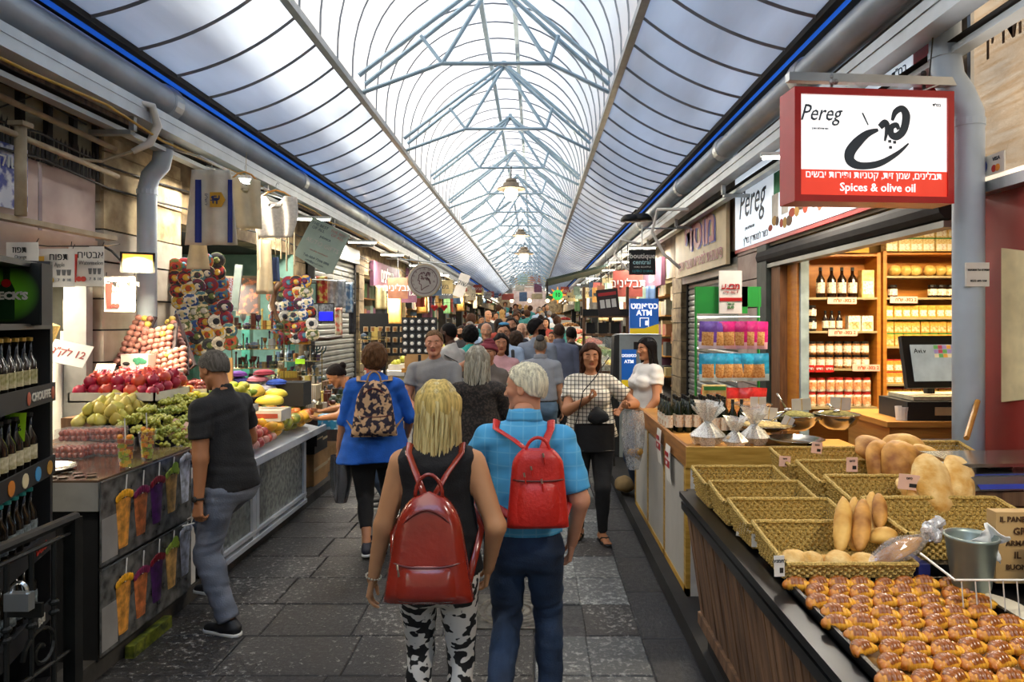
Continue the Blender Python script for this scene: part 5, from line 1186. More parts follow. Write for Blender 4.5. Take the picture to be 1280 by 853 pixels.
# cellophane gift bags
m_cello = glassy('clear cellophane', (.95, .95, .93), .62, .3)
def cello(label, x, y, s, seed, lying):
    random.seed(seed); t = thing('cellophane_bag', label, 'bag', (x, y, ZC-.005)); b = MB()
    for i in range(16): b.ball((rnd(-.06, .06)*s, rnd(-.05, .05)*s, .03+rnd(0, .05)*s), (.028*s,)*3, 6, 5)
    b.build('contents', mat('pale nuts and dried fruit', '#b99a6c', .5, scale=40, col2='#e6dcc4'), t)
    f = MB()
    for i in range(26):
        a = rnd(0, 2*PI); r0 = rnd(.05, .1)*s; p0 = V(math.cos(a)*r0, math.sin(a)*r0, rnd(0, .05)); p1 = V(math.cos(a)*.1*s, math.sin(a)*.1*s, .06*s); p2 = V(math.cos(a)*.02, math.sin(a)*.02, .14*s); aa = a+rnd(-.5, .5); p3 = V(math.cos(aa)*rnd(.03, .12)*s, math.sin(aa)*rnd(.03, .12)*s, rnd(.2, .27)*s)
        d_ = V(-math.sin(a), math.cos(a), 0)*rnd(.02, .045)*s
        f.add([p0-d_, p0+d_, p1+d_*1.2, p1-d_*1.2, p2-d_*.3, p2+d_*.3, p3+d_+V(0, 0, .01), p3-d_*1.2], [(0, 1, 2, 3), (3, 2, 5, 4), (4, 5, 6, 7)])
    f.build('wrap', m_cello, t); MB().tube([(.022*math.cos(a), .022*math.sin(a), .14*s) for a in [2*PI*i/8 for i in range(9)]], .006, 5).build('ribbon', m_alu, t)
cello('frilled cellophane gift bag behind the wooden fascia, beside the oil bottles', 1.20, 4.72, 1.15, 1, 0); cello('low cellophane bag of silvery sachets on the counter', 1.36, 4.62, .8, 2, 1); cello('tall cellophane gift bag beside the flat metal tray', 1.52, 4.72, 1.0, 3, 0)
# bowls with spices
def bowl(label, px, py, wpx, Y, fill_c, hh=.7, fillz=.9):
    s = F/Y; r = wpx/2/s; p = P(px, py, Y); t = thing('metal_bowl', label, 'bowl', (p.x, Y, p.z-r*hh))
    MB().lathe([(r*.45, 0), (r*.8, r*hh*.35), (r*.95, r*hh*.8), (r*1.0, r*hh), (r*1.04, r*hh), (r*1.03, r*hh*.96), (r*.97, r*hh*.9), (r*.8, r*hh*.42), (.01, r*.1)], n=24).build('bowl', m_inox, t, smooth=True)
    if fill_c:
        q = MB(); q.lathe([(r*.93, r*hh*fillz), (r*.6, r*hh*(fillz+.2)), (0, r*hh*(fillz+.35))], n=20); q.build('spices', mat('spice '+fill_c, fill_c, .9, scale=60, var=.5, bump=1, bscale=90), t, smooth=True)
    return t
Zt = 1.03-.005
def yb(py, z): return (H-z)*F/(py-CY)
bowl('wide steel bowl of dried green herbs beside the till', 994, 518, 56, 5.1, '#75703a'); bowl('steel bowl of olive-brown herbs, next to the desk', 1046, 517, 54, 5.05, '#6b6330')
bowl('shallow steel dish of pale grains behind the flat tray', 956, 530, 70, 4.95, '#b7a06a', .25); bowl('flat empty steel tray at the counter front', 995, 548, 66, 4.62, None, .28); bowl('small bowl of red-brown spices behind the herbs', 940, 505, 50, 5.5, '#8a5d34', .3)
st = thing('counter_riser', 'wooden riser table under the steel bowls', 'table', (1.98, 5.1, .09)); MB().bb((-.28, -.3, .80), (.45, .35, .85)).build('top', m_wood, st)
for x in (-.25, .42):
    for y in (-.27, .32): MB().bb((x-.025, y-.025, 0), (x+.025, y+.025, .80)).build('leg', m_wood, st)
for i, (px, py, w, h, Y, rt) in enumerate(((948, 503, 20, 13, 5.3, 0), (961, 517, 22, 15, 5.0, .1), (1002, 506, 24, 15, 5.2, -.05), (1051, 505, 26, 16, 5.2, .05), (985, 528, 14, 14, 4.9, .5))):
    p = P(px, py, Y); s = Y/F; c_ = thing('price_card', ['blank white card above the red-brown spices', 'white card with a gold line over the grain dish', 'folded white card over the green herbs', 'larger white card over the olive-brown herbs', 'tilted white card beside the flat tray'][i], 'card', p); MB().grid(lambda u, v: V((u-.5)*w*s, .01*abs(u-.5), (v-.5)*h*s), 2, 2, thick=.002).build('card', m_card, c_); MB().bb((-.003, -.004, -.5*h*s), (.003, -.002, .5*h*s)).build('gold_line', mt_y, c_); MB().tube([(0, 0, -h*s*.5), (0, 0, -h*s*.5-.06)], .002, 4).build('stick', m_alu, c_); c_.rotation_euler = (0, rt, 0)
for i, (x0, y0, x1, y1, Y) in enumerate(((1034, 505, 1046, 514, 5.0), (971, 492, 985, 514, 5.2), (964, 527, 985, 512, 4.9))):
    s_ = thing('serving_scoop', ['steel scoop resting in the olive-brown herbs', 'dark ladle standing up behind the green herbs', 'thin steel spoon in the grain dish'][i], 'scoop'); a_, b_ = P(x0, y0, Y), P(x1, y1, Y); MB().tube([a_, b_], .008, 6).ball(tuple(b_), (.03, .02, .012), 8, 5).build('scoop', m_inox, s_, smooth=True)
# ---- bread counter
bc = thing('bread_counter', 'dark-edged bread counter with weathered wooden slat front', 'counter', (.81, 1.1, 0)); L_ = 2.62
random.seed(6); y = 0.
nsl = 0
while y < L_-.03:
    w = rnd(.055, .075); q = MB(); yA_, yB_ = y+.003, min(y+w-.003, L_); e = rnd(0, .006)
    q.add([(.02-e, yA_, .86), (.02-e, yB_, .86), (.10-e, yB_, .30), (.10-e, yA_, .30), (.045, yA_, .86), (.045, yB_, .86), (.125, yB_, .30), (.125, yA_, .30)], [(0, 1, 2, 3), (0, 3, 7, 4), (1, 5, 6, 2), (3, 2, 6, 7), (0, 4, 5, 1)])
    q.build('slat', m_dwood, bc); y += w
m_blkm = mat('black metal edge', '#1b1c1e', .3, .6, var=.2)
MB().bb((-.01, 0, .86), (.05, L_, .90)).bb((-.0, 0, .90), (.04, L_, .925)).bb((-.02, 0, .925), (.05, L_, .955)).build('metal_edge', m_blkm, bc)
MB().bb((-.012, 0, .918), (-.002, L_, .922)).build('edge_highlight', m_alu, bc)
MB().bb((.05, 0, .88), (1.70, L_+.15, .93)).build('counter_slab', m_blkm, bc)
MB().bb((.13, .02, .05), (1.7, L_-.02, .88)).build('carcass', m_dark, bc)
MB().bb((.08, 0, .24), (.14, L_, .30)).build('lower_edge', m_dwood, bc)
for y in (.1, L_-.1): MB().bb((.15, y-.03, 0), (.21, y+.03, .1)).build('foot', mat('red foot', '#8a1f1c', .6), bc)
# wicker baskets
def wicker():
    m = bpy.data.materials.new('woven seagrass'); m.use_nodes = True; nt = m.node_tree; N = nt.nodes; L = nt.links; b = N['Principled BSDF']; b.inputs['Roughness'].default_value = .75
    tc = N.new('ShaderNodeTexCoord'); nz = N.new('ShaderNodeTexNoise'); nz.inputs['Scale'].default_value = 170; L.new(tc.outputs['Object'], nz.inputs[0])
    r = N.new('ShaderNodeValToRGB'); r.color_ramp.elements[0].position = .35; r.color_ramp.elements[0].color = (*srgb('#8a7030'), 1); r.color_ramp.elements[1].position = .62; r.color_ramp.elements[1].color = (*srgb('#d0b060'), 1); L.new(nz.outputs[0], r.inputs[0]); L.new(r.outputs[0], b.inputs['Base Color'])
    n2 = N.new('ShaderNodeTexNoise'); n2.inputs['Scale'].default_value = 120; L.new(tc.outputs['Object'], n2.inputs[0]); bp = N.new('ShaderNodeBump'); bp.inputs['Distance'].default_value = .004; L.new(n2.outputs[0], bp.inputs['Height']); L.new(bp.outputs[0], b.inputs['Normal']); return m
m_wick = wicker()
def basket(label, x0, x1, y0, y1, z0, zf, zb_, first=None):
    """rectangular basket: low front rim zf, high back rim zb_, woven from rows of strands"""
    t = thing('bread_basket', label, 'basket', ((x0+x1)/2, (y0+y1)/2, z0)); hx, hy = (x1-x0)/2, (y1-y0)/2; ins = .02
    def rimz(y): return (zf-z0)+((zb_-zf))*((y+hy)/(2*hy))**1.3
    corners = [(-1, -1), (1, -1), (1, 1), (-1, 1)]; k = 0
    wall = MB(); n = 30
    for (ax, ay), (bx, by) in zip(corners, corners[1:]+corners[:1]):
        ln = 2*hx if ay == by else 2*hy; cols = max(8, int(ln/.015)); rows = 8
        for c_ in range(cols):
            for r_ in range(rows):
                t0, t1 = c_/cols, (c_+1)/cols
                def pt(t_, v, o):
                    px_, py_ = ax+(bx-ax)*t_, ay+(by-ay)*t_; zz = rimz(py_*hy)*v; sh = 1-.10*(1-v)
                    nx, ny = (0, ay) if ay == by else (ax, 0); return V(px_*hx*sh+nx*o, py_*hy*sh+ny*o, zz)
                o = .008 if (c_+r_) % 2 else -.003; v0, v1 = r_/rows, (r_+1)/rows; tm_, vm = (t0+t1)/2, (v0+v1)/2
                wall.add([pt(t0, v0, 0), pt(tm_, v0+.01, o*.5), pt(t1, v0, 0), pt(t1, vm, o*.2), pt(t1, v1, 0), pt(tm_, v1-.01, o*.5), pt(t0, v1, 0), pt(t0, vm, o*.2), pt(tm_, vm, o*1.3)], [(0, 1, 8, 7), (1, 2, 3, 8), (8, 3, 4, 5), (7, 8, 5, 6)])
    wo = wall.build('woven_wall', m_wick, t, smooth=False); tag(wo, kind='stuff')
    MB().bb((-hx*.9, -hy*.9, 0), (hx*.9, hy*.9, .008)).build('bottom', m_wick, t)
    rim = MB(); pts = []
    for (ax, ay), (bx, by) in zip(corners, corners[1:]+corners[:1]):
        for i in range(10): s_ = i/10; px_, py_ = ax+(bx-ax)*s_, ay+(by-ay)*s_; pts.append(V(px_*hx, py_*hy, rimz(py_*hy)+.002*(i % 2)))
    pts.append(pts[0]); rim.tube(pts, .0085, 6, cap=False); rim.build('rim', m_wick, t); return t
basket('front seagrass basket holding rolls and baguettes above the croissants', .875, 1.33, 2.37, 2.74, .955, 1.035, 1.075)
basket('empty seagrass basket behind the rolls basket, second from the croissants', .865, 1.31, 2.76, 3.05, .955, 1.055, 1.085)
basket('empty seagrass basket third from the croissants on the street side', .855, 1.29, 3.07, 3.34, .955, 1.065, 1.095)
basket('empty seagrass basket at the far street-side end of the bread counter', .845, 1.28, 3.36, 3.66, .955, 1.075, 1.10)
rs = thing('basket_riser', 'low dark riser under the inner row of bread baskets', 'riser', (1.64, 3.15, .93)); MB().bb((-.30, -.68, 0), (.42, .75, .07)).build('riser', m_blkm, rs)
basket('wide empty seagrass basket behind the grey bucket', 1.37, 1.93, 2.50, 2.86, 1.0, 1.10, 1.14)
basket('seagrass basket with two large flour-dusted loaves', 1.36, 1.90, 2.88, 3.20, 1.0, 1.11, 1.155)
basket('seagrass basket under the dark-crusted round loaves', 1.35, 1.86, 3.22, 3.52, 1.0, 1.12, 1.16)
basket('empty seagrass basket nearest the steel bowls', 1.33, 1.82, 3.54, 3.86, 1.0, 1.13, 1.165)
basket('small seagrass basket leaning beside the scale', 1.90, 2.25, 3.32, 3.62, 1.08, 1.19, 1.24)
# price tags on sticks
for i, (px, py, Y, w, h, m_) in enumerate(((981, 577, 3.6, 14, 13, m_pink), (1021, 560, 3.6, 13, 14, m_pink), (1065, 581, 3.3, 14, 18, m_pink), (1136, 603, 2.9, 26, 19, m_pink), (930, 663, 2.95, 17, 17, m_card), (947, 676, 2.75, 15, 16, m_card), (974, 708, 2.36, 13, 26, m_card))):
    p = P(px, py, Y); s = Y/F; nm = ['pink price tag clipped on the basket nearest the steel bowls', 'pink price tag standing behind the empty inner basket', 'pink price tag in the round loaves basket', 'large pink price tag before the flour-dusted loaves', 'white tag hooked on the third street-side basket', 'white tag hooked on the second street-side basket', 'white tag on the corner of the rolls basket'][i]
    c_ = thing('price_tag', nm, 'tag', p); MB().box((0, 0, 0), (w*s, .003, h*s)).build('card', m_, c_); MB().box((w*s*.2, -.002, -h*s*.2), (w*s*.35, .001, h*s*.25)).build('barcode', m_dark, c_)
    text('לחם' if i < 4 else 'לחמניה', h*s*.22, m_black, c_, (0, -.003, h*s*.25), he=True)
    if i < 4: MB().tube([(0, .004, -h*s*.5), (0, .01, -h*s*.5-.12)], .002, 4).build('stick', m_woodh, c_)
    c_.rotation_euler = (0, rnd(-.35, .35) if i > 3 else rnd(-.1, .15), 0)
# breads
m_crust = mat('golden crust', '#b8812c', .6, scale=9, col2='#e2b660', bump=.4, bscale=25)
m_dcrust = mat('dark rye crust', '#8a541c', .6, scale=11, col2='#d39a48', bump=.5, bscale=22)
m_flour = mat('flour dusted crust', '#c99644', .8, scale=14, col2='#e8cb8c', bump=.5, bscale=60)
def lump(rx, ry, rz, seed, n=22, mm=14, amp=.06, notch=0, taper=0):
    random.seed(seed); ph = [rnd(0, 6) for _ in range(6)]; q = MB()
    q.ball((0, 0, 0), (rx, ry, rz), n, mm); out = []
    for x, y, z in q.v:
        u, v_, w = x/rx, y/ry, z/rz; f = 1+amp*(math.sin(3*u+ph[0])*math.cos(3*v_+ph[1])+.6*math.sin(5*v_+ph[2]+3*w)+.4*math.sin(7*u+ph[3]))
        if notch: f -= notch*math.exp(-((u*.9+.25*math.sin(3*v_))**2)/.012)*(w > 0)
        out.append((x*f*(1-taper*v_), y*f, z*f if z > 0 else z*f*.6))
    q.v = out; return q
def bread(name, label, loc, rot, r, m_, seed, group=None, **k):
    t = lump(*r, seed, **k).build(name, m_, None, loc, smooth=True); t.rotation_euler = rot; return tag(t, label, 'bread', group)
Bs = [(1095, 581, 3.30, .062, .10), (1121, 575, 3.38, .075, .11), (1147, 573, 3.36, .06, .09), (1068, 578, 3.40, .05, .09)]
bread('round_loaf', 'round dark-crusted loaf with a split top, front of the stack', (P(1127, 580, 3.3)), (1.1, 0, 0), (.10, .12, .065), m_dcrust, 1, notch=.12)
bread('round_loaf', 'round dark-crusted loaf leaning on the street side of the stack', (P(1100, 580, 3.38)), (1.2, .3, .3), (.085, .125, .06), m_dcrust, 2, notch=.12)
bread('round_loaf', 'round loaf lying at the back of the dark-crusted stack', (P(1093, 566, 3.5)), (.6, .1, .5), (.12, .1, .065), m_dcrust, 3)
bread('round_loaf', 'round loaf topping the dark-crusted stack', (P(1130, 562, 3.5)), (.5, 0, -.3), (.11, .1, .07), m_crust, 4)
bread('round_loaf', 'pale round loaf at the scale side of the stack', (P(1158, 575, 3.4)), (.7, .2, 0), (.085, .09, .06), m_crust, 5)
bread('large_loaf', 'large flour-dusted loaf standing on end behind the pink tag', (P(1166, 606, 2.94)), (1.05, .25, .25), (.10, .135, .065), m_flour, 6, amp=.05)
bread('large_loaf', 'large flour-dusted loaf leaning beside its twin', (P(1198, 602, 2.96)), (1.0, .5, .2), (.08, .13, .058), m_flour, 7, amp=.05)
bread('large_loaf', 'flour-dusted loaf lying low under its twins', (P(1146, 620, 2.98)), (.5, .4, .2), (.10, .11, .05), m_flour, 8, amp=.05)
def baguette(label, px0, py0, px1, py1, Y0, Y1, wpx, m_, seed):
    a, b = P(px0, py0, Y0), P(px1, py1, Y1); d = b-a; r = wpx/2*Y0/F; q = lump(r, d.length/2, r*.9, seed, 14, 14, .05); Mx = Matrix.Translation((a+b)/2) @ d.to_track_quat('Y', 'Z').to_matrix().to_4x4()
    t = q.build('baguette', m_, smooth=True); t.matrix_world = Mx; random.seed(seed); return tag(t, label, 'bread')
baguette('pale golden baguette standing at the street end of the basket', 1050, 692, 1056, 621, 2.52, 2.68, 22, m_crust, 11); baguette('seeded brown baguette in the middle of the rolls basket', 1074, 692, 1080, 624, 2.50, 2.66, 22, m_dcrust, 12)
baguette('seeded baguette tucked behind the middle one', 1067, 690, 1068, 622, 2.58, 2.72, 18, m_crust, 13); baguette('short baguette leaning at the rear of the rolls basket', 1090, 680, 1089, 615, 2.60, 2.74, 18, m_crust, 14); baguette('browned baguette at the inner side of the rolls basket', 1100, 662, 1099, 617, 2.6, 2.7, 18, m_dcrust, 15)
for i, (px, py, Y, rx, ry) in enumerate(((993, 700, 2.45, .045, .05), (1015, 702, 2.43, .035, .04), (1048, 702, 2.44, .05, .05), (1080, 704, 2.42, .045, .045), (1104, 671, 2.55, .052, .05), (1030, 706, 2.48, .03, .04))):
    bread('bread_roll', ['pale roll in the street corner of the front basket', 'small pale roll, second from the street corner', 'flat brown roll in the middle of the front basket', 'roll partly covered by the bagged bread', 'round brown roll on top beside the baguettes', 'small roll wedged between the pale and brown ones'][i], P(px, py, Y), (.2, rnd(-.3, .3), rnd(-1, 1)), (rx, ry, .034), m_flour if i < 4 else m_crust, 30+i)
bb_ = thing('bagged_bread', 'brown bread stick in clear plastic bag with a twisted end', 'bread', P(1122, 690, 2.42)); q = lump(.11, .035, .03, 41); q.build('bread', m_dcrust, bb_, smooth=True); bb_.rotation_euler = (0, -.35, .2)
q = lump(.125, .05, .042, 42, amp=.1); q.build('plastic_bag', glassy('clear bread bag', (.95, .93, .9), .78, .1), bb_, smooth=False)
q = MB(); random.seed(3)
for i in range(14): q.ball((.15+rnd(-.02, .05), rnd(-.03, .03), rnd(-.03, .03)), (rnd(.012, .026), rnd(.012, .026), rnd(.012, .026)), 7, 5, jit=.3)
q.build('bag_knot', glassy('crumpled clear film', (.97, .97, .97), .35, .12), bb_)
# croissants on the tray
ty = thing('pastry_tray', 'large dark baking tray full of small chocolate croissants', 'tray', (1.17, 1.72, .955)); tw, tl_ = .285, .66
MB().bb((-tw, -tl_, 0), (tw, tl_, .006)).build('tray_base', mat('baking paper stained', '#4a2f12', .6, scale=8, col2='#9a7438'), ty)
MB().bb((-tw-.012, -tl_, 0), (-tw, tl_, .03)).bb((tw, -tl_, 0), (tw+.012, tl_, .03)).bb((-tw, tl_, 0), (tw, tl_+.012, .03)).build('tray_rim', m_blkm, ty)
m_cro = mat('glazed croissant', '#a85c10', .42, scale=15, col2='#eeb03a', coat=.12, lo=.38, hi=.55); 
m_cro2 = mat('dark glazed croissant', '#5a2808', .3, scale=12, col2='#b86a18', coat=.3)
def croissant(seed):
    random.seed(seed); q = MB(); L = .043; segs = 7; bend = rnd(.2, .5)
    nu, nv = 29, 9
    def f(u, v):
        s_ = (u-.5)*2; st = abs((u*segs) % 1-.5)*2; r = .0205*(1-abs(s_)**2.4*.72)*(1-.16*st**3)*(1 if abs(s_) < .995 else .3); a = v*2*PI
        return V(s_*L, -bend*.02*s_*s_*1.6+r*1.15*math.cos(a), max(-.002, .016+r*math.sin(a)*1.05-.004*s_*s_))
    q.grid(f, nu-1, nv, 0)
    for i, fc in enumerate(q.f): 
        z = sum(q.v[j][2] for j in fc)/4; x = sum(q.v[j][0] for j in fc)/4; q.m[i] = 1 if z > .026 and abs(x) < .027 else 0
    return q.mesh('croissant', [m_cro, m_cro2], True)
cm = [croissant(i) for i in range(5)]; random.seed(31)
nr = 15
for r_ in range(nr):
    for c_ in range(8):
        x = 1.17-.262+c_*.0735+(.02 if r_ % 2 else -.008)+rnd(-.006, .006); y = 2.335-r_*.0775+rnd(-.008, .008)
        if x > 1.445: continue
        o = obj('croissant', random.choice(cm), None, (x, y, .965+rnd(0, .004)), rz=rnd(-.35, .35)+.15); s_ = rnd(.98, 1.14); o.scale = (s_, s_*1.12, s_*1.05)
        tag(o, 'small glazed croissant, %s row from the baskets, %s from the street edge' % (ORD[r_], ORD[c_]), 'pastry', 'croissants on the tray')
# bucket, wire rack, paper bags, scale
bk = thing('metal_bucket', 'small grey metal bucket stuffed with a white plastic bag', 'bucket', P(1219, 742, 2.27)+V(0, .02, .01))
MB().lathe([(.052, 0), (.058, .01), (.078, .165), (.083, .17), (.083, .178), (.077, .178), (.072, .165), (.054, .02), (0, .015)], n=24).build('bucket', mat('galvanised grey green', '#8f9c96', .35, .6, var=.1), bk, smooth=True)
q = MB(); q.grid(lambda u, v: V((u-.5)*.09+.045+.01*math.sin(9*v), -.02+.03*math.sin(7*u+4*v), .10+v*.12*(1-.5*abs(u-.4))+.008*math.sin(13*u)), 10, 10, thick=.002); q.build('plastic_bag', mat('milky plastic bag', '#dedfda', .3, var=.04), bk, smooth=True)
wr_ = thing('wire_rack', 'white wire rack around the bucket and paper bags', 'rack', (1.58, 2.25, .96)); q = MB(); xs = (-.25, .35)
for z in (.0, .12):
    q.tube([(xs[0]+(-.03 if z else 0), -.14, z), (xs[1], -.14, z)], .004, 5); q.tube([(xs[0]+(-.03 if z else 0), -.14, z), (xs[0], .10, z)], .004, 5)
for i in range(15): x = xs[0]+(xs[1]-xs[0])*i/14; q.tube([(x, -.14, 0), (x-.01, -.14, .12)], .0022, 4)
q.build('wires', mat('white coated wire', '#d8d5cb', .4), wr_)
m_kraft = mat('kraft paper', '#b08c55', .7, scale=4, col2='#c8a873', bump=.2); m_kink = mat('brown print ink', '#4a3018', .7)
for i, (x, y, w, lb) in enumerate(((1.74, 2.42, .24, 'printed brown paper bag standing behind another'), (1.80, 2.28, .2, 'printed brown paper bag at the front of the wire rack'))):
    b_ = thing('paper_bag', lb, 'bag', (x, y, .965)); q = MB(); q.box((0, 0, .12), (w, .05, .25)); q.build('bag', m_kraft, b_)
    for j in range(5): text(['IL PANE PERFETTO', 'GRANO', 'ARMATO PERA', 'IL PANE', 'BUON SAPORE'][j], .034 if j % 2 else .026, m_kink, b_, (0, -.028, .22-.042*j), bold=.01)
    MB().box((w/2-.02, -.027, .12), (.012, .002, .2)).build('print_stripe', m_kink, b_)
bxx = thing('cutting_board', 'round white board under the wire rack', 'board', (1.46, 2.22, .948)); MB().lathe([(.13, 0), (.135, .003), (.13, .008), (0, .008)], n=24).build('board', mat('cream board', '#cfc6ae', .5), bxx)
tb = thing('plastic_tub', 'translucent plastic box at the edge of the work surface', 'tub', (1.40+.14, 1.95, .955)); MB().box((0.06, 0, .05), (.14, .2, .1)).build('tub', mat('milky plastic', '#b8b5a8', .3, var=.05), tb)
bbx = thing('blue_box', 'dark blue box wedged between the front baskets', 'box', (1.355, 2.44, .955)); MB().box((0, 0, .04), (.04, .14, .08)).build('box', mat('dark blue card', '#1c2a6e', .5), bbx)
sl = thing('digital_scale', 'steel shop scale with blue keypad panel on the far corner', 'scale', (2.02, 3.08, 1.155)); sl.rotation_euler = (0, 0, .06)
MB().box((.08, 0, .03), (.50, .32, .06)).build('body', m_alu, sl); MB().box((.08, .03, .10), (.52, .30, .015)).build('weighing_plate', m_inox, sl); MB().box((.08, .03, .078), (.1, .1, .03)).build('plate_support', m_black, sl)
kp = MB(); kp.add([(-.14, -.18, .012), (.32, -.18, .012), (.32, -.12, .062), (-.14, -.12, .062)], [(0, 1, 2, 3)]); kp.build('keypad_panel', mat('blue panel', '#2c3f9a', .4), sl)
for x in (-.05, .07, .19): MB().box((x, -.152, .037), (.08, .012, .022)).build('display', mat('dark display', '#1a1414', .2), sl).rotation_euler = (0, 0, 0)
ss = thing('scale_stand', 'brown stand under the shop scale', 'stand', (2.12, 3.12, .93)); MB().bb((-.27, -.2, .16), (.36, .3, .22)).build('top', m_dwood, ss); MB().bb((-.24, -.17, 0), (.33, .27, .16)).build('body', m_dwood, ss)
tg = thing('bread_peel', 'worn wooden bread-peel handle leaning on the drainpipe', 'handle', (0, 0, 0)); MB().tube([P(1208, 548, 3.45), P(1222, 502, 3.7)], .014, 8).build('handle', m_wood, tg)
# small flood of warm light over the bread (lamp added out of view)
def tube_light(label, x, y, z, rz, L=.6, power=14, col=(1, .93, .82), ms=9, tilt=0):
    t = thing('tube_light', label, 'lamp', (x, y, z), rz); MB().box((0, 0, .02), (L, .07, .03)).build('housing', m_white, t); MB().tube([(-L*.47, 0, -.005), (L*.47, 0, -.005)], .016, 8).build('tube', mat('lit tube', '#fff6e6', emit=ms), t)
    lamp(t, 'AREA', (0, 0, -.03), power, col, L, .08, (0, 0, 0)); t.rotation_euler.x = tilt; return t
# ================================================================= FRUIT STALLS AND SOUVENIR SHOP (X < -2.2)
m_ironw = mat('black wrought iron', '#20211f', .45, .5, var=.3)
m_pink2 = mat('pinkish painted panel', '#a58f88', .7, scale=3, col2='#c3afa8', bump=.2)
m_rust = mat('old cream painted pipe', '#8f8068', .7, scale=8, col2='#a89a80', bump=.3)
# barred window and pink boards
wn = thing('window_1', None, None, (XL, 3.6, 2.53)); wn['kind'] = 'structure'; wn['label'] = 'barred upper window over pinkish boards'
gl_ = mat('dusty glass', '#8b8b78', .5, var=.25, scale=4)
for i in range(7): MB().bb((-.06, .02+i*.27, .50), (-.05, .27+i*.27, .96)).build('pane', gl_, wn)
for i in range(8): MB().bb((-.05, i*.27-.02, .48), (-.01, i*.27+.025, .97)).build('mullion', m_dark, wn)
for i in range(3): MB().bb((-.045, .02+i*.63, 0), (-.02, .61+i*.63, .49)).build('board', m_pink2, wn)
for i in range(40): # jagged ironwork fringe
    y = .02+i*.047; q = MB(); q.add([(.0, y, .48), (.0, y+.035, .48), (.0, y+.03, .66), (.0, y+.018, .70+rnd(-.01, .02)), (.0, y+.006, .66)], [(0, 1, 2, 3, 4)]); q.add([(-.006, y, .48), (-.006, y+.035, .48), (-.006, y+.03, .66), (-.006, y+.018, .70), (-.006, y+.006, .66)], [(4, 3, 2, 1, 0)]); q.build('iron_leaf', m_dark, wn)
q = MB(); q.tube([(.0, 0, .9), (.02, .5, .89), (.0, 1.1, .93), (.02, 1.7, .88)], .008, 5).tube([(.0, .3, .95), (.02, .8, .72), (.01, 1.2, .95)], .007, 5); q.build('cable', m_black, wn)
bp = thing('awning_pipe', 'old cream painted horizontal pipes running across the barred window', 'pipe', (XL+.12, 3.4, 2.55))
MB().tube([(0, 0, .78), (0, 2.1, .72)], .022, 8).tube([(0.02, 0, .58), (.02, 2.1, .50)], .022, 8).tube([(.03, 1.05, .02), (.03, 1.05, .60)], .036, 10).build('pipe', m_rust, bp, smooth=True)
MB().bb((-.02, 1.0, .6), (.08, 1.1, .63)).build('bracket', m_rust, bp); MB().bb((-.06, 0, -.02), (.02, 2.1, .015)).build('sill_rail', m_rust, bp)
ps = thing('poster', 'blue and white poster beside the pinkish boards', 'poster', (XL+.06, 4.28, 2.62)); MB().bb((0, 0, 0), (.01, .34, .42)).build('sheet', mat('poster blue white', '#2b3f9a', .5, scale=9, col2='#cfd6e8', lo=.45, hi=.55), ps); text('שוק', .12, m_white, ps, (.014, .17, .3), right=(0, 1, 0), he=True)
# white hanging cable loop and drainpipe
lp = thing('cable_conduit', 'curved white plastic conduit hanging off the cable channel', 'conduit'); MB().tube([(-3.04, 5.2, 3.56), (-2.98, 5.32, 3.56), (-2.97, 5.38, 3.42), (-3.02, 5.36, 3.28), (-3.12, 5.3, 3.2)], [.02, .03, .032, .03, .022], 10).build('conduit', m_card, lp, smooth=True); MB().tube([(-3.12, 5.3, 3.2), (-3.3, 5.2, 3.10), (-3.42, 4.9, 3.06)], .012, 6).build('cable', m_rust, lp)
d2 = thing('drainpipe', 'pale grey-blue drainpipe in front of the stone pier', 'drainpipe', (-3.36, 5.92, 0)); MB().tube([(0, 0, .6), (0, 0, 3.02), (.03, 0, 3.14), (.12, 0, 3.24), (.14, 0, 3.34), (.14, 0, 3.44)], .078, 16).build('pipe', m_pipe, d2, smooth=True); q = MB()
q.tube([(0, 0, 2.98), (0, 0, 3.02)], .084, 16); q.build('coupling', m_pipe, d2)
# floodlight
fl = thing('floodlight', 'small black floodlight glowing warm yellow on the stone pier', 'lamp', P(172, 328, 5.35)); fl.rotation_euler = (.25, 0, .55); fl.scale = (.85, .85, .8)
q = MB(); q.add([(-.13, 0, -.09), (.13, 0, -.09), (.13, 0, .09), (-.13, 0, .09), (-.07, .1, -.05), (.07, .1, -.05), (.07, .1, .05), (-.07, .1, .05)], [(4, 5, 6, 7)[::-1], (0, 1, 5, 4), (1, 2, 6, 5), (2, 3, 7, 6), (3, 0, 4, 7)]); q.bb((-.14, -.02, -.1), (.14, .0, -.085)).bb((-.14, -.02, .085), (.14, .0, .1)).bb((-.14, -.02, -.1), (-.125, 0, .1)).bb((.125, -.02, -.1), (.14, 0, .1)); q.build('housing', m_black, fl)
MB().bb((-.12, -.012, -.08), (.12, -.008, .08)).build('lens', mat('lit floodlight glass', '#ffb848', emit=1.3), fl); MB().tube([(-.13, .05, 0), (-.2, .1, .08), (-.26, .2, .1)], .012, 6).build('arm', m_black, fl)
lamp(fl, 'SPOT', (0, -.05, 0), 260, (1, .83, .55), .06, None, (PI/2-.9, 0, 0))
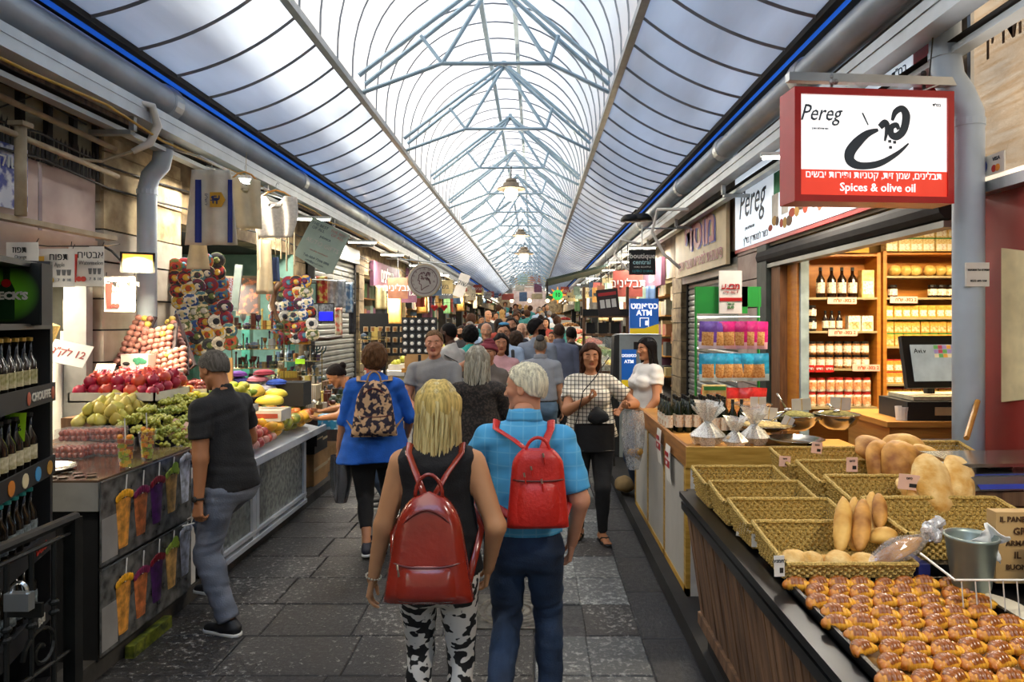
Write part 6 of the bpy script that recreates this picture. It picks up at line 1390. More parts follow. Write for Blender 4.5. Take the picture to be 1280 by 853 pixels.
# juice price boards
def board(label, px, py, Y, w, h, he_, en, col, rz=0, shape=0):
    t = thing('juice_sign', label, 'sign', P(px, py, Y), rz); s = Y/F; w *= s; h *= s; q = MB(); q.box((0, 0, 0), (w, .006, h)); q.build('board', m_card, t)
    text(he_, h*.26, m_black, t, (w*.12, -.005, h*.28), he=True, sx=.9); text(en, h*.15, mat('grey print', '#6a6a68', .6), t, (w*.14, -.005, h*.08), sx=.75)
    q = MB(); q.poly([(-w*.42, -h*.40), (-w*.28, -h*.40), (-w*.24, h*.3), (-w*.46, h*.3)], -.003)
    q.build('glass_print', mat('print '+en, col, .6, var=.1), t, loc=(0, -.004, 0)); q = MB(); [q.lathe([(0, 0), (w*.08, 0), (w*.08, .003)], n=10, M=Matrix.Translation((-w*.2+i*w*.13, -.006, -h*.32)) @ Matrix.Rotation(-PI/2, 4, 'X').inverted()) for i in (0, 1)]; q.build('fruit_print', mat('print '+en, col), t)
    for i in range(3): MB().poly([(w*.08+i*w*.13, -h*.2), (w*.15+i*w*.13, -h*.2), (w*.17+i*w*.13, -h*.05), (w*.06+i*w*.13, -h*.05)], -.002).build('cup_print', mat('grey print', '#6a6a68', .6), t, loc=(0, -.004, 0)); text(str([7, 8, 10][i]), h*.1, m_ink, t, (w*.115+i*w*.13, -.005, -h*.32))
    for x in (-.44, .44): MB().tube([(x*w, 0, h*.45), (x*w*1.05, .02, h*.62)], .003, 4).build('string', m_black, t)
    return t
board('white juice board with a watermelon glass drawing', 108, 333, 4.95, 42, 50, 'אבטיח', 'Watermelon', '#b8322a', .08); board('white juice board with Apple written on it', 68, 335, 4.75, 50, 48, 'תפוח', 'Apple', '#c9a23a'); board('white juice board partly hidden with an orange drawn on it', 18, 325, 4.55, 60, 44, 'תפוז', 'Orange', '#e8862a'); board('white juice board with a strawberry drink on the pier corner', 150, 368, 5.35, 34, 44, 'תות שדה', 'Strawberries', '#a8261f', .3)
ln_ = thing('sign_string', 'string line carrying the juice boards across the stall', 'string'); MB().tube([P(0, 302, 4.6), P(60, 308, 4.8), P(128, 308, 5.0), P(150, 305, 5.3)], .004, 4).build('string', m_black, ln_)
# ---- beer shelf
bs_ = thing('beer_shelf', 'black shelf tower packed with beer bottles beside the juice stand', 'shelf', (-2.136, 2.82, .09), 108*PI/180); hw = .40
m_blkw = mat('black painted board', '#17171a', .5, var=.3)
for x in (-hw, hw-.03): MB().bb((x, 0, 0), (x+.03, .34, 2.07)).build('side_panel', m_blkw, bs_)
lz = [.14, .48, .80, 1.14, 1.48, 1.78, 2.05]
for z in lz: MB().bb((-hw+.03, 0, z-.025), (hw-.03, .34, z)).build('shelf_board', m_blkw, bs_)
MB().bb((-hw, .33, 0), (hw, .35, 2.07)).build('back_panel', m_blkw, bs_)
for i, (z, tx, c_) in enumerate(((1.46, 'CHOUFFE', '#d8d0c0'), (1.12, '', '#c8a060'), (.78, 'Duvel', '#b8321c'), (.46, 'Bud', '#c0b8a8'))):
    MB().bb((-hw, -.012, z-.04), (hw, -.001, z+.045)).build('crate_strip', m_black, bs_)
    if tx: text(tx, .05, mat('strip ink '+c_, c_, .5), bs_, (.22, -.014, z+.0), bold=.03)
    else:
        for j, cc in enumerate(('#c8761c', '#d8c9a0', '#3f9ad0', '#b8862a')): q = MB(); q.lathe([(0, 0), (.032, 0), (.032, .003)], n=12, M=Matrix.Translation((-.1+j*.14, -.013, z)) @ Matrix.Rotation(PI/2, 4, 'X')); q.build('round_logo', mat('logo '+cc, cc, .5), bs_)
q = MB(); q.ball((.08, -.014, 1.46), (.02, .004, .03), 8, 6).ball((.36, -.014, 1.46), (.02, .004, .03), 8, 6); q.build('gnome_print', mat('strip scarlet', '#b85a3c', .5), bs_)
pz = MB(); pz.box((0, 0, 0), (.26, .10, .27)); bxp = thing('beer_carton', 'black beer carton with a glowing green bottle print on top of the shelf', 'box', (-2.40, 3.10, 2.005)); pz.build('carton', m_black, bxp, loc=(0, 0, .0))
bxp.location = P(16, 368, 2.98); bxp.rotation_euler = (0, 0, .25); gm_ = bpy.data.materials.new('green glow print'); gm_.use_nodes = True; nt = gm_.node_tree; tc = nt.nodes.new('ShaderNodeTexCoord'); gr = nt.nodes.new('ShaderNodeTexGradient'); gr.gradient_type = 'SPHERICAL'; mp = nt.nodes.new('ShaderNodeMapping'); mp.inputs['Scale'].default_value = (8, 1, 8); nt.links.new(tc.outputs['Object'], mp.inputs[0]); nt.links.new(mp.outputs[0], gr.inputs[0]); cr = nt.nodes.new('ShaderNodeValToRGB'); nt.links.new(gr.outputs[0], cr.inputs[0]); cr.color_ramp.elements[0].color = (.004, .006, .004, 1); cr.color_ramp.elements[1].color = (*srgb('#7fdc2a'), 1); nt.links.new(cr.outputs[0], nt.nodes['Principled BSDF'].inputs['Base Color'])
MB().bb((-.125, -.003, -.13), (.125, 0, .13)).build('front_print', gm_, bxp, loc=(0, -.0505, 0)); q = MB(); q.poly([(-.03, -.11), (.03, -.11), (.03, .02), (.012, .06), (.012, .12), (-.012, .12), (-.012, .06), (-.03, .02)], -.002); q.build('bottle_print', mat('bottle print green', '#16381a', .4), bxp, loc=(0, -.054, 0))
text("BECK'S", .044, m_card, bxp, (.012, -.058, -.01), bold=.05); MB().lathe([(0, 0), (.018, 0), (.018, .002)], n=12, M=Matrix.Translation((.0, -.057, .045)) @ Matrix.Rotation(PI/2, 4, 'X')).build('key_emblem', m_sign_red, bxp)
def beer(cap, lab):
    t = thing('beer_bottle', None, 'bottle'); MB().lathe([(.029, 0), (.031, .01), (.031, .13), (.013, .17), (.012, .225)], n=10).build('glass', mat('dark beer glass', '#16130f', .1, var=.2), t, smooth=True); MB().lathe([(.015, .222), (.015, .238), (0, .24)], n=8).build('cap', cap, t); MB().lathe([(.0318, .03), (.0318, .095)], n=10).build('label', lab, t); return t
bA = beer(mat('gold cap', '#b89a4a', .4, .5), mat('cream beer label', '#cfc39a', .5, scale=40, col2='#8f8a4a')); bB = beer(m_black, mat('straw beer label', '#a79a6a', .5, scale=40, col2='#e0d8b8')); bC = beer(mat('teal cap', '#3aa0a0', .3, .4), mat('dark beer label', '#2b3138', .5, scale=40, col2='#8f9a9a'))
def rowb(p, z, label, group, n=9, rows=2):
    f = True
    for r in range(rows):
        for i in range(n): place(p, Matrix.Translation((-2.136, 2.82, .09)) @ Matrix.Rotation(108*PI/180, 4, 'Z') @ V(-hw+.075+i*.078, .06+r*.09, z), 0, label+', %s from the juice stand, %s rank' % (ORD[n-1-i], ['front', 'back'][r]), group, first=f and p.location.length < .1); f = False
rowb(bA, 1.48, 'gold-capped beer bottle on the top bottle shelf', 'gold-capped beer bottles'); rowb(bB, 1.14, 'straw-label beer bottle on the middle shelf', 'straw-label beer bottles'); rowb(bC, .80, 'teal-capped beer bottle low on the shelf', 'teal-capped beer bottles'); rowb(bC, .48, 'dark beer bottle behind the iron fence', 'bottles behind the fence', rows=1)
lm_ = thing('price_paper', 'bright lime price paper stuck on the beer shelf', 'paper', P(17, 534, 2.96)); MB().grid(lambda u, v: V((u-.5)*.095+.01*v, -.01*math.sin(3*u), (v-.5)*.125), 4, 5, thick=.001).build('sheet', mat('lime paper', '#b8f02a', .6), lm_); text('מבצע\n6 ב-69', .032, m_black, lm_, (0, -.012, .01), he=True)
# ---- iron fence with padlock
fe = thing('iron_fence', 'black wrought iron gate panel with knuckled bars and scrollwork', 'fence', (-1.95, 1.9, 0))
MB().tube([(0, 0, 1.05), (0, 1.0, 1.05)], .022, 8).tube([(0, 0, .99), (0, 1.0, .99)], .010, 6).build('top_rail', m_ironw, fe); MB().bb((-.025, .96, 0), (.025, 1.01, 1.05)).build('post', m_ironw, fe)
for i in range(7):
    y = .12+i*.125; q = MB(); q.tube([(0, y, .1), (0, y, .99)], .0095, 6)
    for z in (.74, .70): q.ball((0, y, z), (.02, .02, .014), 8, 5)
    q.build('bar', m_ironw, fe)
MB().tube([(0, 0, .12), (0, 1, .12)], .014, 6).tube([(0, 0, .5), (0, 1, .5)], .010, 6).build('lower_rail', m_ironw, fe)
for i, (y, z, d) in enumerate(((.72, .38, 1), (.86, .30, -1), (.6, .3, 1), (.8, .58, -1))):
    q = MB(); q.tube([(0, y+d*.10*(1-k/26)*math.cos(k*.38), z+.10*(1-k/26)*math.sin(k*.38)) for k in range(24)], .009, 5); q.build('scroll', m_ironw, fe)
pl_ = thing('padlock', 'steel padlock on the iron gate', 'padlock', P(24, 752, 2.35)); MB().box((0, 0, 0), (.085, .03, .06)).build('body', m_alu, pl_); MB().tube([(.028*math.cos(a), 0, .03+.035*math.sin(a)) for a in [PI*i/10 for i in range(11)]], .006, 6).build('shackle', m_inox, pl_)
hs_ = thing('gate_hasp', 'iron hasp plate holding the padlock', 'hasp', P(24, 760, 2.36)); MB().box((0, .03, -.02), (.12, .012, .05)).build('plate', m_ironw, hs_)
# ---- juice stand
js = thing('juice_stand', 'black counter of the juice stand with grey top box', 'counter', (-2.27, 3.55, .09)); LJ = .95
MB().bb((-.75, 0, .80), (0, LJ, .95)).build('top_box', mat('pale grey laminate', '#8f8d86', .5, var=.1), js); MB().bb((-.72, .03, .0), (-.02, LJ, .80)).build('carcass', m_black, js); MB().bb((-.75, 0, .95), (0, LJ, .962)).build('countertop', mat('glossy brown glass top', '#5f4b3c', .12, var=.3, coat=.6), js); text('COMPANY', .03, m_ink, js, (-.33, -.003, .90))
def cup_poster(label, z0, z1):
    t = thing('cup_poster', label, 'poster', (-2.262, 3.55, z0)); h = z1-z0
    q = MB(); q.bb((0, 0, 0), (.008, LJ-.02, h)); q.build('sheet', mat('dark printed photo', '#3b3a38', .25, scale=14, col2='#6f6e6a', coat=.3), t); MB().bb((.006, .005, .02), (.010, .14, h*.55)).build('pale_patch', mat('pale print', '#8f8c88', .4), t)
    cols = [('#e0a01c', '#c98a3a'), ('#7a1f4c', '#b86a3a'), ('#7a1022', '#4b1f5c'), ('#8fa03a', '#b08a50'), ('#c9cdd8', '#b4bac8')]
    for i, (ct_, cb) in enumerate(cols):
        y = .19+i*.165; w0, w1 = .042, .07; hh = h*(.60 if i in (0, 4) else .52); zb_ = h*(.10+.04*i)
        def f(u, v): return V(.010+.006*math.sin(PI*u), y+(u-.5)*2*(w0+(w1-w0)*v), zb_+hh*v)
        MB().grid(f, 6, 1).build('cup_print', mat('cup print %d' % i, cb, .4, scale=22, var=.5), t)
        q = MB(); random.seed(i)
        for k in range(7): q.ball((.018, y+(k-3)*.021, zb_+hh+.008+.02*math.cos((k-3)*.5)), (.005, .02, .022), 7, 5)
        q.build('fruit_print', mat('fruit print %d' % i, ct_, .4, scale=30, var=.35), t); MB().tube([(.014, y+.01, zb_+hh), (.014, y+.025, min(h-.01, zb_+hh+.13))], .004, 4).build('spoon_print', m_card, t)
        if i == 3: MB().lathe([(0, 0), (.035, 0), (.035, .003)], n=14, M=Matrix.Translation((.022, y+.02, zb_+hh+.04)) @ Matrix.Rotation(PI/2, 4, 'Y')).build('kiwi_print', mat('kiwi print', '#8fb03a', .4), t)
    MB().bb((.004, 0, h-.006), (.012, LJ-.02, h)).build('edge_strip', m_alu, t); return t
cup_poster('glossy poster of fruit cups, upper of two on the juice stand', .60, 1.045); cup_poster('glossy poster of fruit cups, lower of two on the juice stand', .13, .585)
gc = thing('green_crate', 'green-yellow plastic crate under the juice stand posters', 'crate', (-2.36, 3.7, .0)); MB().bb((0.08, .1, .0), (.13, .5, .07)).build('crate', mat('green crate', '#2f3a14', .6, scale=20, col2='#7a8020'), gc)
def fruit_cup(label, px, py, Y, c1, c2):
    p = P(px, py, Y); t = thing('fruit_cup', label, 'cup', (p.x, Y, 1.052)); random.seed(int(px)); q = MB()
    for i in range(34): z = .012+.15*i/34; r = .026+.018*z/.15; a = rnd(0, 6.28); q.box((math.cos(a)*r*.55, math.sin(a)*r*.55, z), (.026, .022, .02), random.randrange(4), rz=rnd(0, 3))
    for i in range(8): a = rnd(0, 6.28); q.ball((math.cos(a)*.028, math.sin(a)*.028, .165+rnd(0, .02)), .016, 7, 5, random.randrange(4))
    q.build('fruit', [mat('melon', '#e8b83a', .3), mat('fig red', c1, .3), mat('kiwi', '#a8b83a', .3), mat('orange flesh', c2, .3)], t); MB().lathe([(.03, 0), (.05, .165), (.053, .168)], n=16).build('cup', glassy('clear cup', (.97, .97, .97), .82, .05), t, smooth=True); MB().tube([(0, 0, .15), (.0, -.01, .28)], .006, 6, flat=.4).build('spoon', m_card, t)
fruit_cup('cut fruit cup of mango and kiwi with a white spoon', 157, 620, 3.85, '#b85a2a', '#e8962a'); fruit_cup('cut fruit cup with purple layer and a leaning spoon', 184, 605, 4.1, '#7a1f3c', '#e8862a')
def clamshell(label, px, py, Y, z, m_):
    p = P(px, py, Y); t = thing('fruit_box', label, 'box', (p.x, Y, z)); q = MB()
    for i in range(5):
        for j in range(3):
            for k in range(2): q.ball((-.07+i*.035+rnd(-.004, .004), -.035+j*.035, .022+k*.03), (.018, .018, .02), 7, 5)
    q.build('fruit', m_, t); MB().box((0, 0, .04), (.19, .13, .078)).build('clear_box', glassy('clear plastic tub', (.96, .96, .96), .8, .06), t)
m_straw = mat('strawberries', '#8a2412', .35, scale=60, col2='#c2502a'); 
for i, (px, py, Y, z) in enumerate(((92, 560, 4.15, 1.052), (133, 560, 4.25, 1.052), (96, 540, 4.25, 1.135), (134, 540, 4.3, 1.135))): clamshell(['clear box of red fruit, lower one at the beer shelf side', 'clear box of red fruit, lower one beside the fruit cups', 'clear box of red fruit, upper one at the beer shelf side', 'clear box of red fruit, upper one beside the fruit cups'][i], px, py, Y, z, m_straw)
tr2 = thing('metal_tray', 'shallow steel tray with cut fruit on the juice counter', 'tray', (-2.72, 3.78, 1.053)); MB().lathe([(.13, 0), (.16, .02), (.165, .02), (.135, .002), (0, .002)], n=20).build('tray', m_inox, tr2, smooth=True)
for i in range(9): q = MB(); q.lathe([(.02, 0), (.028, .006), (0, .006)], n=10); o = q.build('coin_dish', m_inox, None, (-2.62+.07*(i % 5)+rnd(-.02, .02), 3.62+.09*(i//5)+rnd(-.02, .02), 1.053)); tag(o, 'small round steel lid on the juice counter', 'lid', 'steel lids on the juice counter')
bgp = thing('white_bag', 'crumpled white plastic bag behind the pomegranates', 'bag', P(105, 445, 5.6)); q = lump(.11, .09, .16, 77, 14, 10, .12); q.build('bag', mat('crumpled white plastic', '#b9bfc4', .35, bump=.8, bscale=14), bgp)
# ---- stepped fruit display
def fruit_mesh(r, m_, kind='round', seed=1, sq=1.):
    random.seed(seed); q = MB()
    if kind == 'round': q = lump(r, r, r*sq*1.0, seed, 12, 9, .03); q.v = [(x, y, z if z > 0 else z/.6) for x, y, z in q.v]
    elif kind == 'pear': q.lathe([(0, -r), (r*.7, -r*.8), (r, -r*.1), (r*.75, r*.6), (r*.35, r*1.2), (.0, r*1.4)], n=12)
    elif kind == 'mango': q = lump(r*1.3, r*.92, r*.85, seed, 12, 9, .05); q.v = [(x, y, z if z > 0 else z/.6) for x, y, z in q.v]
    elif kind == 'pome': q.lathe([(0, -r), (r*.75, -r*.7), (r, 0), (r*.8, r*.65), (r*.25, r*.92), (r*.18, r*1.05), (r*.3, r*1.3), (.0, r*1.1)], n=12)
    return q.mesh('fruit', m_, True)
def heap(name, label, cat, group, meshes, x0, x1, y0, y1, zf, dx, dy, layers=1, dz=.05, seed=1, rot=True, skip=0.):
    random.seed(seed); n = 0
    for L in range(layers):
        x = x0+L*dx*.5; r_ = 0
        while x < x1-L*dx*.4:
            y = y0+L*dy*.5+(r_ % 2)*dy*.4
            while y < y1-L*dy*.4:
                if rnd(0, 1) > skip:
                    xx, yy_ = x+rnd(-.2, .2)*dx, y+rnd(-.2, .2)*dy; o = obj(name, random.choice(meshes), None, (xx, yy_, zf(xx, yy_)+L*dz+rnd(0, .01)), rot=(rnd(-.6, .6), rnd(-.6, .6), rnd(0, 6.28)) if rot else (0, 0, rnd(0, 6))); tag(o, label, cat, group); n += 1
                y += dy
            x += dx; r_ += 1
    return n
base_l = thing('fruit_stall', 'stepped stall table carrying the trays of fruit', 'table', (-2.27, 4.5, .09))
MB().bb((-1.15, .02, 0), (-.62, 2.12, .95)).build('lower_step', m_dwood, base_l); MB().bb((-1.2, .5, .95), (-.62, 2.12, 1.08)).build('upper_step', m_dwood, base_l); MB().bb((-.6, .03, .0), (-.05, .17, .80)).build('front_board', m_white, base_l); MB().bb((-.60, .05, .80), (-.10, 1.05, .86)).bb((-.60, .05, .86), (-.38, 1.05, 1.0)).build('grape_step', m_dark, base_l)
wb = thing('poster_box', 'white box with red heading hanging at the end of the juice stand', 'sign', (-2.24, 4.56, .72)); MB().bb((-.05, 0, -.1), (0, .2, .11)).build('box', mat('pale blue white card', '#c9d4e0', .5), wb); MB().bb((0, 0, .06), (.002, .2, .11)).build('red_heading', m_sign_red, wb)
cb_ = thing('black_carton', 'tall black carton with green seal between the stands', 'box', (-2.36, 4.53, .0)); MB().bb((-.3, .0, .09), (0.02, .16, .66)).build('carton', m_black, cb_); q = MB(); q.lathe([(0, 0), (.05, 0), (.05, .003)], n=14, M=Matrix.Translation((.021, .09, .42)) @ Matrix.Rotation(PI/2, 4, 'Y')); q.build('green_seal', mat('seal green', '#2fa04a', .5), cb_); text('ORUS', .05, m_cream, cb_, (.023, .08, .2), right=(0, 0, 1), up=(0, -1, 0))
def fruit_tray(name, label, cx_, cy_, z, w, d, h, m_, tilt=0.):
    t = thing(name, label, 'tray', (cx_, cy_, z)); 
    MB().bb((-w/2, -d/2, 0), (w/2, d/2, .012)).build('bottom', m_, t)
    for a, b in (((-w/2, -d/2, 0), (w/2, -d/2+.012, h)), ((-w/2, d/2-.012, 0), (w/2, d/2, h)), ((-w/2, -d/2, 0), (-w/2+.012, d/2, h)), ((w/2-.012, -d/2, 0), (w/2, d/2, h))): MB().bb(a, b).build('side', m_, t)
    return t
m_box = mat('white printed fruit box', '#c9c2b4', .7, var=.1)
SL = lambda x0, z0, k: (lambda x, y: z0-(x-x0)*k)
# pomegranates & dragonfruit (nearest upper tray)
fruit_tray('fruit_tray', 'long pale tray heaped with pomegranates', -3.02, 5.12, 1.30, .62, .5, .07, m_box)
pm = [fruit_mesh(.048, mat('pomegranate red', '#a8201f', .35, scale=6, col2='#d9603a'), 'pome', 1), fruit_mesh(.044, mat('pomegranate crimson', '#8f1530', .35, scale=6, col2='#c0304a'), 'pome', 2)]
heap('pomegranate', 'red pomegranate in the long pale tray', 'fruit', 'pomegranates', pm, -3.28, -2.74, 4.92, 5.34, lambda x, y: 1.37+(y-4.9)*.12, .09, .09, 2, .06, 3)
fruit_tray('fruit_tray', 'tray of dark dates and plums behind the pomegranates', -2.85, 5.62, 1.28, .5, .36, .06, m_box)
heap('plum', 'dark red plum in the tray behind the pomegranates', 'fruit', 'plums', [fruit_mesh(.03, mat('plum', '#5a1c16', .35, col2='#8a3420', scale=8), 'round', 3)], -3.06, -2.64, 5.48, 5.78, lambda x, y: 1.33, .062, .062, 2, .035, 4)
MB().bb((-.62, .75, .86), (-.15, 1.3, 1.1)).build('rear_step', m_dark, base_l)
# persimmons, guavas
heap('persimmon', 'orange persimmon beside the yellow guavas', 'fruit', 'persimmons', [fruit_mesh(.042, mat('persimmon', '#d9762a', .3, scale=5, col2='#e8963a'), 'round', 5, .85)], -2.90, -2.72, 5.30, 5.55, lambda x, y: 1.27, .085, .085, 2, .06, 5)
gv = [fruit_mesh(.04, mat('guava yellow green', '#b8b02a', .35, scale=5, col2='#d8cf4a'), 'mango', 6), fruit_mesh(.038, mat('guava lime', '#8fa82a', .35, scale=5, col2='#bcc83a'), 'mango', 7)]
heap('guava', 'yellow-green guava in clear boxes behind the grapes', 'fruit', 'guavas', gv, -2.74, -2.40, 5.32, 5.85, lambda x, y: 1.20+(y-5.2)*.12, .082, .082, 2, .06, 7)
fruit_tray('fruit_tray', 'low tray under the guavas and persimmons', -2.64, 5.58, 1.11, .52, .62, .06, m_box)
# pears
heap('pear', 'pale yellow pear in the heap beside the grapes', 'fruit', 'pears', [fruit_mesh(.042, mat('pear', '#b8a040', .45, scale=7, col2='#cfc06a'), 'pear', 8), fruit_mesh(.040, mat('pear green', '#b0a83a', .4, scale=7, col2='#cfc468'), 'pear', 9)], -3.05, -2.76, 4.55, 4.95, lambda x, y: 1.20+(y-4.5)*.2, .08, .08, 2, .055, 8)
fruit_tray('fruit_tray', 'dark tray under the pears', -2.90, 4.74, 1.09, .34, .5, .06, m_black)
# grapes: bunches
def bunch(seed, m_):
    random.seed(seed); q = MB()
    for i in range(34): t = rnd(-1, 1); r = .045*(1-.5*abs(t)); a = rnd(0, 6.28); k = rnd(.4, 1); q.ball((t*.075, math.cos(a)*r*k, .03+abs(math.sin(a))*r*k*.9), .0125, 6, 5)
    q.tube([(-.08, 0, .04), (-.11, .01, .06)], .003, 4); return q.mesh('grape_bunch', m_, True)
m_gr = mat('green grapes', '#a0a238', .25, scale=8, col2='#cfca78'); m_gr2 = mat('green blue grapes', '#84903a', .25, scale=5, col2='#b5b85c')
gb_ = [bunch(1, m_gr), bunch(2, m_gr), bunch(3, m_gr2), bunch(4, m_gr)]
heap('grape_bunch', 'bunch of pale green grapes on the front of the fruit display', 'fruit', 'green grapes', gb_, -2.74, -2.30, 4.52, 5.30, lambda x, y: 1.05+(y-4.5)*.12-(x+2.5)*.42, .105, .115, 2, .06, 11, rot=False)
fruit_tray('fruit_tray', 'white card tray with red print under the grapes', -2.52, 4.92, .95, .46, .76, .06, m_box)
q = MB(); [q.box((.252, -.25+i*.11, .03), (.003, .06, .035)) for i in range(3)]; q.build('red_print', mat('print red leaf', '#c04a20', .6), bpy.data.objects['fruit_tray.004'] if 'fruit_tray.004' in bpy.data.objects else None)
for i, (px, py, Y, w, h, rz, lb) in enumerate(((86, 442, 4.9, 50, 30, .2, 'large tilted handwritten price card over the pomegranates'), (130, 465, 5.2, 24, 22, 0, 'pale price card standing behind the pomegranates'), (166, 474, 5.3, 30, 10, 0, 'pale price card lying over the plums'), (232, 540, 4.75, 42, 24, .3, 'pinkish handwritten price card beside the grapes'))):
    p = P(px, py, Y); s = Y/F; c_ = thing('price_card', lb, 'card', p); MB().box((0, 0, 0), (w*s, .004, h*s)).build('card', m_card if i != 3 else m_pink, c_); text(['12 לק"ג', 'רימון', 'שזיף', 'ענבים 15'][i], h*s*.45, mat('red marker', '#a8322a', .6) if i in (0, 3) else m_ink, c_, (0, -.004, 0), he=True); c_.rotation_euler = (-.5, rz, 0)
# steep trays of small netted fruits against the pier
m_fig = [mat('pink brown passion fruit', '#8a5048', .4, scale=6, col2='#b88a7a'), mat('dusky passion fruit', '#6b3a38', .4, scale=6, col2='#9a6a5c'), mat('yellowish passion fruit', '#b8a04a', .4)]
fm = [fruit_mesh(.030, m_fig[0], 'round', 21), fruit_mesh(.028, m_fig[1], 'round', 22), fruit_mesh(.03, m_fig[0], 'round', 23), fruit_mesh(.029, m_fig[2], 'round', 24)]
random.seed(41)
for k, (px, py, Y, w, h, a_) in enumerate(((168, 425, 5.75, .16, .5, .15), (196, 430, 5.7, .30, .36, -.2), (222, 428, 5.95, .14, .62, -.62), (214, 455, 5.6, .26, .26, -.3))):
    p = P(px, py, Y); t = thing('netted_tray', ['narrow upright tray of netted passion fruit on the pier', 'wide slanting tray of netted passion fruit', 'long leaning tray of netted passion fruit beside the drainpipe', 'small low tray of netted passion fruit'][k], 'tray', p); t.rotation_euler = (-.5, a_, 0)
    MB().box((0, .03, 0), (w, .02, h)).build('tray_back', mat('dark fruit tray', '#2a1c24', .6), t); nx, nz = int(w/.052), int(h/.052)
    Mt = Matrix.Translation(p) @ (Matrix.Rotation(a_, 4, 'Y') @ Matrix.Rotation(-.5, 4, 'X'))
    for i in range(nx):
        for j in range(nz):
            q_ = Mt @ V((i-(nx-1)/2)*.052+rnd(-.006, .006), .0, (j-(nz-1)/2)*.052+rnd(-.005, .005)); o = obj('passion_fruit', random.choices(fm, [5, 4, 4, 1.2])[0], None, q_, rot=(rnd(0, 3), rnd(0, 3), 0)); tag(o, 'small dusky passion fruit in the %s by the pier, %s row up' % (['narrow upright tray', 'wide slanting tray', 'long leaning tray', 'small low tray'][k], ORD[j]), 'fruit', 'passion fruit in slanting trays')
for i, (px, py, Y, w, h, lb) in enumerate(((168, 453, 5.5, 34, 19, 'white grape box with green leaf print, upper one'), (190, 472, 5.35, 50, 16, 'white grape box with green leaf print, lower one'))):
    p = P(px, py, Y); s = Y/F; t = thing('fruit_box', lb, 'box', p); MB().box((0, .1, 0), (w*s, .2, h*s)).build('box', m_box, t); q = MB(); random.seed(i); [q.ball((rnd(-.3, .4)*w*s, -.001, rnd(-.2, .2)*h*s), (.022, .003, .018), 7, 5) for _ in range(9)]; q.build('leaf_print', mat('leaf print green', '#2f7a5a', .6), t); MB().ball((-.3*w*s, -.001, -.1*h*s), (.03, .004, .016), 10, 6).build('handle_hole', m_dark, t)
# ---- white glass display stand with mangoes
wd = thing('glass_display', 'white framed display stand with frosted glass front under the mangoes', 'display case', (-2.27, 4.72, .09)); LW = 2.3
m_wf = mat('white painted frame', '#c9cdd2', .4, var=.06); m_frost = mat('dirty frosted glass', '#5f6460', .25, scale=25, col2='#8c918a', coat=.3)
for y in (0, .76, .83, 1.98): MB().bb((-.04, y, .0), (.01, y+.06, .66)).build('post', m_wf, wd)
MB().bb((-.05, -.0, .62), (.02, 2.04, .67)).build('top_rail', m_wf, wd); MB().bb((-.03, 0, .0), (.02, 2.04, .035)).bb((-.03, 0, .07), (.015, 2.04, .10)).build('bottom_rail', m_wf, wd)
for a, b in ((.06, .76), (.89, 1.98)): MB().bb((-.02, a, .1), (-.01, b, .62)).build('pane', m_frost, wd)
MB().bb((-.55, .0, .0), (-.05, 2.04, .60)).build('carcass', m_dark, wd)
tt = MB(); tt.add([(-.6, -.05, .79), (.07, -.05, .64), (.07, 2.45, .64), (-.6, 2.45, .79), (-.6, -.05, .82), (.07, -.05, .67), (.07, 2.45, .67), (-.6, 2.45, .82)], [(0, 3, 2, 1), (4, 5, 6, 7), (0, 1, 5, 4), (1, 2, 6, 5), (2, 3, 7, 6), (3, 0, 4, 7)]); tt.bb((.055, -.05, .65), (.085, 2.45, .71)); tt.build('sloped_top', m_wf, wd)
mg = [fruit_mesh(.052, mat('mango yellow', '#d99a2a', .35, scale=5, col2='#e8b83a'), 'mango', 31), fruit_mesh(.055, mat('mango green', '#7a8a2f', .35, scale=5, col2='#b0a03a'), 'mango', 32), fruit_mesh(.05, mat('mango blush', '#c95a3a', .35, scale=4, col2='#e0a03c'), 'mango', 33), fruit_mesh(.052, mat('orange peel fruit', '#d9761f', .4, scale=5, col2='#e8923a'), 'round', 34)]
zs = lambda x, y: .80+.045-(x+2.2)*.22
heap('mango', 'ripe mango in the heap on the sloped white stand', 'fruit', 'mangoes', mg[:3]+mg[:1], -2.78, -2.26, 5.95, 7.1, zs, .105, .11, 2, .075, 31)
heap('orange', 'orange fruit among the mangoes on the sloped stand', 'fruit', 'oranges', [mg[3]], -2.82, -2.5, 5.9, 6.5, lambda x, y: zs(x, y)+.11, .13, .15, 1, .07, 36)
nr_ = [fruit_mesh(.038, mat('nectarine', '#8f2a2f', .35, scale=4, col2='#c9604a'), 'round', 35), fruit_mesh(.035, mat('pale nectarine', '#b87a6a', .35, scale=4, col2='#c99a8a'), 'round', 36)]
heap('nectarine', 'dusky red nectarine in netted bags at the near end of the white stand', 'fruit', 'nectarines', nr_, -2.6, -2.25, 5.45, 6.0, zs, .075, .075, 2, .05, 37)
ml = thing('melon', 'yellow melon by the cardboard sheet', 'fruit', P(318, 490, 6.3)); lump(.09, .08, .08, 51).build('melon', mat('melon rind', '#d0b050', .5), ml, smooth=True)
ml = thing('papaya', 'long yellow papaya in the pale crate', 'fruit', P(337, 502, 6.2)); lump(.13, .06, .06, 52).build('papaya', mat('papaya skin', '#c9b02a', .4, col2='#d8c84a', scale=4), ml, smooth=True)
ml = thing('papaya', 'green-yellow papaya behind the long yellow one', 'fruit', P(345, 493, 6.35)); lump(.11, .055, .055, 53).build('papaya', mat('papaya skin', '#c9b02a', .4), ml, smooth=True)
cbx = thing('crate', 'pale printed crate holding papayas', 'crate', P(333, 518, 6.2)); MB().box((0, 0, 0), (.36, .25, .10)).build('crate', m_box, cbx); MB().box((0, -.127, 0), (.3, .003, .04)).build('print', mat('print red', '#a1462f'), cbx)
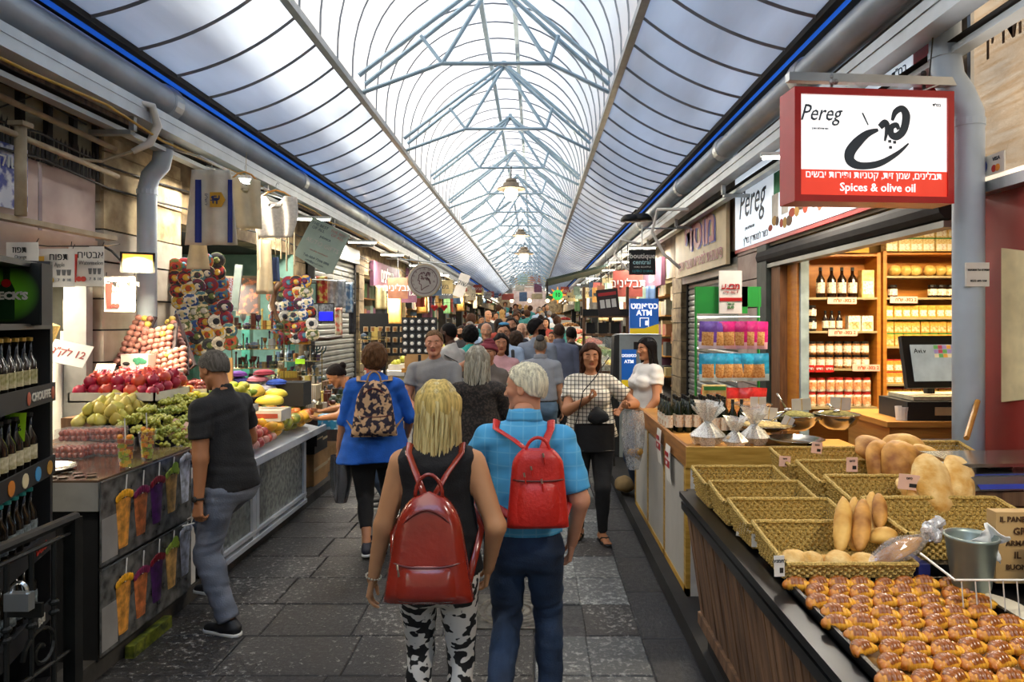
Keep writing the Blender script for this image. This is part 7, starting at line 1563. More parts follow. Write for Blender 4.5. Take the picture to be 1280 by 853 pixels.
cbx = thing('black_crate', 'black plastic box standing behind the mango heap', 'crate', P(366, 492, 7.0)); MB().box((0, 0, 0), (.30, .25, .24)).build('box', m_black, cbx)
cd = thing('cardboard_sheet', 'upright cardboard sheet behind the grey-haired man', 'cardboard', P(272, 472, 6.3)); MB().box((0, 0, 0), (.28, .02, .36)).build('sheet', m_cardb, cd)
for i, (x, y, z, w, d, h, lb, mm_) in enumerate(((-2.55, 7.6, .09, .35, .5, .36, 'brown cardboard box on the ground past the white stand', m_cardb), (-2.52, 7.55, .45, .32, .45, .24, 'black plastic crate on the brown box past the white stand', m_black), (-2.62, 8.25, .09, .35, .5, .3, 'brown cardboard box further along under the souvenir table', m_cardb), (-2.40, 7.35, .55, .18, .2, .15, 'small dark crate under the stand end', m_black))):
    t = thing('cardboard_box' if mm_ is m_cardb else 'plastic_crate', lb, 'box', (x, y, z)); MB().bb((-w/2, -d/2, 0), (w/2, d/2, h-.002)).build('box', mm_, t); MB().bb((w/2, -d/2, h*.45), (w/2+.002, d/2, h*.55)).build('tape', m_tape, t)
bb3 = thing('black_bag', 'thin black plastic bag hanging from the blue-tunic woman\'s hand', 'bag', (-1.62, 5.72, .36)); q = MB(); random.seed(8)
q.grid(lambda u, v: V(.085*(.25+.75*math.sin(PI*(.08+.6*v))**.8)*math.cos(2*PI*u)*(1+.12*math.sin(9*u*PI)), .06*(.25+.75*math.sin(PI*(.08+.6*v))**.8)*math.sin(2*PI*u), .40*v), 18, 10); q.build('bag', glassy('thin black film', (.10, .10, .11), .25, .2), bb3, smooth=True)
# ---- souvenir shop: frame, boards of caps, racks, hangings
MB0 = MB().bb((-3.52, 6.8, 0.0), (-3.40, 6.93, 2.45)).bb((-3.52, 8.2, 0), (-3.42, 8.3, 2.3)).bb((-3.52, 9.7, 0), (-3.40, 9.85, 2.45)).bb((-3.52, 6.8, 2.25), (-3.44, 9.85, 2.38)); 
tag(MB0.build('door_1', m_green), 'dark green wooden frame of the souvenir shop opening', kind='structure')
m_mint = mat('mint painted wall', '#7fa89a', .6, var=.15); tag(MB().bb((-5.2, 9.9, 0), (-3.5, 9.98, 2.85)).build('wall_shop_side', m_mint), 'mint green side wall in the souvenir shop', kind='structure')
ml2 = thing('ceiling_lamp', 'white tube lamp inside the souvenir shop', 'lamp', (-3.75, 7.6, 2.35), .3); MB().box((0, 0, 0), (.7, .08, .04)).build('tube', mat('lit tube', '#fff6e6', emit=9), ml2); lamp(ml2, 'AREA', (0, 0, -.04), 70, (.92, 1, .95), .8, .3)
kcols = ['#e4ddd0', '#20222a', '#8a1f22', '#2c4a8a', '#d8c9a0', '#5c6a3a', '#c7a23c', '#6a2a4a', '#3a3a3c', '#bcb6ac', '#a84a2a', '#487a8a']
kmats = []
for i in range(12):
    a, b = kcols[i], kcols[(i*5+3) % 12]; kmats.append(mat('cap cloth %d' % i, a, .8, scale=28, col2=b, lo=.48, hi=.54, detail=1))
def cap_mesh(i):
    q = MB(); q.lathe([(.072, 0), (.07, .012), (.055, .03), (.03, .04), (0, .044)], n=14); q.lathe([(.03, .041), (.012, .0455), (0, .046)], n=10, mi=1); q.lathe([(.073, -.004), (.074, .006), (.069, .013)], n=14, mi=1); return q.mesh('embroidered_cap', [kmats[i], kmats[(i+4) % 12]], True)
cms = [cap_mesh(i) for i in range(12)]
def cap_board(label, c0, c1, Yc, cols, rows, w, h, tilt, clabel, group, seed):
    random.seed(seed); p0 = P(c0[0], c0[1], Yc); p1 = P(c1[0], c1[1], Yc); ct = (p0+p1)/2; t = thing('cap_board', label, 'board', ct); ry, rz = tilt; R = Matrix.Rotation(rz, 4, 'Z') @ Matrix.Rotation(ry, 4, 'Y'); t.rotation_euler = R.to_euler()
    MB().box((0, .03, 0), (w, .02, h)).build('board', m_cardb, t); Mt = Matrix.Translation(ct) @ R
    for i in range(cols):
        for j in range(rows):
            pz = Mt @ V((i-(cols-1)/2)*w/cols+rnd(-.01, .01), .0, (j-(rows-1)/2)*h/rows+rnd(-.008, .008)); o = obj('embroidered_cap', random.choice(cms), None, pz); o.rotation_euler = (R @ Matrix.Rotation(PI/2+rnd(-.2, .2), 4, 'X') @ Matrix.Rotation(rnd(-.3, .3), 4, 'Y')).to_euler(); o.scale = (1.06, 1.06, .38); tag(o, clabel+', %s row up, %s across' % (ORD[j], ORD[i]), 'cap', group)
cap_board('tall board covered in round embroidered caps near the drainpipe', (232, 330), (275, 432), 6.55, 5, 8, .48, .92, (-.17, .12), 'round embroidered cap on the tall board near the drainpipe', 'caps on the tall board', 5)
cap_board('second board of round caps behind the carved horns', (350, 350), (380, 425), 7.75, 5, 6, .46, .74, (-.14, .1), 'round embroidered cap on the board behind the horns', 'caps on the second board', 6)
# hanging clothes
def hanger(t, w, z=.0, metal=False):
    q = MB(); q.tube([(-w/2, 0, z-.075), (-w/4, 0, z-.02), (0, 0, z), (w/4, 0, z-.02), (w/2, 0, z-.075)], .009 if not metal else .003, 6); q.build('hanger_bar', m_wood if not metal else m_alu, t); MB().tube([(0, 0, z), (0, 0, z+.05), (.015, 0, z+.075), (.03, 0, z+.06)], .003, 5).build('hook', m_alu, t)
m_linen = mat('off-white cotton', '#cfc6b4', .85, var=.08, bump=.2, bscale=90); m_linen2 = mat('cream linen', '#c2b394', .85, var=.1, bump=.2)
def sheet(q, w0, w1, z0, z1, mi=0, fold=.014, n=5, x0=0., y0=0.):
    def f(u, v): w = w0+(w1-w0)*v; return V(x0+(u-.5)*w, y0-fold*math.sin(u*n*PI)*(1-.4*v)-.02, z0+(z1-z0)*v)
    q.grid(f, 24, 12, mi, thick=.006)
p = P(265, 213, 6.0); t = thing('hanging_banner', 'white cotton prayer banner with blue side stripes and a yellow shield, hanging', 'cloth', p)
q = MB(); sheet(q, .46, .34, -.66, 0, 0, .02, 4); q.build('cloth', m_linen, t, smooth=True)
for x, w in ((-.10, .05), (.165, .035)):
    q = MB(); sheet(q, w*1.1, w, -.64, -.09, 0, .004, 2, x*1.05, -.018); q.build('blue_stripe', mat('royal blue stripe', '#22307c', .8), t)
q = MB(); q.poly([(-.0, -.20), (.10, -.20), (.135, -.265), (.10, -.33), (-.0, -.33)], -.004); q.build('yellow_shield', mat('yellow shield print', '#c9982a', .7), t, loc=(0, -.036, 0))
q = MB(); [q.ball((x, 0, z), (a, .002, b), 8, 5) for x, z, a, b in ((.05, -.262, .032, .014), (.025, -.245, .014, .014), (.03, -.285, .007, .018), (.062, -.288, .007, .02), (.082, -.245, .006, .02), (.045, -.235, .02, .006), (.02, -.27, .018, .005))]; q.build('lion_print', mat('navy print', '#26305c', .7), t, loc=(0, -.043, 0))
text('ירושלים', .035, mat('navy print', '#26305c', .7), t, (-.03, -.045, -.265), right=(0, 0, -1), up=(1, 0, 0), he=True); hanger(t, .3, 0, True)
def garment(label, px, py, Y, w, h, mm_, lace=False, rz=0., tank=True):
    p = P(px, py, Y); t = thing('blouse', label, 'garment', p, rz); hanger(t, w*.85); q = MB()
    def f(u, v):
        x = (u-.5)*w*(1+.1*(1-v) if not lace else .85+.35*math.sin(PI*min(1, v*1.0))*.5+.25*v); nk = .12*h*max(0, 1-((u-.5)/.22)**2)*(v > .85) if tank else 0; return V(x, -.025-.012*math.sin(u*5*PI+v*2), -.05-h*(1-v)-nk*1.4-.04*abs(u-.5)*(v))
    q.grid(f, 24, 14, thick=.005); q.build('cloth', mm_, t, smooth=True); return t
garment('cream blouse half hidden beside the striped banner', 306, 215, 6.15, .26, .46, m_linen2, rz=.5); garment('white gathered sheer top on a wooden hanger', 345, 238, 6.7, .38, .42, mat('white gauze', '#cfcac0', .8, var=.12, scale=50), True)
for i, (px, py, Y, w, h, mm_, lb) in enumerate(((249, 305, 6.2, 30, 32, m_linen2, 'beige cloth tail hanging below the striped banner'), (332, 300, 7.0, 22, 68, m_linen2, 'cream tasselled cloth hanging over the wire racks'), (345, 322, 7.1, 12, 30, mat('denim blue cloth', '#5a6fa0', .8), 'small blue cloth pouch hanging by the cream cloth'), (308, 238, 6.3, 14, 50, m_linen, 'narrow white striped sleeve cloth behind the banner'))):
    s = Y/F; t = thing('hanging_cloth', lb, 'cloth', P(px, py, Y)); q = MB(); sheet(q, w*s, w*s*.7, -h*s, 0, 0, .012, 3); q.build('cloth', mm_, t, smooth=True); MB().tube([(0, -.02, 0), (0, 0, .35)], .003, 4).build('cord', m_linen2, t)
fr_ = thing('tasselled_cords', 'beige tasselled cords hanging from the cable channel', 'cord')
for i, px in enumerate((321, 327, 352, 358, 362, 368)): a = P(px, 262, 6.9); b = P(px+rnd(-2, 2), 330+rnd(-12, 10), 6.9); MB().tube([a, b], [.005, .010], 5).build('cord', m_linen2, fr_)
# framed carpet, pictures
def framed(name, label, px, py, Y, w, h, fcol, mi_, rz=0, ry=0, cat='picture'):
    s = Y/F; t = thing(name, label, cat, P(px, py, Y), rz); w *= s; h *= s; MB().box((0, 0, 0), (w, .02, h)).build('frame', mat('frame '+fcol, fcol, .5), t); MB().box((0, -.012, 0), (w*.88, .004, h*.88)).build('print', mi_, t); t.rotation_euler.y = ry; return t
framed('framed_carpet', 'framed red and blue patterned carpet hanging in the shop', 279, 364, 7.2, 34, 38, '#b8a488', mat('carpet pattern', '#8a4a44', .8, scale=70, col2='#9aa0b0', lo=.45, hi=.55), .1, .05)
framed('mirror', 'narrow pale mirror frame beside the carpet', 296, 360, 7.1, 9, 58, '#b9c4be', mat('pale mirror', '#a9bab4', .2), 0, .1, 'mirror'); framed('picture', 'dark painting with orange figure above the wire racks', 310, 370, 7.9, 30, 50, '#4a3a20', mat('dark painting', '#3a2418', .6, scale=16, col2='#a8562a', lo=.5, hi=.65))
framed('picture', 'grey picture in a black frame beside the blue screen', 391, 392, 8.6, 22, 26, '#1a1c20', mat('grey etching', '#6a7078', .6, scale=40, col2='#b0b6bc')); sc2 = framed('television', 'small screen showing a bright blue field', 408, 391, 8.5, 20, 24, '#0f1012', mat('bottles picture', '#3f464e', .4, scale=40, col2='#9aa2ac'), cat='television'); s = 8.5/F; MB().box((0, -.016, -4.5*s), (17*s, .004, 11*s)).build('blue_screen', mat('lit blue', '#1018e8', .4, emit=1.2, var=.02), sc2)
framed('picture', 'black-framed mirror with a dark hat reflected', 386, 368, 8.9, 20, 30, '#15171a', mat('mint reflection', '#7fa89a', .3, var=.2))
# wire racks with goods
m_wire = mat('brass wire', '#8a7a4a', .4, .6); gcol = ['#2a2420', '#7a6a4a', '#b8a888', '#d8d4c8', '#4a5a6a', '#8a5a2a', '#c9b060', '#4a3a5a', '#a8a8a0', '#5a2a22', '#3a4a3a', '#c8c0b0']
gm2 = [mat('goods %d' % i, c, .4, .3 if i in (1, 3, 8) else 0, var=.25) for i, c in enumerate(gcol)]
def small_goods(seed):
    random.seed(seed); q = MB(); k = seed % 6
    if k == 0: q.lathe([(.018, 0), (.02, .05), (.008, .07), (.008, .11), (.012, .115)], n=8)
    elif k == 1: q.box((0, 0, .05), (.035, .02, .1))
    elif k == 2: q.lathe([(.02, 0), (.006, .02), (.005, .05), (.022, .075), (.024, .1), (.018, .1)], n=8)
    elif k == 3: q.tube([(0, 0, 0), (0, 0, .12)], [.010, .006], 6); q.ball((0, 0, .13), .012, 6, 5)
    elif k == 4: q.ball((0, 0, .025), (.035, .03, .028), 8, 6)
    else: q.lathe([(.025, 0), (.026, .06), (.022, .062), (.022, .01)], n=8)
    return q
gnames = ['bottle_trinket', 'box_trinket', 'goblet', 'candlestick', 'dish', 'beaker']; glabels = ['small metal flask', 'small boxed trinket', 'small kiddush goblet', 'small candlestick', 'small round dish', 'small beaker']
gmesh = [[(lambda mm: (small_goods(k).mesh(gnames[k], mm, False)))(gm2[j]) for j in range(12)] for k in range(6)]
def rack(label, px0, px1, pys, Y, cpd, dens, seed, group):
    random.seed(seed); t = thing('wire_rack', label, 'rack'); s = Y/F; x0, x1 = (px0-CX)*s, (px1-CX)*s
    for py in pys:
        z = H-(py-CY)*s; q = MB()
        for yy in (0, .14): q.tube([(x0, Y+yy, z), (x1, Y+yy, z)], .004, 4); q.tube([(x0, Y, z+.04), (x1, Y, z+.04)], .003, 4)
        n = int((x1-x0)/.04)
        for i in range(n+1): q.tube([(x0+(x1-x0)*i/n, Y, z), (x0+(x1-x0)*i/n, Y, z+.04)], .0018, 3)
        q.bb((x0, Y, z-.004), (x1, Y+.14, z)); q.build('shelf_wire', m_wire, t)
        n = int((x1-x0)/.05*dens)
        for i in range(n):
            k = random.randrange(6); o = obj(gnames[k], gmesh[k][random.randrange(12)], None, (x0+.03+(x1-x0-.06)*(i+.5)/n, Y+.05+rnd(0, .05), z+.001)); sc3 = rnd(.9, 1.5); o.scale = (sc3, sc3, sc3*rnd(.9, 1.3)); tag(o, glabels[k]+' on '+group, 'ornament', glabels[k]+'s on '+group)
    for x in (x0, x1): MB().tube([(x, Y+.07, H-(max(pys)-CY)*s-.2), (x, Y+.07, H-(min(pys)-CY)*s+.12)], .006, 5).build('upright', m_wire, t)
rack('brass wire rack of small metal ware, between the cap boards', 286, 352, [412, 437, 461, 487], 7.35, 0, 1.15, 3, 'the brass wire rack'); rack('low wire rack of trinkets under the second cap board', 340, 400, [452, 470, 490], 7.95, 0, 1.1, 4, 'the low wire rack')
rack('wire rack of key rings beside the shutter', 448, 482, [425, 440, 455], 9.6, 0, 1., 5, 'the rack beside the shutter')
hn = thing('ram_horn', 'long twisted ram horn hanging by the second cap board', 'horn'); MB().tube([P(350, 352, 7.5), P(344, 362, 7.5), P(340, 380, 7.5), P(345, 396, 7.5), P(352, 408, 7.5)], [.035, .034, .03, .025, .012], 10).build('horn', mat('polished horn', '#4a3020', .35, scale=10, col2='#8a6a4a'), hn, smooth=True)
hn = thing('ram_horn', 'dark ram horn lying on the souvenir shelf', 'horn'); MB().tube([P(378, 418, 8.2), P(392, 424, 8.2), P(410, 424, 8.2), P(428, 421, 8.2)], [.03, .028, .022, .012], 10).build('horn', mat('dark horn', '#2a1c14', .35, col2='#5a402a'), hn, smooth=True)
mn = thing('menorah', 'dark seven-branched menorah on the souvenir shelf', 'menorah', P(396, 446, 8.1)); q = MB(); q.tube([(0, 0, -.06), (0, 0, .12)], .008, 6)
for r in (.04, .075, .11): q.tube([(r*math.cos(a), 0, .12+r*math.sin(a)) for a in [PI+PI*i/12 for i in range(13)]], .007, 5)
q.lathe([(.05, -.07), (.01, -.055)], n=10); q.build('menorah', mat('blued steel', '#2f5560', .35, .6), mn)
for i, (px, py, c) in enumerate(((374, 425, '#b8832a'), (362, 470, '#8a6a3c'))): t = thing('wooden_tray', ['wooden tray of gold trinkets beside the menorah', 'brown wooden box of trinkets on the table'][i], 'box', P(px, py, 8.0)); MB().box((0, 0, 0), (.24, .1, .10)).build('tray', mat('tray wood '+c, c, .5), t); q = MB(); random.seed(i); [q.box((-.1+.018*k, -.055, .02), (.01, .02, .08)) for k in range(12)]; q.build('trinkets', mat('gold trinket', '#c9a84a', .3, .6), t)
# souvenir table with rows of goods, caps stacks
tb_ = thing('souvenir_table', 'long souvenir table crowded with small goods past the mango stand', 'table', (-2.32, 7.3, .09)); MB().bb((-1.05, 0, .74), (0, 2.5, .78)).build('tabletop', m_wood, tb_); MB().bb((-1.0, .05, .0), (-.42, 2.45, .74)).build('skirt', mat('dark red table skirt', '#3a2420', .8, var=.3), tb_)
MB().bb((-1.3, -.6, .0), (-.62, 2.45, .95)).build('rear_step', m_dwood, tb_)
random.seed(17); k = 0
for i in range(9):
    for j in range(19):
        x = -3.30+i*.108+rnd(-.03, .03); y = 7.4+j*.126+rnd(-.03, .03); z = .87 if x > -2.94 else 1.04
        if abs(x+2.3) < .03: continue
        kk = random.randrange(6); o = obj(gnames[kk], gmesh[kk][random.randrange(12)], None, (x, y, z)); s_ = rnd(.9, 1.7); o.scale = (s_*1.2, s_*1.2, s_); w_ = 'the crowded souvenir table' if x > -2.94 else 'the rear step of the souvenir table'; tag(o, glabels[kk]+' on '+w_, 'ornament', glabels[kk]+'s on '+w_)
random.seed(18)
for i, (px, py, c) in enumerate(((296, 468, '#5a2a7a'), (322, 474, '#c07a8a'), (346, 478, '#2a4aa0'), (300, 476, '#3a3a7a'), (312, 484, '#15151a'), (335, 484, '#b8b8c8'), (284, 480, '#1a1a1c'), (330, 466, '#8a2a3a'))):
    t = thing('knitted_cap', 'folded %s knitted cap on the pile by the cardboard sheet' % ['purple', 'pink striped', 'royal blue', 'indigo', 'black', 'silver', 'charcoal', 'wine red'][i], 'cap', P(px, py, 6.9)); q = MB(); q.ball((0, 0, 0), (.10, .09, .035), 14, 8); q.build('cap', cloth('knit '+c, c), t, smooth=True); MB().tube([(.1*math.cos(a), .09*math.sin(a), -.012) for a in [2*PI*k/16 for k in range(17)]], .008, 5).build('brim', cloth('knit '+c, c), t)
hb2 = thing('black_cloth', 'black folded cloth with a white tag behind the fruit', 'cloth', P(312, 500, 6.5)); lump(.17, .12, .10, 61, amp=.1).build('cloth', c_black, hb2, smooth=True); MB().box((.03, -.118, .03), (.03, .01, .03)).build('tag', m_card, hb2)
bx4 = thing('blue_box', 'bright blue product box on the end of the souvenir table', 'box', P(413, 527, 7.3)); MB().box((0, 0, 0), (.22, .16, .15)).build('box', mat('cyan box', '#3a9ac4', .5, scale=20, col2='#c9dde4', lo=.5, hi=.6), bx4)
for i, (px, py) in enumerate(((392, 490), (384, 512))): t = thing('pale_box', ['pale long box leaning on the souvenir table', 'bundle of pale wrapped sticks on the souvenir table'][i], 'box', P(px, py, 7.55)); MB().box((0, 0, 0), (.10, .14, .16)).build('box', m_tape, t); q = MB(); [q.box((-.04+.02*k, -.072, 0), (.008, .006, .16)) for k in range(5)]; q.build('sticks', m_card, t)
gp = thing('neon_card', 'lime green price card among the goods', 'card', P(375, 452, 7.9)); MB().box((0, 0, 0), (.11, .004, .06)).build('card', mat('lime paper', '#b8f02a'), gp)
# tilted grey-green sign
sg2 = thing('shop_sign', 'tilted grey-green sign board with small dark lettering over the souvenir shop', 'sign', P(403, 307, 8.3)); s = 8.3/F; w, h = 50*s, 56*s
sg2.rotation_euler = (0, .42, .12); q = MB(); q.poly([(-w/2-.02, -h/2+.03), (w/2-.06, -h/2-.03), (w/2, -h/2+.02), (w/2, h/2-.02), (-w/2+.0, h/2)], .03); q.build('board', mat('grey green board', '#76877f', .6, var=.06), sg2)
text('THE BEST\nOF ALL', .05, m_ink, sg2, (-w*.25, -.004, h*.34)); text('THE BEST\nOF ALL', .05, mat('faded red print', '#8f5f58', .6), sg2, (w*.25, -.004, h*.34)); text('JUDAICA', .035, m_ink, sg2, (0, -.004, h*.16), bold=.03); text('AUTO GIFTS', .075, mat('pale print', '#b5bcb4', .6), sg2, (0, -.004, .0)); text('we ship worldwide', .03, mat('faded red print', '#8f5f58', .6), sg2, (0, -.004, -.1)); text('Tel: 054 7206 000', .045, m_ink, sg2, (0, -.004, -h*.34)); text('info@gmail.com', .035, m_ink, sg2, (0, -.004, -h*.43))
shutter('roller_shutter', 'grey slatted roller shutter between the souvenir shop and the round sign', -3.42, 10.45, 12.9, .1, 2.95, -1, m_shut)
# plastic hangings, bags of shirts
for i, (px, py, Y, w, h, c, c2, lb) in enumerate(((403, 364, 9.0, 14, 36, '#b03028', '#c8c060', 'red and lime printed shirt in plastic hanging under the sign'), (417, 367, 9.1, 14, 34, '#8a9098', '#b8bec4', 'grey plastic-wrapped shirt hanging, second from the red one'), (427, 367, 9.2, 12, 34, '#9aa0a8', '#c8ccd0', 'silver plastic-wrapped shirt hanging, third from the red one'), (437, 372, 9.3, 10, 38, '#5a7a9a', '#c0c8cc', 'blue striped scarf hanging beside the shutter'), (441, 398, 9.35, 9, 40, '#15151a', '#2a2a30', 'black scarf hanging beside the shutter'), (424, 402, 9.3, 9, 34, '#d8ccb0', '#c84a3a', 'cream hanging banner with painted balloons'))):
    s = Y/F; t = thing('hanging_cloth', lb, 'cloth', P(px, py-h/2, Y)); q = MB(); sheet(q, w*s, w*s, -h*s, 0, 0, .01, 3); q.build('cloth', mat('hang '+lb[:12], c, .5, scale=14, col2=c2, lo=.45, hi=.6), t, smooth=True); MB().tube([(0, -.02, 0), (0, 0, .14)], .003, 4).build('cord', m_linen2, t)
# round coin-like sign
rsn = thing('round_sign', 'round grey stone-like sign with a profile head hanging over the lane', 'sign', P(531, 351, 11.0)); r = 19.5*11/F
q = MB(); q.lathe([(0, 0), (r, 0), (r, .05), (0, .05)], n=40, M=Matrix.Rotation(PI/2, 4, 'X')); q.build('disc', mat('grey stone sign', '#8f8985', .7, var=.08, bump=.2), rsn)
MB().tube([(r*math.cos(a), -.03, r*math.sin(a)) for a in [2*PI*i/40 for i in range(41)]], .022, 8).build('rim', m_rust, rsn); MB().tube([(r*.83*math.cos(a), -.053, r*.83*math.sin(a)) for a in [2*PI*i/40 for i in range(41)]], .005, 4).build('inner_ring', mat('maroon print', '#4a2a30', .6), rsn)
q = MB(); curve_stroke(q, [(-.02, .13, .6), (-.08, .09, .8), (-.085, .05, .8), (-.10, .0, .8), (-.075, -.005, .8), (-.08, -.05, .8), (-.05, -.07, .8), (-.045, -.16, .8)], .008, 40); curve_stroke(q, [(-.045, -.16, .8), (.0, -.12, .8), (.08, -.08, .8)], .008, 16); random.seed(5)
for i in range(16): x, z = rnd(-.06, .07), rnd(.0, .13); curve_stroke(q, [(x, z, .8), (x+.02, z+.01, 1), (x+.025, z-.02, .8)], .008, 8)
curve_stroke(q, [(.04, .05, 1), (.08, .0, 1.2), (.1, -.06, .8)], .01, 14); q.build('profile_print', mat('maroon print', '#4a2a30', .6), rsn, loc=(0, -.053, 0))
for i, ch in enumerate('HVLDRIANVS'): a = PI*1.25-i*.14*PI*.9; text(ch, .045, mat('maroon print', '#4a2a30', .6), rsn, (r*.72*math.cos(a), -.054, r*.72*math.sin(a)))
text('III', .045, mat('maroon print', '#4a2a30', .6), rsn, (r*.62, -.054, -.02)); MB().tube([(-.1, 0, r), (-.1, 0, r+.18)], .006, 5).tube([(.1, 0, r), (.1, 0, r+.18)], .006, 5).build('hanger', m_alu, rsn)
tc_ = thing('sign_bar', 'thin metal arm across the lane side holding the round sign', 'bracket'); MB().tube([P(500, 324, 11.0), P(566, 331, 11.0)], .012, 6).build('bar', m_alu, tc_)
# grid stands with cards and magnets
for i, (px, py, Y, w, h, lb, nx, nz) in enumerate(((480, 425, 9.9, 55, 40, 'black mesh stand of small goods in front of the shutter', 6, 3), (524, 420, 9.6, 44, 46, 'grid stand of round white badges in clear bags', 5, 5), (467, 405, 10.2, 36, 26, 'black-topped display box beside the shutter', 0, 0))):
    s = Y/F; t = thing('display_stand', lb, 'stand', P(px, py, Y)); w, h = w*s, h*s; z_ = t.location.z; MB().box((0, .03, 0), (w, .03, h)).build('panel', m_black, t); MB().bb((-.02, .02, -h/2-.01), (.02, .05, -z_+.0)).build('leg', m_black, t)
    for a in range(nx):
        for b in range(nz):
            o = obj('carded_badge', None, None) if False else None; q = MB(); q.box((0, .004, 0), (.07, .004, .075), 0); q.ball((0, -.002, -.005), (.026, .006, .026), 10, 6, 1) if i == 1 else q.box((0, -.004, 0), (.04, .01, .05), 1)
            k_ = ('badge%d' % i) ;
            if b == 0 and a == 0: me_ = q.mesh('carded_badge', [mat('dull card', '#3a3d42', .5) if i == 1 else m_tape, m_card if i == 1 else gm2[5]])
            o = obj('carded_badge', me_, None, t.location+V((a-(nx-1)/2)*w/nx, 0, (b-(nz-1)/2)*h/nz)); tag(o, 'round white badge on card, on the grid stand' if i == 1 else 'small carded trinket on the black mesh stand', 'badge', 'badges on the grid stand' if i == 1 else 'carded trinkets')
# pendants over the lane
def pend(label, px, py, Y, s_=1., big=False):
    s = Y/F; p = P(px, py, Y); t = thing('pendant_lamp', label, 'lamp', p); m_lampm = mat('taupe lamp metal', '#7a6f60', .5, .3, var=.1)
    MB().lathe([(0, .20*s_), (.09*s_, .20*s_), (.11*s_, .16*s_), (.10*s_, .13*s_), (.15*s_, .12*s_), (.16*s_, .05*s_), (.27*s_, .02*s_), (.27*s_, .0), (.14*s_, .0)], n=20).build('shade', m_lampm, t, smooth=False)
    MB().ball((0, 0, -.06*s_), (.13*s_, .13*s_, .16*s_), 16, 10).build('globe', mat('lit cream globe', '#ffe9b8', emit=3.2, var=.02), t, smooth=True); MB().tube([(0, 0, .2*s_), (0, 0, .2*s_+(4.83-p.z-.2*s_))], .012, 6).build('stem', m_black, t); lamp(t, 'POINT', (0, 0, -.3*s_), 60, (1, .85, .62), .15); return t
pend('bell-shaped pendant lamp nearest over the lane, tan metal with lit globe', 639, 237, 13.0, 1.0); pend('second bell-shaped pendant lamp down the lane', 651, 295, 21.0, 1.0); pend('third pendant lamp, hanging just below the second', 655, 318, 23.6, 1.25)
# ---- things on the far parts of both sides
random.seed(77)
# eave tube lamps (both sides); first each side added unseen, for light
for i, (x, y) in enumerate([(-3.35, 2.2), (-3.0, 6.6), (-3.0, 9.2), (-3.0, 11.9), (-3.0, 14.4), (-3.0, 17.6), (-3.0, 22), (-3.0, 27), (1.9, .9), (2.15, 5.7), (2.05, 12.9), (2.05, 14.2), (2.05, 16.4), (2.05, 19.5), (2.05, 24), (2.05, 29)]):
    side = 'fruit stall side' if x < 0 else 'spice shop side'; ordn = ['first', 'second', 'third', 'fourth', 'fifth', 'sixth', 'seventh', 'eighth', 'ninth', 'tenth'][i if x < 0 else i-8]
    tube_light('white tube lamp under the eave channel, %s, %s from the viewer' % (side, ordn), x+(.35 if x < 0 else -.30)*0, y, 3.26+ground(y)*.3, .15 if x < 0 else -.15, .5, 34 if y < 8 else 46, (1, .90, .76) if y < 10 else (1, .93, .82), 4)

ls3 = thing('added_stall_light', 'added warm tube light hidden inside the fruit stall to brighten it', 'lamp', (-3.9, 4.9, 2.3), PI/2); MB().box((0, 0, 0), (.9, .07, .05)).build('tube', mat('warm lit tube', '#fff0cc', emit=6), ls3); lamp(ls3, 'AREA', (0, 0, -.05), 32, (1, .88, .68), .9, .3)  # hidden light added to brighten the near stalls

for nm_, x_, z_, ya_, yb_ in (('garment rail carrying the banner and blouses under the channel', -2.80, 3.26, 5.7, 6.5), ('second garment rail over the souvenir shop front', -2.62, 3.17, 6.6, 7.3), ('long rail with plastic-wrapped shirts past the tilted sign', -2.72, 2.42, 8.8, 9.5)):
    t = thing('garment_rail', nm_, 'rail'); MB().tube([(x_, ya_, z_), (x_, yb_, z_)], .012, 6).build('rail', m_alu, t); [MB().tube([(x_, y, z_), (-3.5 if z_ < 3 else x_-.3, y, z_+(.0 if z_ < 3 else .09))], .010, 5).build('arm', m_alu, t) for y in (ya_+.05, yb_-.05)]
# ================================================================= MIDDLE AND FAR LANE
m_blue = mat('cash machine blue', '#1565c0', .4, var=.04, emit=.12); m_yel = mat('signal yellow', '#f0d020', .5, var=.03, emit=.1); m_atm = mat('cash machine grey', '#8d9696', .45, .2, var=.06)
at = thing('cash_machine', 'grey cash machine with blue and yellow panel beside the shutter', 'cash machine', (1.36, 9.0, .09)); MB().bb((-.24, 0, .0), (.32, .5, 1.62)).build('cabinet', m_atm, at)
q = MB(); q.add([(-.24, 0, 0), (-.24, .4, 0), (-.24, .4, 1.62), (-.24, 0, 1.62), (-.36, .05, .05), (-.36, .35, .05), (-.30, .35, 1.6), (-.30, .05, 1.6)], [(4, 5, 6, 7), (0, 4, 7, 3), (3, 7, 6, 2), (5, 1, 2, 6)]); q.build('side_fairing', m_black, at)
MB().bb((-.24, -.01, .66), (.32, 0, .68)).bb((-.05, -.012, 1.42), (.12, 0, 1.52)).build('panel_seam', m_dark, at); MB().bb((-.21, -.014, 1.0), (-.02, 0, 1.42)).build('blue_panel', m_blue, at); MB().bb((-.21, -.018, .93), (-.02, 0, 1.02)).build('yellow_panel', m_yel, at)
text('כספומט', .058, m_inkw, at, (-.115, -.02, 1.34), he=True, bold=.03); text('ATM', .06, m_inkw, at, (-.115, -.02, 1.26), bold=.03)
q = thing('cash_machine_sign', 'blue and yellow square sign reading ATM above the cash machine', 'sign', (1.44, 8.95, 1.72)); MB().bb((-.19, 0, 0), (.19, .07, .46)).build('box', m_blue, q); MB().bb((-.19, -.006, 0), (.19, 0, .07)).build('yellow_band', m_yel, q); MB().poly([(0, .07), (.19, .07), (.19, .13)], -.006).build('yellow_wedge', m_yel, q)
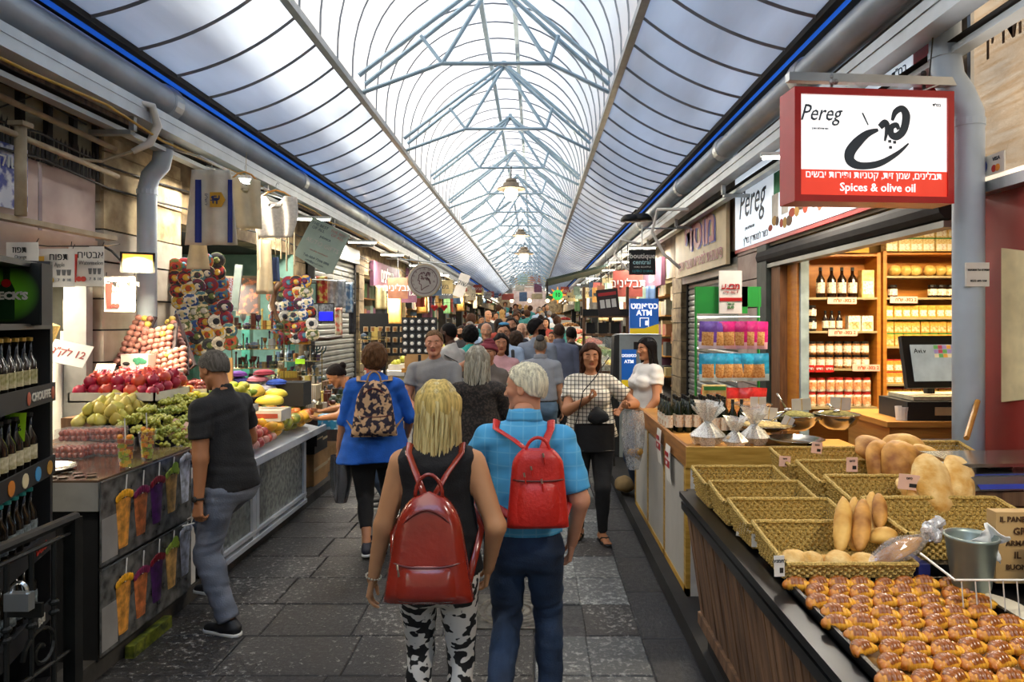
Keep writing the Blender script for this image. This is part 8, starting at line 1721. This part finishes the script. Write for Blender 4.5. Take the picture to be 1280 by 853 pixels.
text('כספומט', .105, m_inkw, q, (0, -.008, .36), he=True, bold=.035); text('ATM', .10, m_inkw, q, (0, -.008, .27), bold=.03); b = MB(); b.bb((-.06, -.008, .2), (.06, -.006, .21)).bb((-.06, -.008, .09), (-.05, -.006, .2)).bb((.05, -.008, .09), (.06, -.006, .2)).box((.03, -.008, .14), (.035, .003, .06)); b.build('hand_symbol', m_inkw, q)
br_ = thing('black_railing', 'black metal railing in front of the cash machine', 'railing', (.98, 8.4, 0)); b = MB(); [b.tube([(0, 0, z), (.0, 1.2, z)], .018, 6) for z in (1.02, .55)]; [b.tube([(0, y, .1), (0, y, 1.02)], .014, 6) for y in (0, .4, .8, 1.2)]; b.tube([(0, 0, 1.02), (.5, 0, 1.02)], .018, 6); b.build('railing', m_black, br_)
bq = thing('shop_sign', 'small black sign reading boutique central hanging over the lane side', 'sign', P(803, 328, 10.0)); s = 10/F; MB().box((0, .03, 0), (33*s, .06, 31*s)).build('board', m_black, bq); text('boutique', .105, m_card, bq, (0, -.004, .09), bold=.02); text('central', .095, mat('pale teal print', '#a8d4d8', .5), bq, (-.01, -.004, .0), bold=.02); text('ממתק BIGAPPLE', .035, m_card, bq, (0, -.004, -.07), he=False); text('מותגים BIOקט', .05, mat('teal print', '#2fa0a8', .5), bq, (0, -.004, -.13), he=True); MB().tube([(0, .03, .18), (0, .03, .55)], .01, 5).tube([(0, .03, .5), (.7, .03, .5)], .012, 5).build('bracket', m_alu, bq)
for i, (px, py) in enumerate(((788, 277), (803, 276))):
    t = thing('wall_lamp', ['black dome lamp on the eave, street side one of two', 'black dome lamp on the eave, wall side one of two'][i], 'lamp', P(px, py, 11.5)); MB().lathe([(.17, 0), (.16, .05), (.1, .11), (0, .13)], n=14).build('shade', m_black, t, smooth=True); MB().tube([(0, 0, .1), (.1, .0, .2)], .012, 5).build('arm', m_black, t)
for i, pts in enumerate((((860, 262, 8.6), (822, 262, 8.9), (815, 290, 9.0), (830, 318, 9.0), (850, 335, 9.0)), ((800, 305, 11.2), (776, 300, 11.6), (768, 318, 11.6), (783, 336, 11.5), (795, 342, 11.5)))):
    t = thing('cable_conduit', ['white looping conduit beside the cream sign', 'white looping conduit before the boutique sign'][i], 'conduit'); b = MB(); b.tube([P(*p_) for p_ in pts], .022, 7); b.build('conduit', m_card, t, smooth=True)
# sandbag and bottle under the counter end
sk_ = thing('sack', 'beige burlap sack slumped at the far foot of the counter', 'sack', (.93, 7.05, .18)); lump(.10, .14, .10, 91).build('sack', mat('burlap', '#8a7248', .9, bump=.4), sk_, smooth=True)
pb_ = thing('plastic_bag', 'clear plastic bag of bread hanging from the checked-blouse woman', 'bag', (.84, 5.80, .62)); q = MB(); q.grid(lambda u, v: V(.10*(.2+.8*math.sin(PI*(.1+.6*v)))*math.cos(2*PI*u)*(1+.1*math.sin(8*PI*u)), .06*(.2+.8*math.sin(PI*(.1+.6*v)))*math.sin(2*PI*u), .5*v), 18, 10); q.build('bag', glassy('milky film', (.9, .9, .9), .55, .15), pb_, smooth=True); q = MB(); [q.ball((rnd(-.05, .05), rnd(-.03, .03), .08+rnd(0, .08)), .035, 8, 6) for _ in range(5)]; q.build('bread', m_crust, pb_)
cbg = thing('handbag', 'black crossbody bag worn by the checked-blouse woman', 'bag', (.50, 5.70, .80)); MB().grid(lambda u, v: V(.17*math.copysign(abs(math.cos(2*PI*u))**.7, math.cos(2*PI*u)), .05*math.sin(2*PI*u), .22*v), 20, 5).bb((-.16, -.045, -.005), (.16, .045, .01)).build('bag', mat('black leather', '#121113', .35, bump=.2), cbg, smooth=True); MB().tube([(-.16, -.01, .2), (-.10, -.08, .5), (.0, -.09, .62), (.12, -.02, .78)], .009, 6, flat=.5).build('strap', m_black, cbg); lump(.09, .06, .08, 93, amp=.12).build('scarf', c_black, cbg, loc=(.03, -.05, .28), smooth=True)
# bakery shelves past the cash machine
bk2 = thing('bakery_shelves', 'brown framed glass bakery shelves past the cash machine', 'shelf', (1.22, 12.2, 0)); 
for x in (-.36, .42): MB().bb((x, 0, 0), (x+.05, .05, 2.5)).build('post', m_dwood, bk2)
for z in (.95, 1.62, 1.95): MB().bb((-.36, 0, z), (.47, .5, z+.04)).build('shelf_board', m_dwood, bk2)
MB().bb((-.36, -.01, 1.98), (.47, 0, 2.10)).build('price_strip', m_black, bk2); MB().bb((-.31, .0, 1.0), (.42, .02, 1.6)).build('pane', glassy('shop glass', (.92, .96, .95), .7, .05), bk2)
for i in range(6): tag(MB().box((0, 0, .045), (.10, .2, .09)).build('pastry_box', mat('pastry box', '#b89a5a', .5, scale=20, col2='#e0cfa0'), None, (.94+i*.125, 12.45, .99)), 'small pastry pile on the glass bakery shelves', 'pastry', 'pastry piles on the bakery shelves')
for i in range(3): tag(MB().box((0, 0, .1), (.16, .2, .2)).build('dark_bin', m_black, None, (1.02+i*.22, 12.45, 1.66)), 'dark bin on the upper bakery shelf', 'bin', 'dark bins on the bakery shelves')
mgz = thing('hanging_poster', 'tilted dark poster with pale portraits hanging by the bakery shelves', 'poster', P(760, 378, 10.6)); s = 10.6/F; MB().box((0, 0, 0), (27*s, .01, 33*s)).build('sheet', mat('dark poster', '#2a1c1a', .5), mgz); b = MB(); [b.box(((i-1)*.09, -.007, -.02), (.07, .003, .13)) for i in range(3)]; b.build('portraits', m_card, mgz); MB().box((0, -.007, .13), (.28, .003, .05)).build('red_title', m_sign_red, mgz); mgz.rotation_euler = (0, -.12, 0)
MB().tube([(0, 0, .2), (.05, .0, .75)], .004, 4).build('cord', m_black, mgz)
aw = thing('awning', 'dark green awning stretched out past the bakery shelves', 'awning', (0, 16.5, 0)); a_, b_, c_, d_ = P(683, 352, 16.5), P(745, 336, 16.5), P(683, 352, 19), P(745, 336, 19)
q = MB(); a0, b0 = P(683, 352, 16.5)-V(0, 16.5, 0), P(760, 333, 16.5)-V(0, 16.5, 0); up = V(0, 0, .06); e = V(0, 2.6, 0); q.add([a0, b0, b0+e, a0+e, a0+up, b0+up, b0+e+up, a0+e+up], [(0, 3, 2, 1), (4, 5, 6, 7), (0, 1, 5, 4), (1, 2, 6, 5), (2, 3, 7, 6), (3, 0, 4, 7)]); q.build('canvas', mat('dark green canvas', '#27352c', .8), aw); MB().bb((a0.x, 0, a0.z-.35), (a0.x+.04, .04, a0.z)).build('valance_edge', m_dark, aw)
gs = thing('round_sign', 'glowing green round sign with orange rays under the dark awning', 'sign', P(697, 369, 19.6)); b = MB(); b.lathe([(0, 0), (.15, 0), (.15, .04)], n=20, M=Matrix.Rotation(PI/2, 4, 'X')); b.build('disc', mat('lit green', '#1fa84a', .5, emit=.8, var=.05), gs)
b = MB(); [b.add([(.15*math.cos(a-.2), 0, .15*math.sin(a-.2)), (.15*math.cos(a+.2), 0, .15*math.sin(a+.2)), (.26*math.cos(a), 0, .26*math.sin(a))], [(0, 1, 2)]) for a in [PI*i/4 for i in range(8)]]; b.build('rays', mat('lit orange', '#f0902a', .5, emit=.6), gs); text('10', .16, m_black, gs, (0, -.045, 0), bold=.03)
# cables along both facades
for i, (x, z, lb) in enumerate(((-3.44, 3.2, 'black cable sagging along the stone facade over the fruit stalls'), (-3.42, 3.02, 'lower black cable along the stone facade over the fruit stalls'), (2.44, 3.74, 'black cable along the facade above the shops'), (-2.98, 3.40, 'yellow cable along the channel on the fruit side'))):
    t = thing('cable', lb, 'cable'); b = MB(); b.tube([(x+(.02 if x < 0 else -.02)*math.sin(k), 2.5+k*.75, z-.07*abs(math.sin(k*1.1))) for k in range(40)], .010, 5); b.build('cable', m_black if i < 3 else mat('yellow flex', '#a8862a', .6), t, smooth=True)
# recurring far shops, each bay with its own signs, shelves and stall
pal = ['#b8322a', '#2a5a9a', '#c9b88a', '#2f7a4a', '#8a8f94', '#d8d4c8', '#6a2a5a', '#c98a2a', '#1f2a3a', '#7fa89a', '#a85a3a', '#e0d090']
pn = ['red', 'blue', 'beige', 'green', 'grey', 'white', 'purple', 'orange', 'navy', 'mint', 'rust', 'pale yellow']
words = ['מאפים', 'תבלינים', 'קפה', 'דגים', 'יין', 'ירקות', 'גבינות', 'בשר', 'חלבה', 'אגוזים', 'פירות', 'תה']
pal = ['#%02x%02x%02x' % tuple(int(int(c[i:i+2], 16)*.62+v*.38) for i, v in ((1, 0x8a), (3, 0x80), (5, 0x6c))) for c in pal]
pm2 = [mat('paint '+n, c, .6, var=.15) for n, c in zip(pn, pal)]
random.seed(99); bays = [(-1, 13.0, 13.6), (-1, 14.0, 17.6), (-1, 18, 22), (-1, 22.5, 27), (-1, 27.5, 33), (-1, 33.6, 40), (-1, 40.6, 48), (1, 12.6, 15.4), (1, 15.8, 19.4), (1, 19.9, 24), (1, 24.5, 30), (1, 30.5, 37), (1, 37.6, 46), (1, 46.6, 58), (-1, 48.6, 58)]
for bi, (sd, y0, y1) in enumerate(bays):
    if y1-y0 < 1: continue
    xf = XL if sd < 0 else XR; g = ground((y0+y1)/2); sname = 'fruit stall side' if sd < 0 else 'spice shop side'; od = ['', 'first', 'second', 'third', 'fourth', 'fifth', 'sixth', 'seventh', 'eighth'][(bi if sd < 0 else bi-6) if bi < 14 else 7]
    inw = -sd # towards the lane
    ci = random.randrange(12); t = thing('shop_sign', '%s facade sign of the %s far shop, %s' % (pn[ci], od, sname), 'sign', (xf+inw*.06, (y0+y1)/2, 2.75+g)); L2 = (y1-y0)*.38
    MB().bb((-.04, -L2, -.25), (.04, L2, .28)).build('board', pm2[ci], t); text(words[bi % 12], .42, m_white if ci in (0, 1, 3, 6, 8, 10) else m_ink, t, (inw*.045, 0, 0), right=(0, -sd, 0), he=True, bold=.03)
    # back wall of goods
    t = thing('goods_shelf', 'shelf wall of packed goods in the %s far shop, %s' % (od, sname), 'shelf', (xf+sd*.7, (y0+y1)/2, g)); 
    for lv in range(5): MB().bb((-.15, -(y1-y0)*.46, .35+lv*.48), (.15, (y1-y0)*.46, .38+lv*.48)).build('shelf_board', m_wood, t)
    q = MB()
    for lv in range(5):
        y = -(y1-y0)*.45
        while y < (y1-y0)*.43: w = rnd(.12, .4); hh = rnd(.15, .4); q.bb((-.12, y, .38+lv*.48), (.12, y+w*.92, .38+lv*.48+hh), random.randrange(12)); y += w
    tag(q.build('packed_goods', pm2, t), kind='stuff')
    # stall table and crates
    nt_ = max(2, int((y1-y0)/1.0)); tb2 = thing('stall_table', 'market stall table before the %s far shop, %s' % (od, sname), 'table', (xf+inw*.75, (y0+y1)/2, g)); MB().bb((-.45, -(y1-y0)*.45, .6), (.45, (y1-y0)*.45, .7)).build('tabletop', m_white, tb2); MB().bb((-.42, -(y1-y0)*.44, 0), (.42, (y1-y0)*.44, .6)).build('skirt', pm2[(ci+5) % 12], tb2)
    for k in range(nt_):
        yy = y0+(y1-y0)*(.08+.84*(k+.5)/nt_); fc = ['#c98a2a', '#b8322a', '#6f8a2f', '#d8b84a', '#8a5a2a', '#c9604a', '#a8a83a'][random.randrange(7)]; cr2 = thing('produce_crate', 'crate of heaped produce on the far stalls', 'crate', (xf+inw*.78, yy, g+.70), 0, 'produce crates on the far stalls'); MB().box((0, 0, .06), (.75, .7, .12)).build('crate', m_box, cr2); q = MB(); random.seed(bi*31+k)
        for _ in range(26): a_, b_ = rnd(-.3, .3), rnd(-.28, .28); q.ball((a_, b_, .15+.10*(1-(a_*a_+b_*b_)*9)), .06, 7, 5)
        tag(q.build('produce', mat('produce '+fc, fc, .5, var=.3, scale=6), cr2, smooth=True), kind='stuff')
    # hanging boards and cloths reaching into the lane
    for k in range(3 if y0 < 30 else 2):
        yy = y0+(y1-y0)*(k+.5)/3; cj = random.randrange(12); t = thing('hanging_sign', '%s board hanging over the %s far shop, %s, %s board' % (pn[cj], od, sname, ['first', 'second', 'third'][k]), 'sign', (xf+inw*rnd(.45, .75), yy, 2.35+g*.9+rnd(0, .35))); w, h = rnd(.35, .6), rnd(.3, .5); MB().box((0, 0, 0), (w, .05, h)).build('board', pm2[cj], t); text(random.choice(words), h*.45, m_white if cj in (0, 1, 3, 6, 8, 10) else m_ink, t, (0, -.03, 0), he=True); MB().tube([(0, 0, h/2), (0, 0, 3.4-t.location.z+0)], .01, 5).build('bracket', m_black, t)
    for k in range(4 if y0 < 25 else 2):
        yy = y0+(y1-y0)*rnd(.05, .95); cj = random.randrange(12); t = thing('hanging_cloth', '%s cloth hanging by the %s far shop, %s, number %s' % (pn[cj], od, sname, ['one', 'two', 'three', 'four'][k]), 'cloth', (xf+inw*.22, yy, 2.5+g)); q = MB(); w = rnd(.2, .4); h = rnd(.5, 1.0); sheet(q, w, w*.9, -h, 0, 0, .02, 3); q.build('cloth', pm2[cj], t, smooth=True)
    lt = thing('shop_lamp', 'warm bulb lamp inside the %s far shop, %s' % (od, sname), 'lamp', (xf+inw*.1, (y0+y1)/2, 2.3+g)); MB().ball((0, 0, 0), .08, 10, 8).build('bulb', mat('lit warm bulb', '#ffe0a0', emit=8), lt); MB().tube([(0, 0, .07), (0, 0, .5)], .008, 5).build('cord', m_black, lt); lamp(lt, 'POINT', (inw*.1, 0, -.12), 55+(y1-y0)*9, (1, .82, .55), .12)
# middle left: brown counters and stone pilasters before the far shops
t = thing('tilted_sign', 'pale tilted board with scribbled lettering past the round sign', 'sign', P(577, 357, 15.5)); s = 15.5/F; MB().box((0, 0, 0), (13*s, .04, 30*s)).build('board', m_card, t); text('שוק', .16, m_ink, t, (0, -.03, .05), he=True); t.rotation_euler = (0, .35, 0)
for i in range(2): tag(MB().bb((-.3, -.25, 0), (.3, .25, .42)).build('cardboard_box', m_cardb, None, (-2.3+i*.62, 13.9, ground(13.6)+.88)), ['brown cardboard box on the stall, lane side', 'brown cardboard box on the stall, shop side'][1-i], 'box')
bt = thing('box_table', 'brown market table under the cardboard boxes', 'table', (-2.0, 13.9, ground(13.6))); MB().bb((-.65, -.3, .8), (.65, .3, .88)).build('tabletop', m_wood, bt); MB().bb((-.6, -.25, 0), (.6, .25, .8)).build('skirt', m_dwood, bt)
hs2 = thing('heart_garland', 'string with red hearts stretched behind the badge stand', 'garland'); MB().tube([P(535, 378, 11.6), P(568, 379, 11.6)], .004, 4).build('string', m_black, hs2); 
for px in (543, 555): p = P(px, 385, 11.6); b = MB(); b.ball((-.028, 0, .02), (.032, .012, .032), 8, 6).ball((.028, 0, .02), (.032, .012, .032), 8, 6).poly([(-.055, .012), (.055, .012), (0, -.06)], .01); b.build('heart', mat('heart red', '#c8201f', .5), hs2, loc=p)
# end of the lane: arch, lit windows and signs
ea = thing('archway', 'arched stone gate closing the far end of the lane', 'arch', (-.5, 59.6, ground(60))); MB().bb((-2.9, 0, 0), (-1.6, .35, 4)).bb((1.6, 0, 0), (2.9, .35, 4)).bb((-2.9, 0, 3.2), (2.9, .35, 4.6)).build('arch', m_stone2, ea); MB().bb((-1.6, .32, 0), (1.6, .36, 3.2)).build('opening', m_plaster, ea)
for i in range(12): tag(MB().box((0, 0, 0), (rnd(.6, 1.1), .08, rnd(.4, .8))).build('far_sign', pm2[i], None, (-2.2+(i % 4)*1.15+rnd(-.2, .2), 56-i*.35, 3.9+(i//4)*.62)), '%s sign board among those hung before the far arch' % pn[i], 'sign')
for i in range(3): t = thing('far_lamp', 'glowing lamp hung before the far arch, %s across' % ORD[i], 'lamp', (-1.9+i*1.5, 57, 3.6)); MB().ball((0, 0, 0), .16, 8, 6).build('globe', mat('lit cream globe', '#ffe9b8'), t); lamp(t, 'POINT', (0, -.3, 0), 120, (1, .85, .6), .2)

fz = thing('drinks_cooler', 'white cooler cabinet with a lit shelf behind the pomegranates', 'cooler', (-4.1, 5.0, .09)); MB().bb((-.3, 0, 0), (.35, .6, 1.55)).build('cabinet', m_white, fz); MB().bb((-.2, -.01, 1.2), (.3, 0, 1.42)).build('lit_shelf', mat('lit cool panel', '#cfe4f4', emit=1.2), fz)
tag(MB().bb((-3.74, 5.42, 0), (-3.56, 5.5, 2.3)).build('trim_8', mat('grey door post', '#8f8f8c', .6, var=.1)), 'grey door post beside the stone pier', kind='structure')
for i in range(9): t = tag(MB().box((0, 0, 0), (.10, .14, .22)).build('date_box', mat('date box %d' % (i % 3), ['#2a1a10', '#5a4024', '#8a7a4a'][i % 3], .4, scale=40, col2='#c0a060', lo=.5, hi=.7), None, (-4.32+i*.085, 5.05, 1.76)), 'dark box of dates leaning over the cooler, %s in line' % ORD[i], 'box', 'date boxes'); t.rotation_euler = (0, .35, 0)
t = thing('lime_card', 'lime green price card below the date boxes', 'card', (-3.78, 4.9, 1.74)); MB().box((0, 0, 0), (.09, .004, .1)).build('card', mat('lime paper', '#b8f02a'), t)
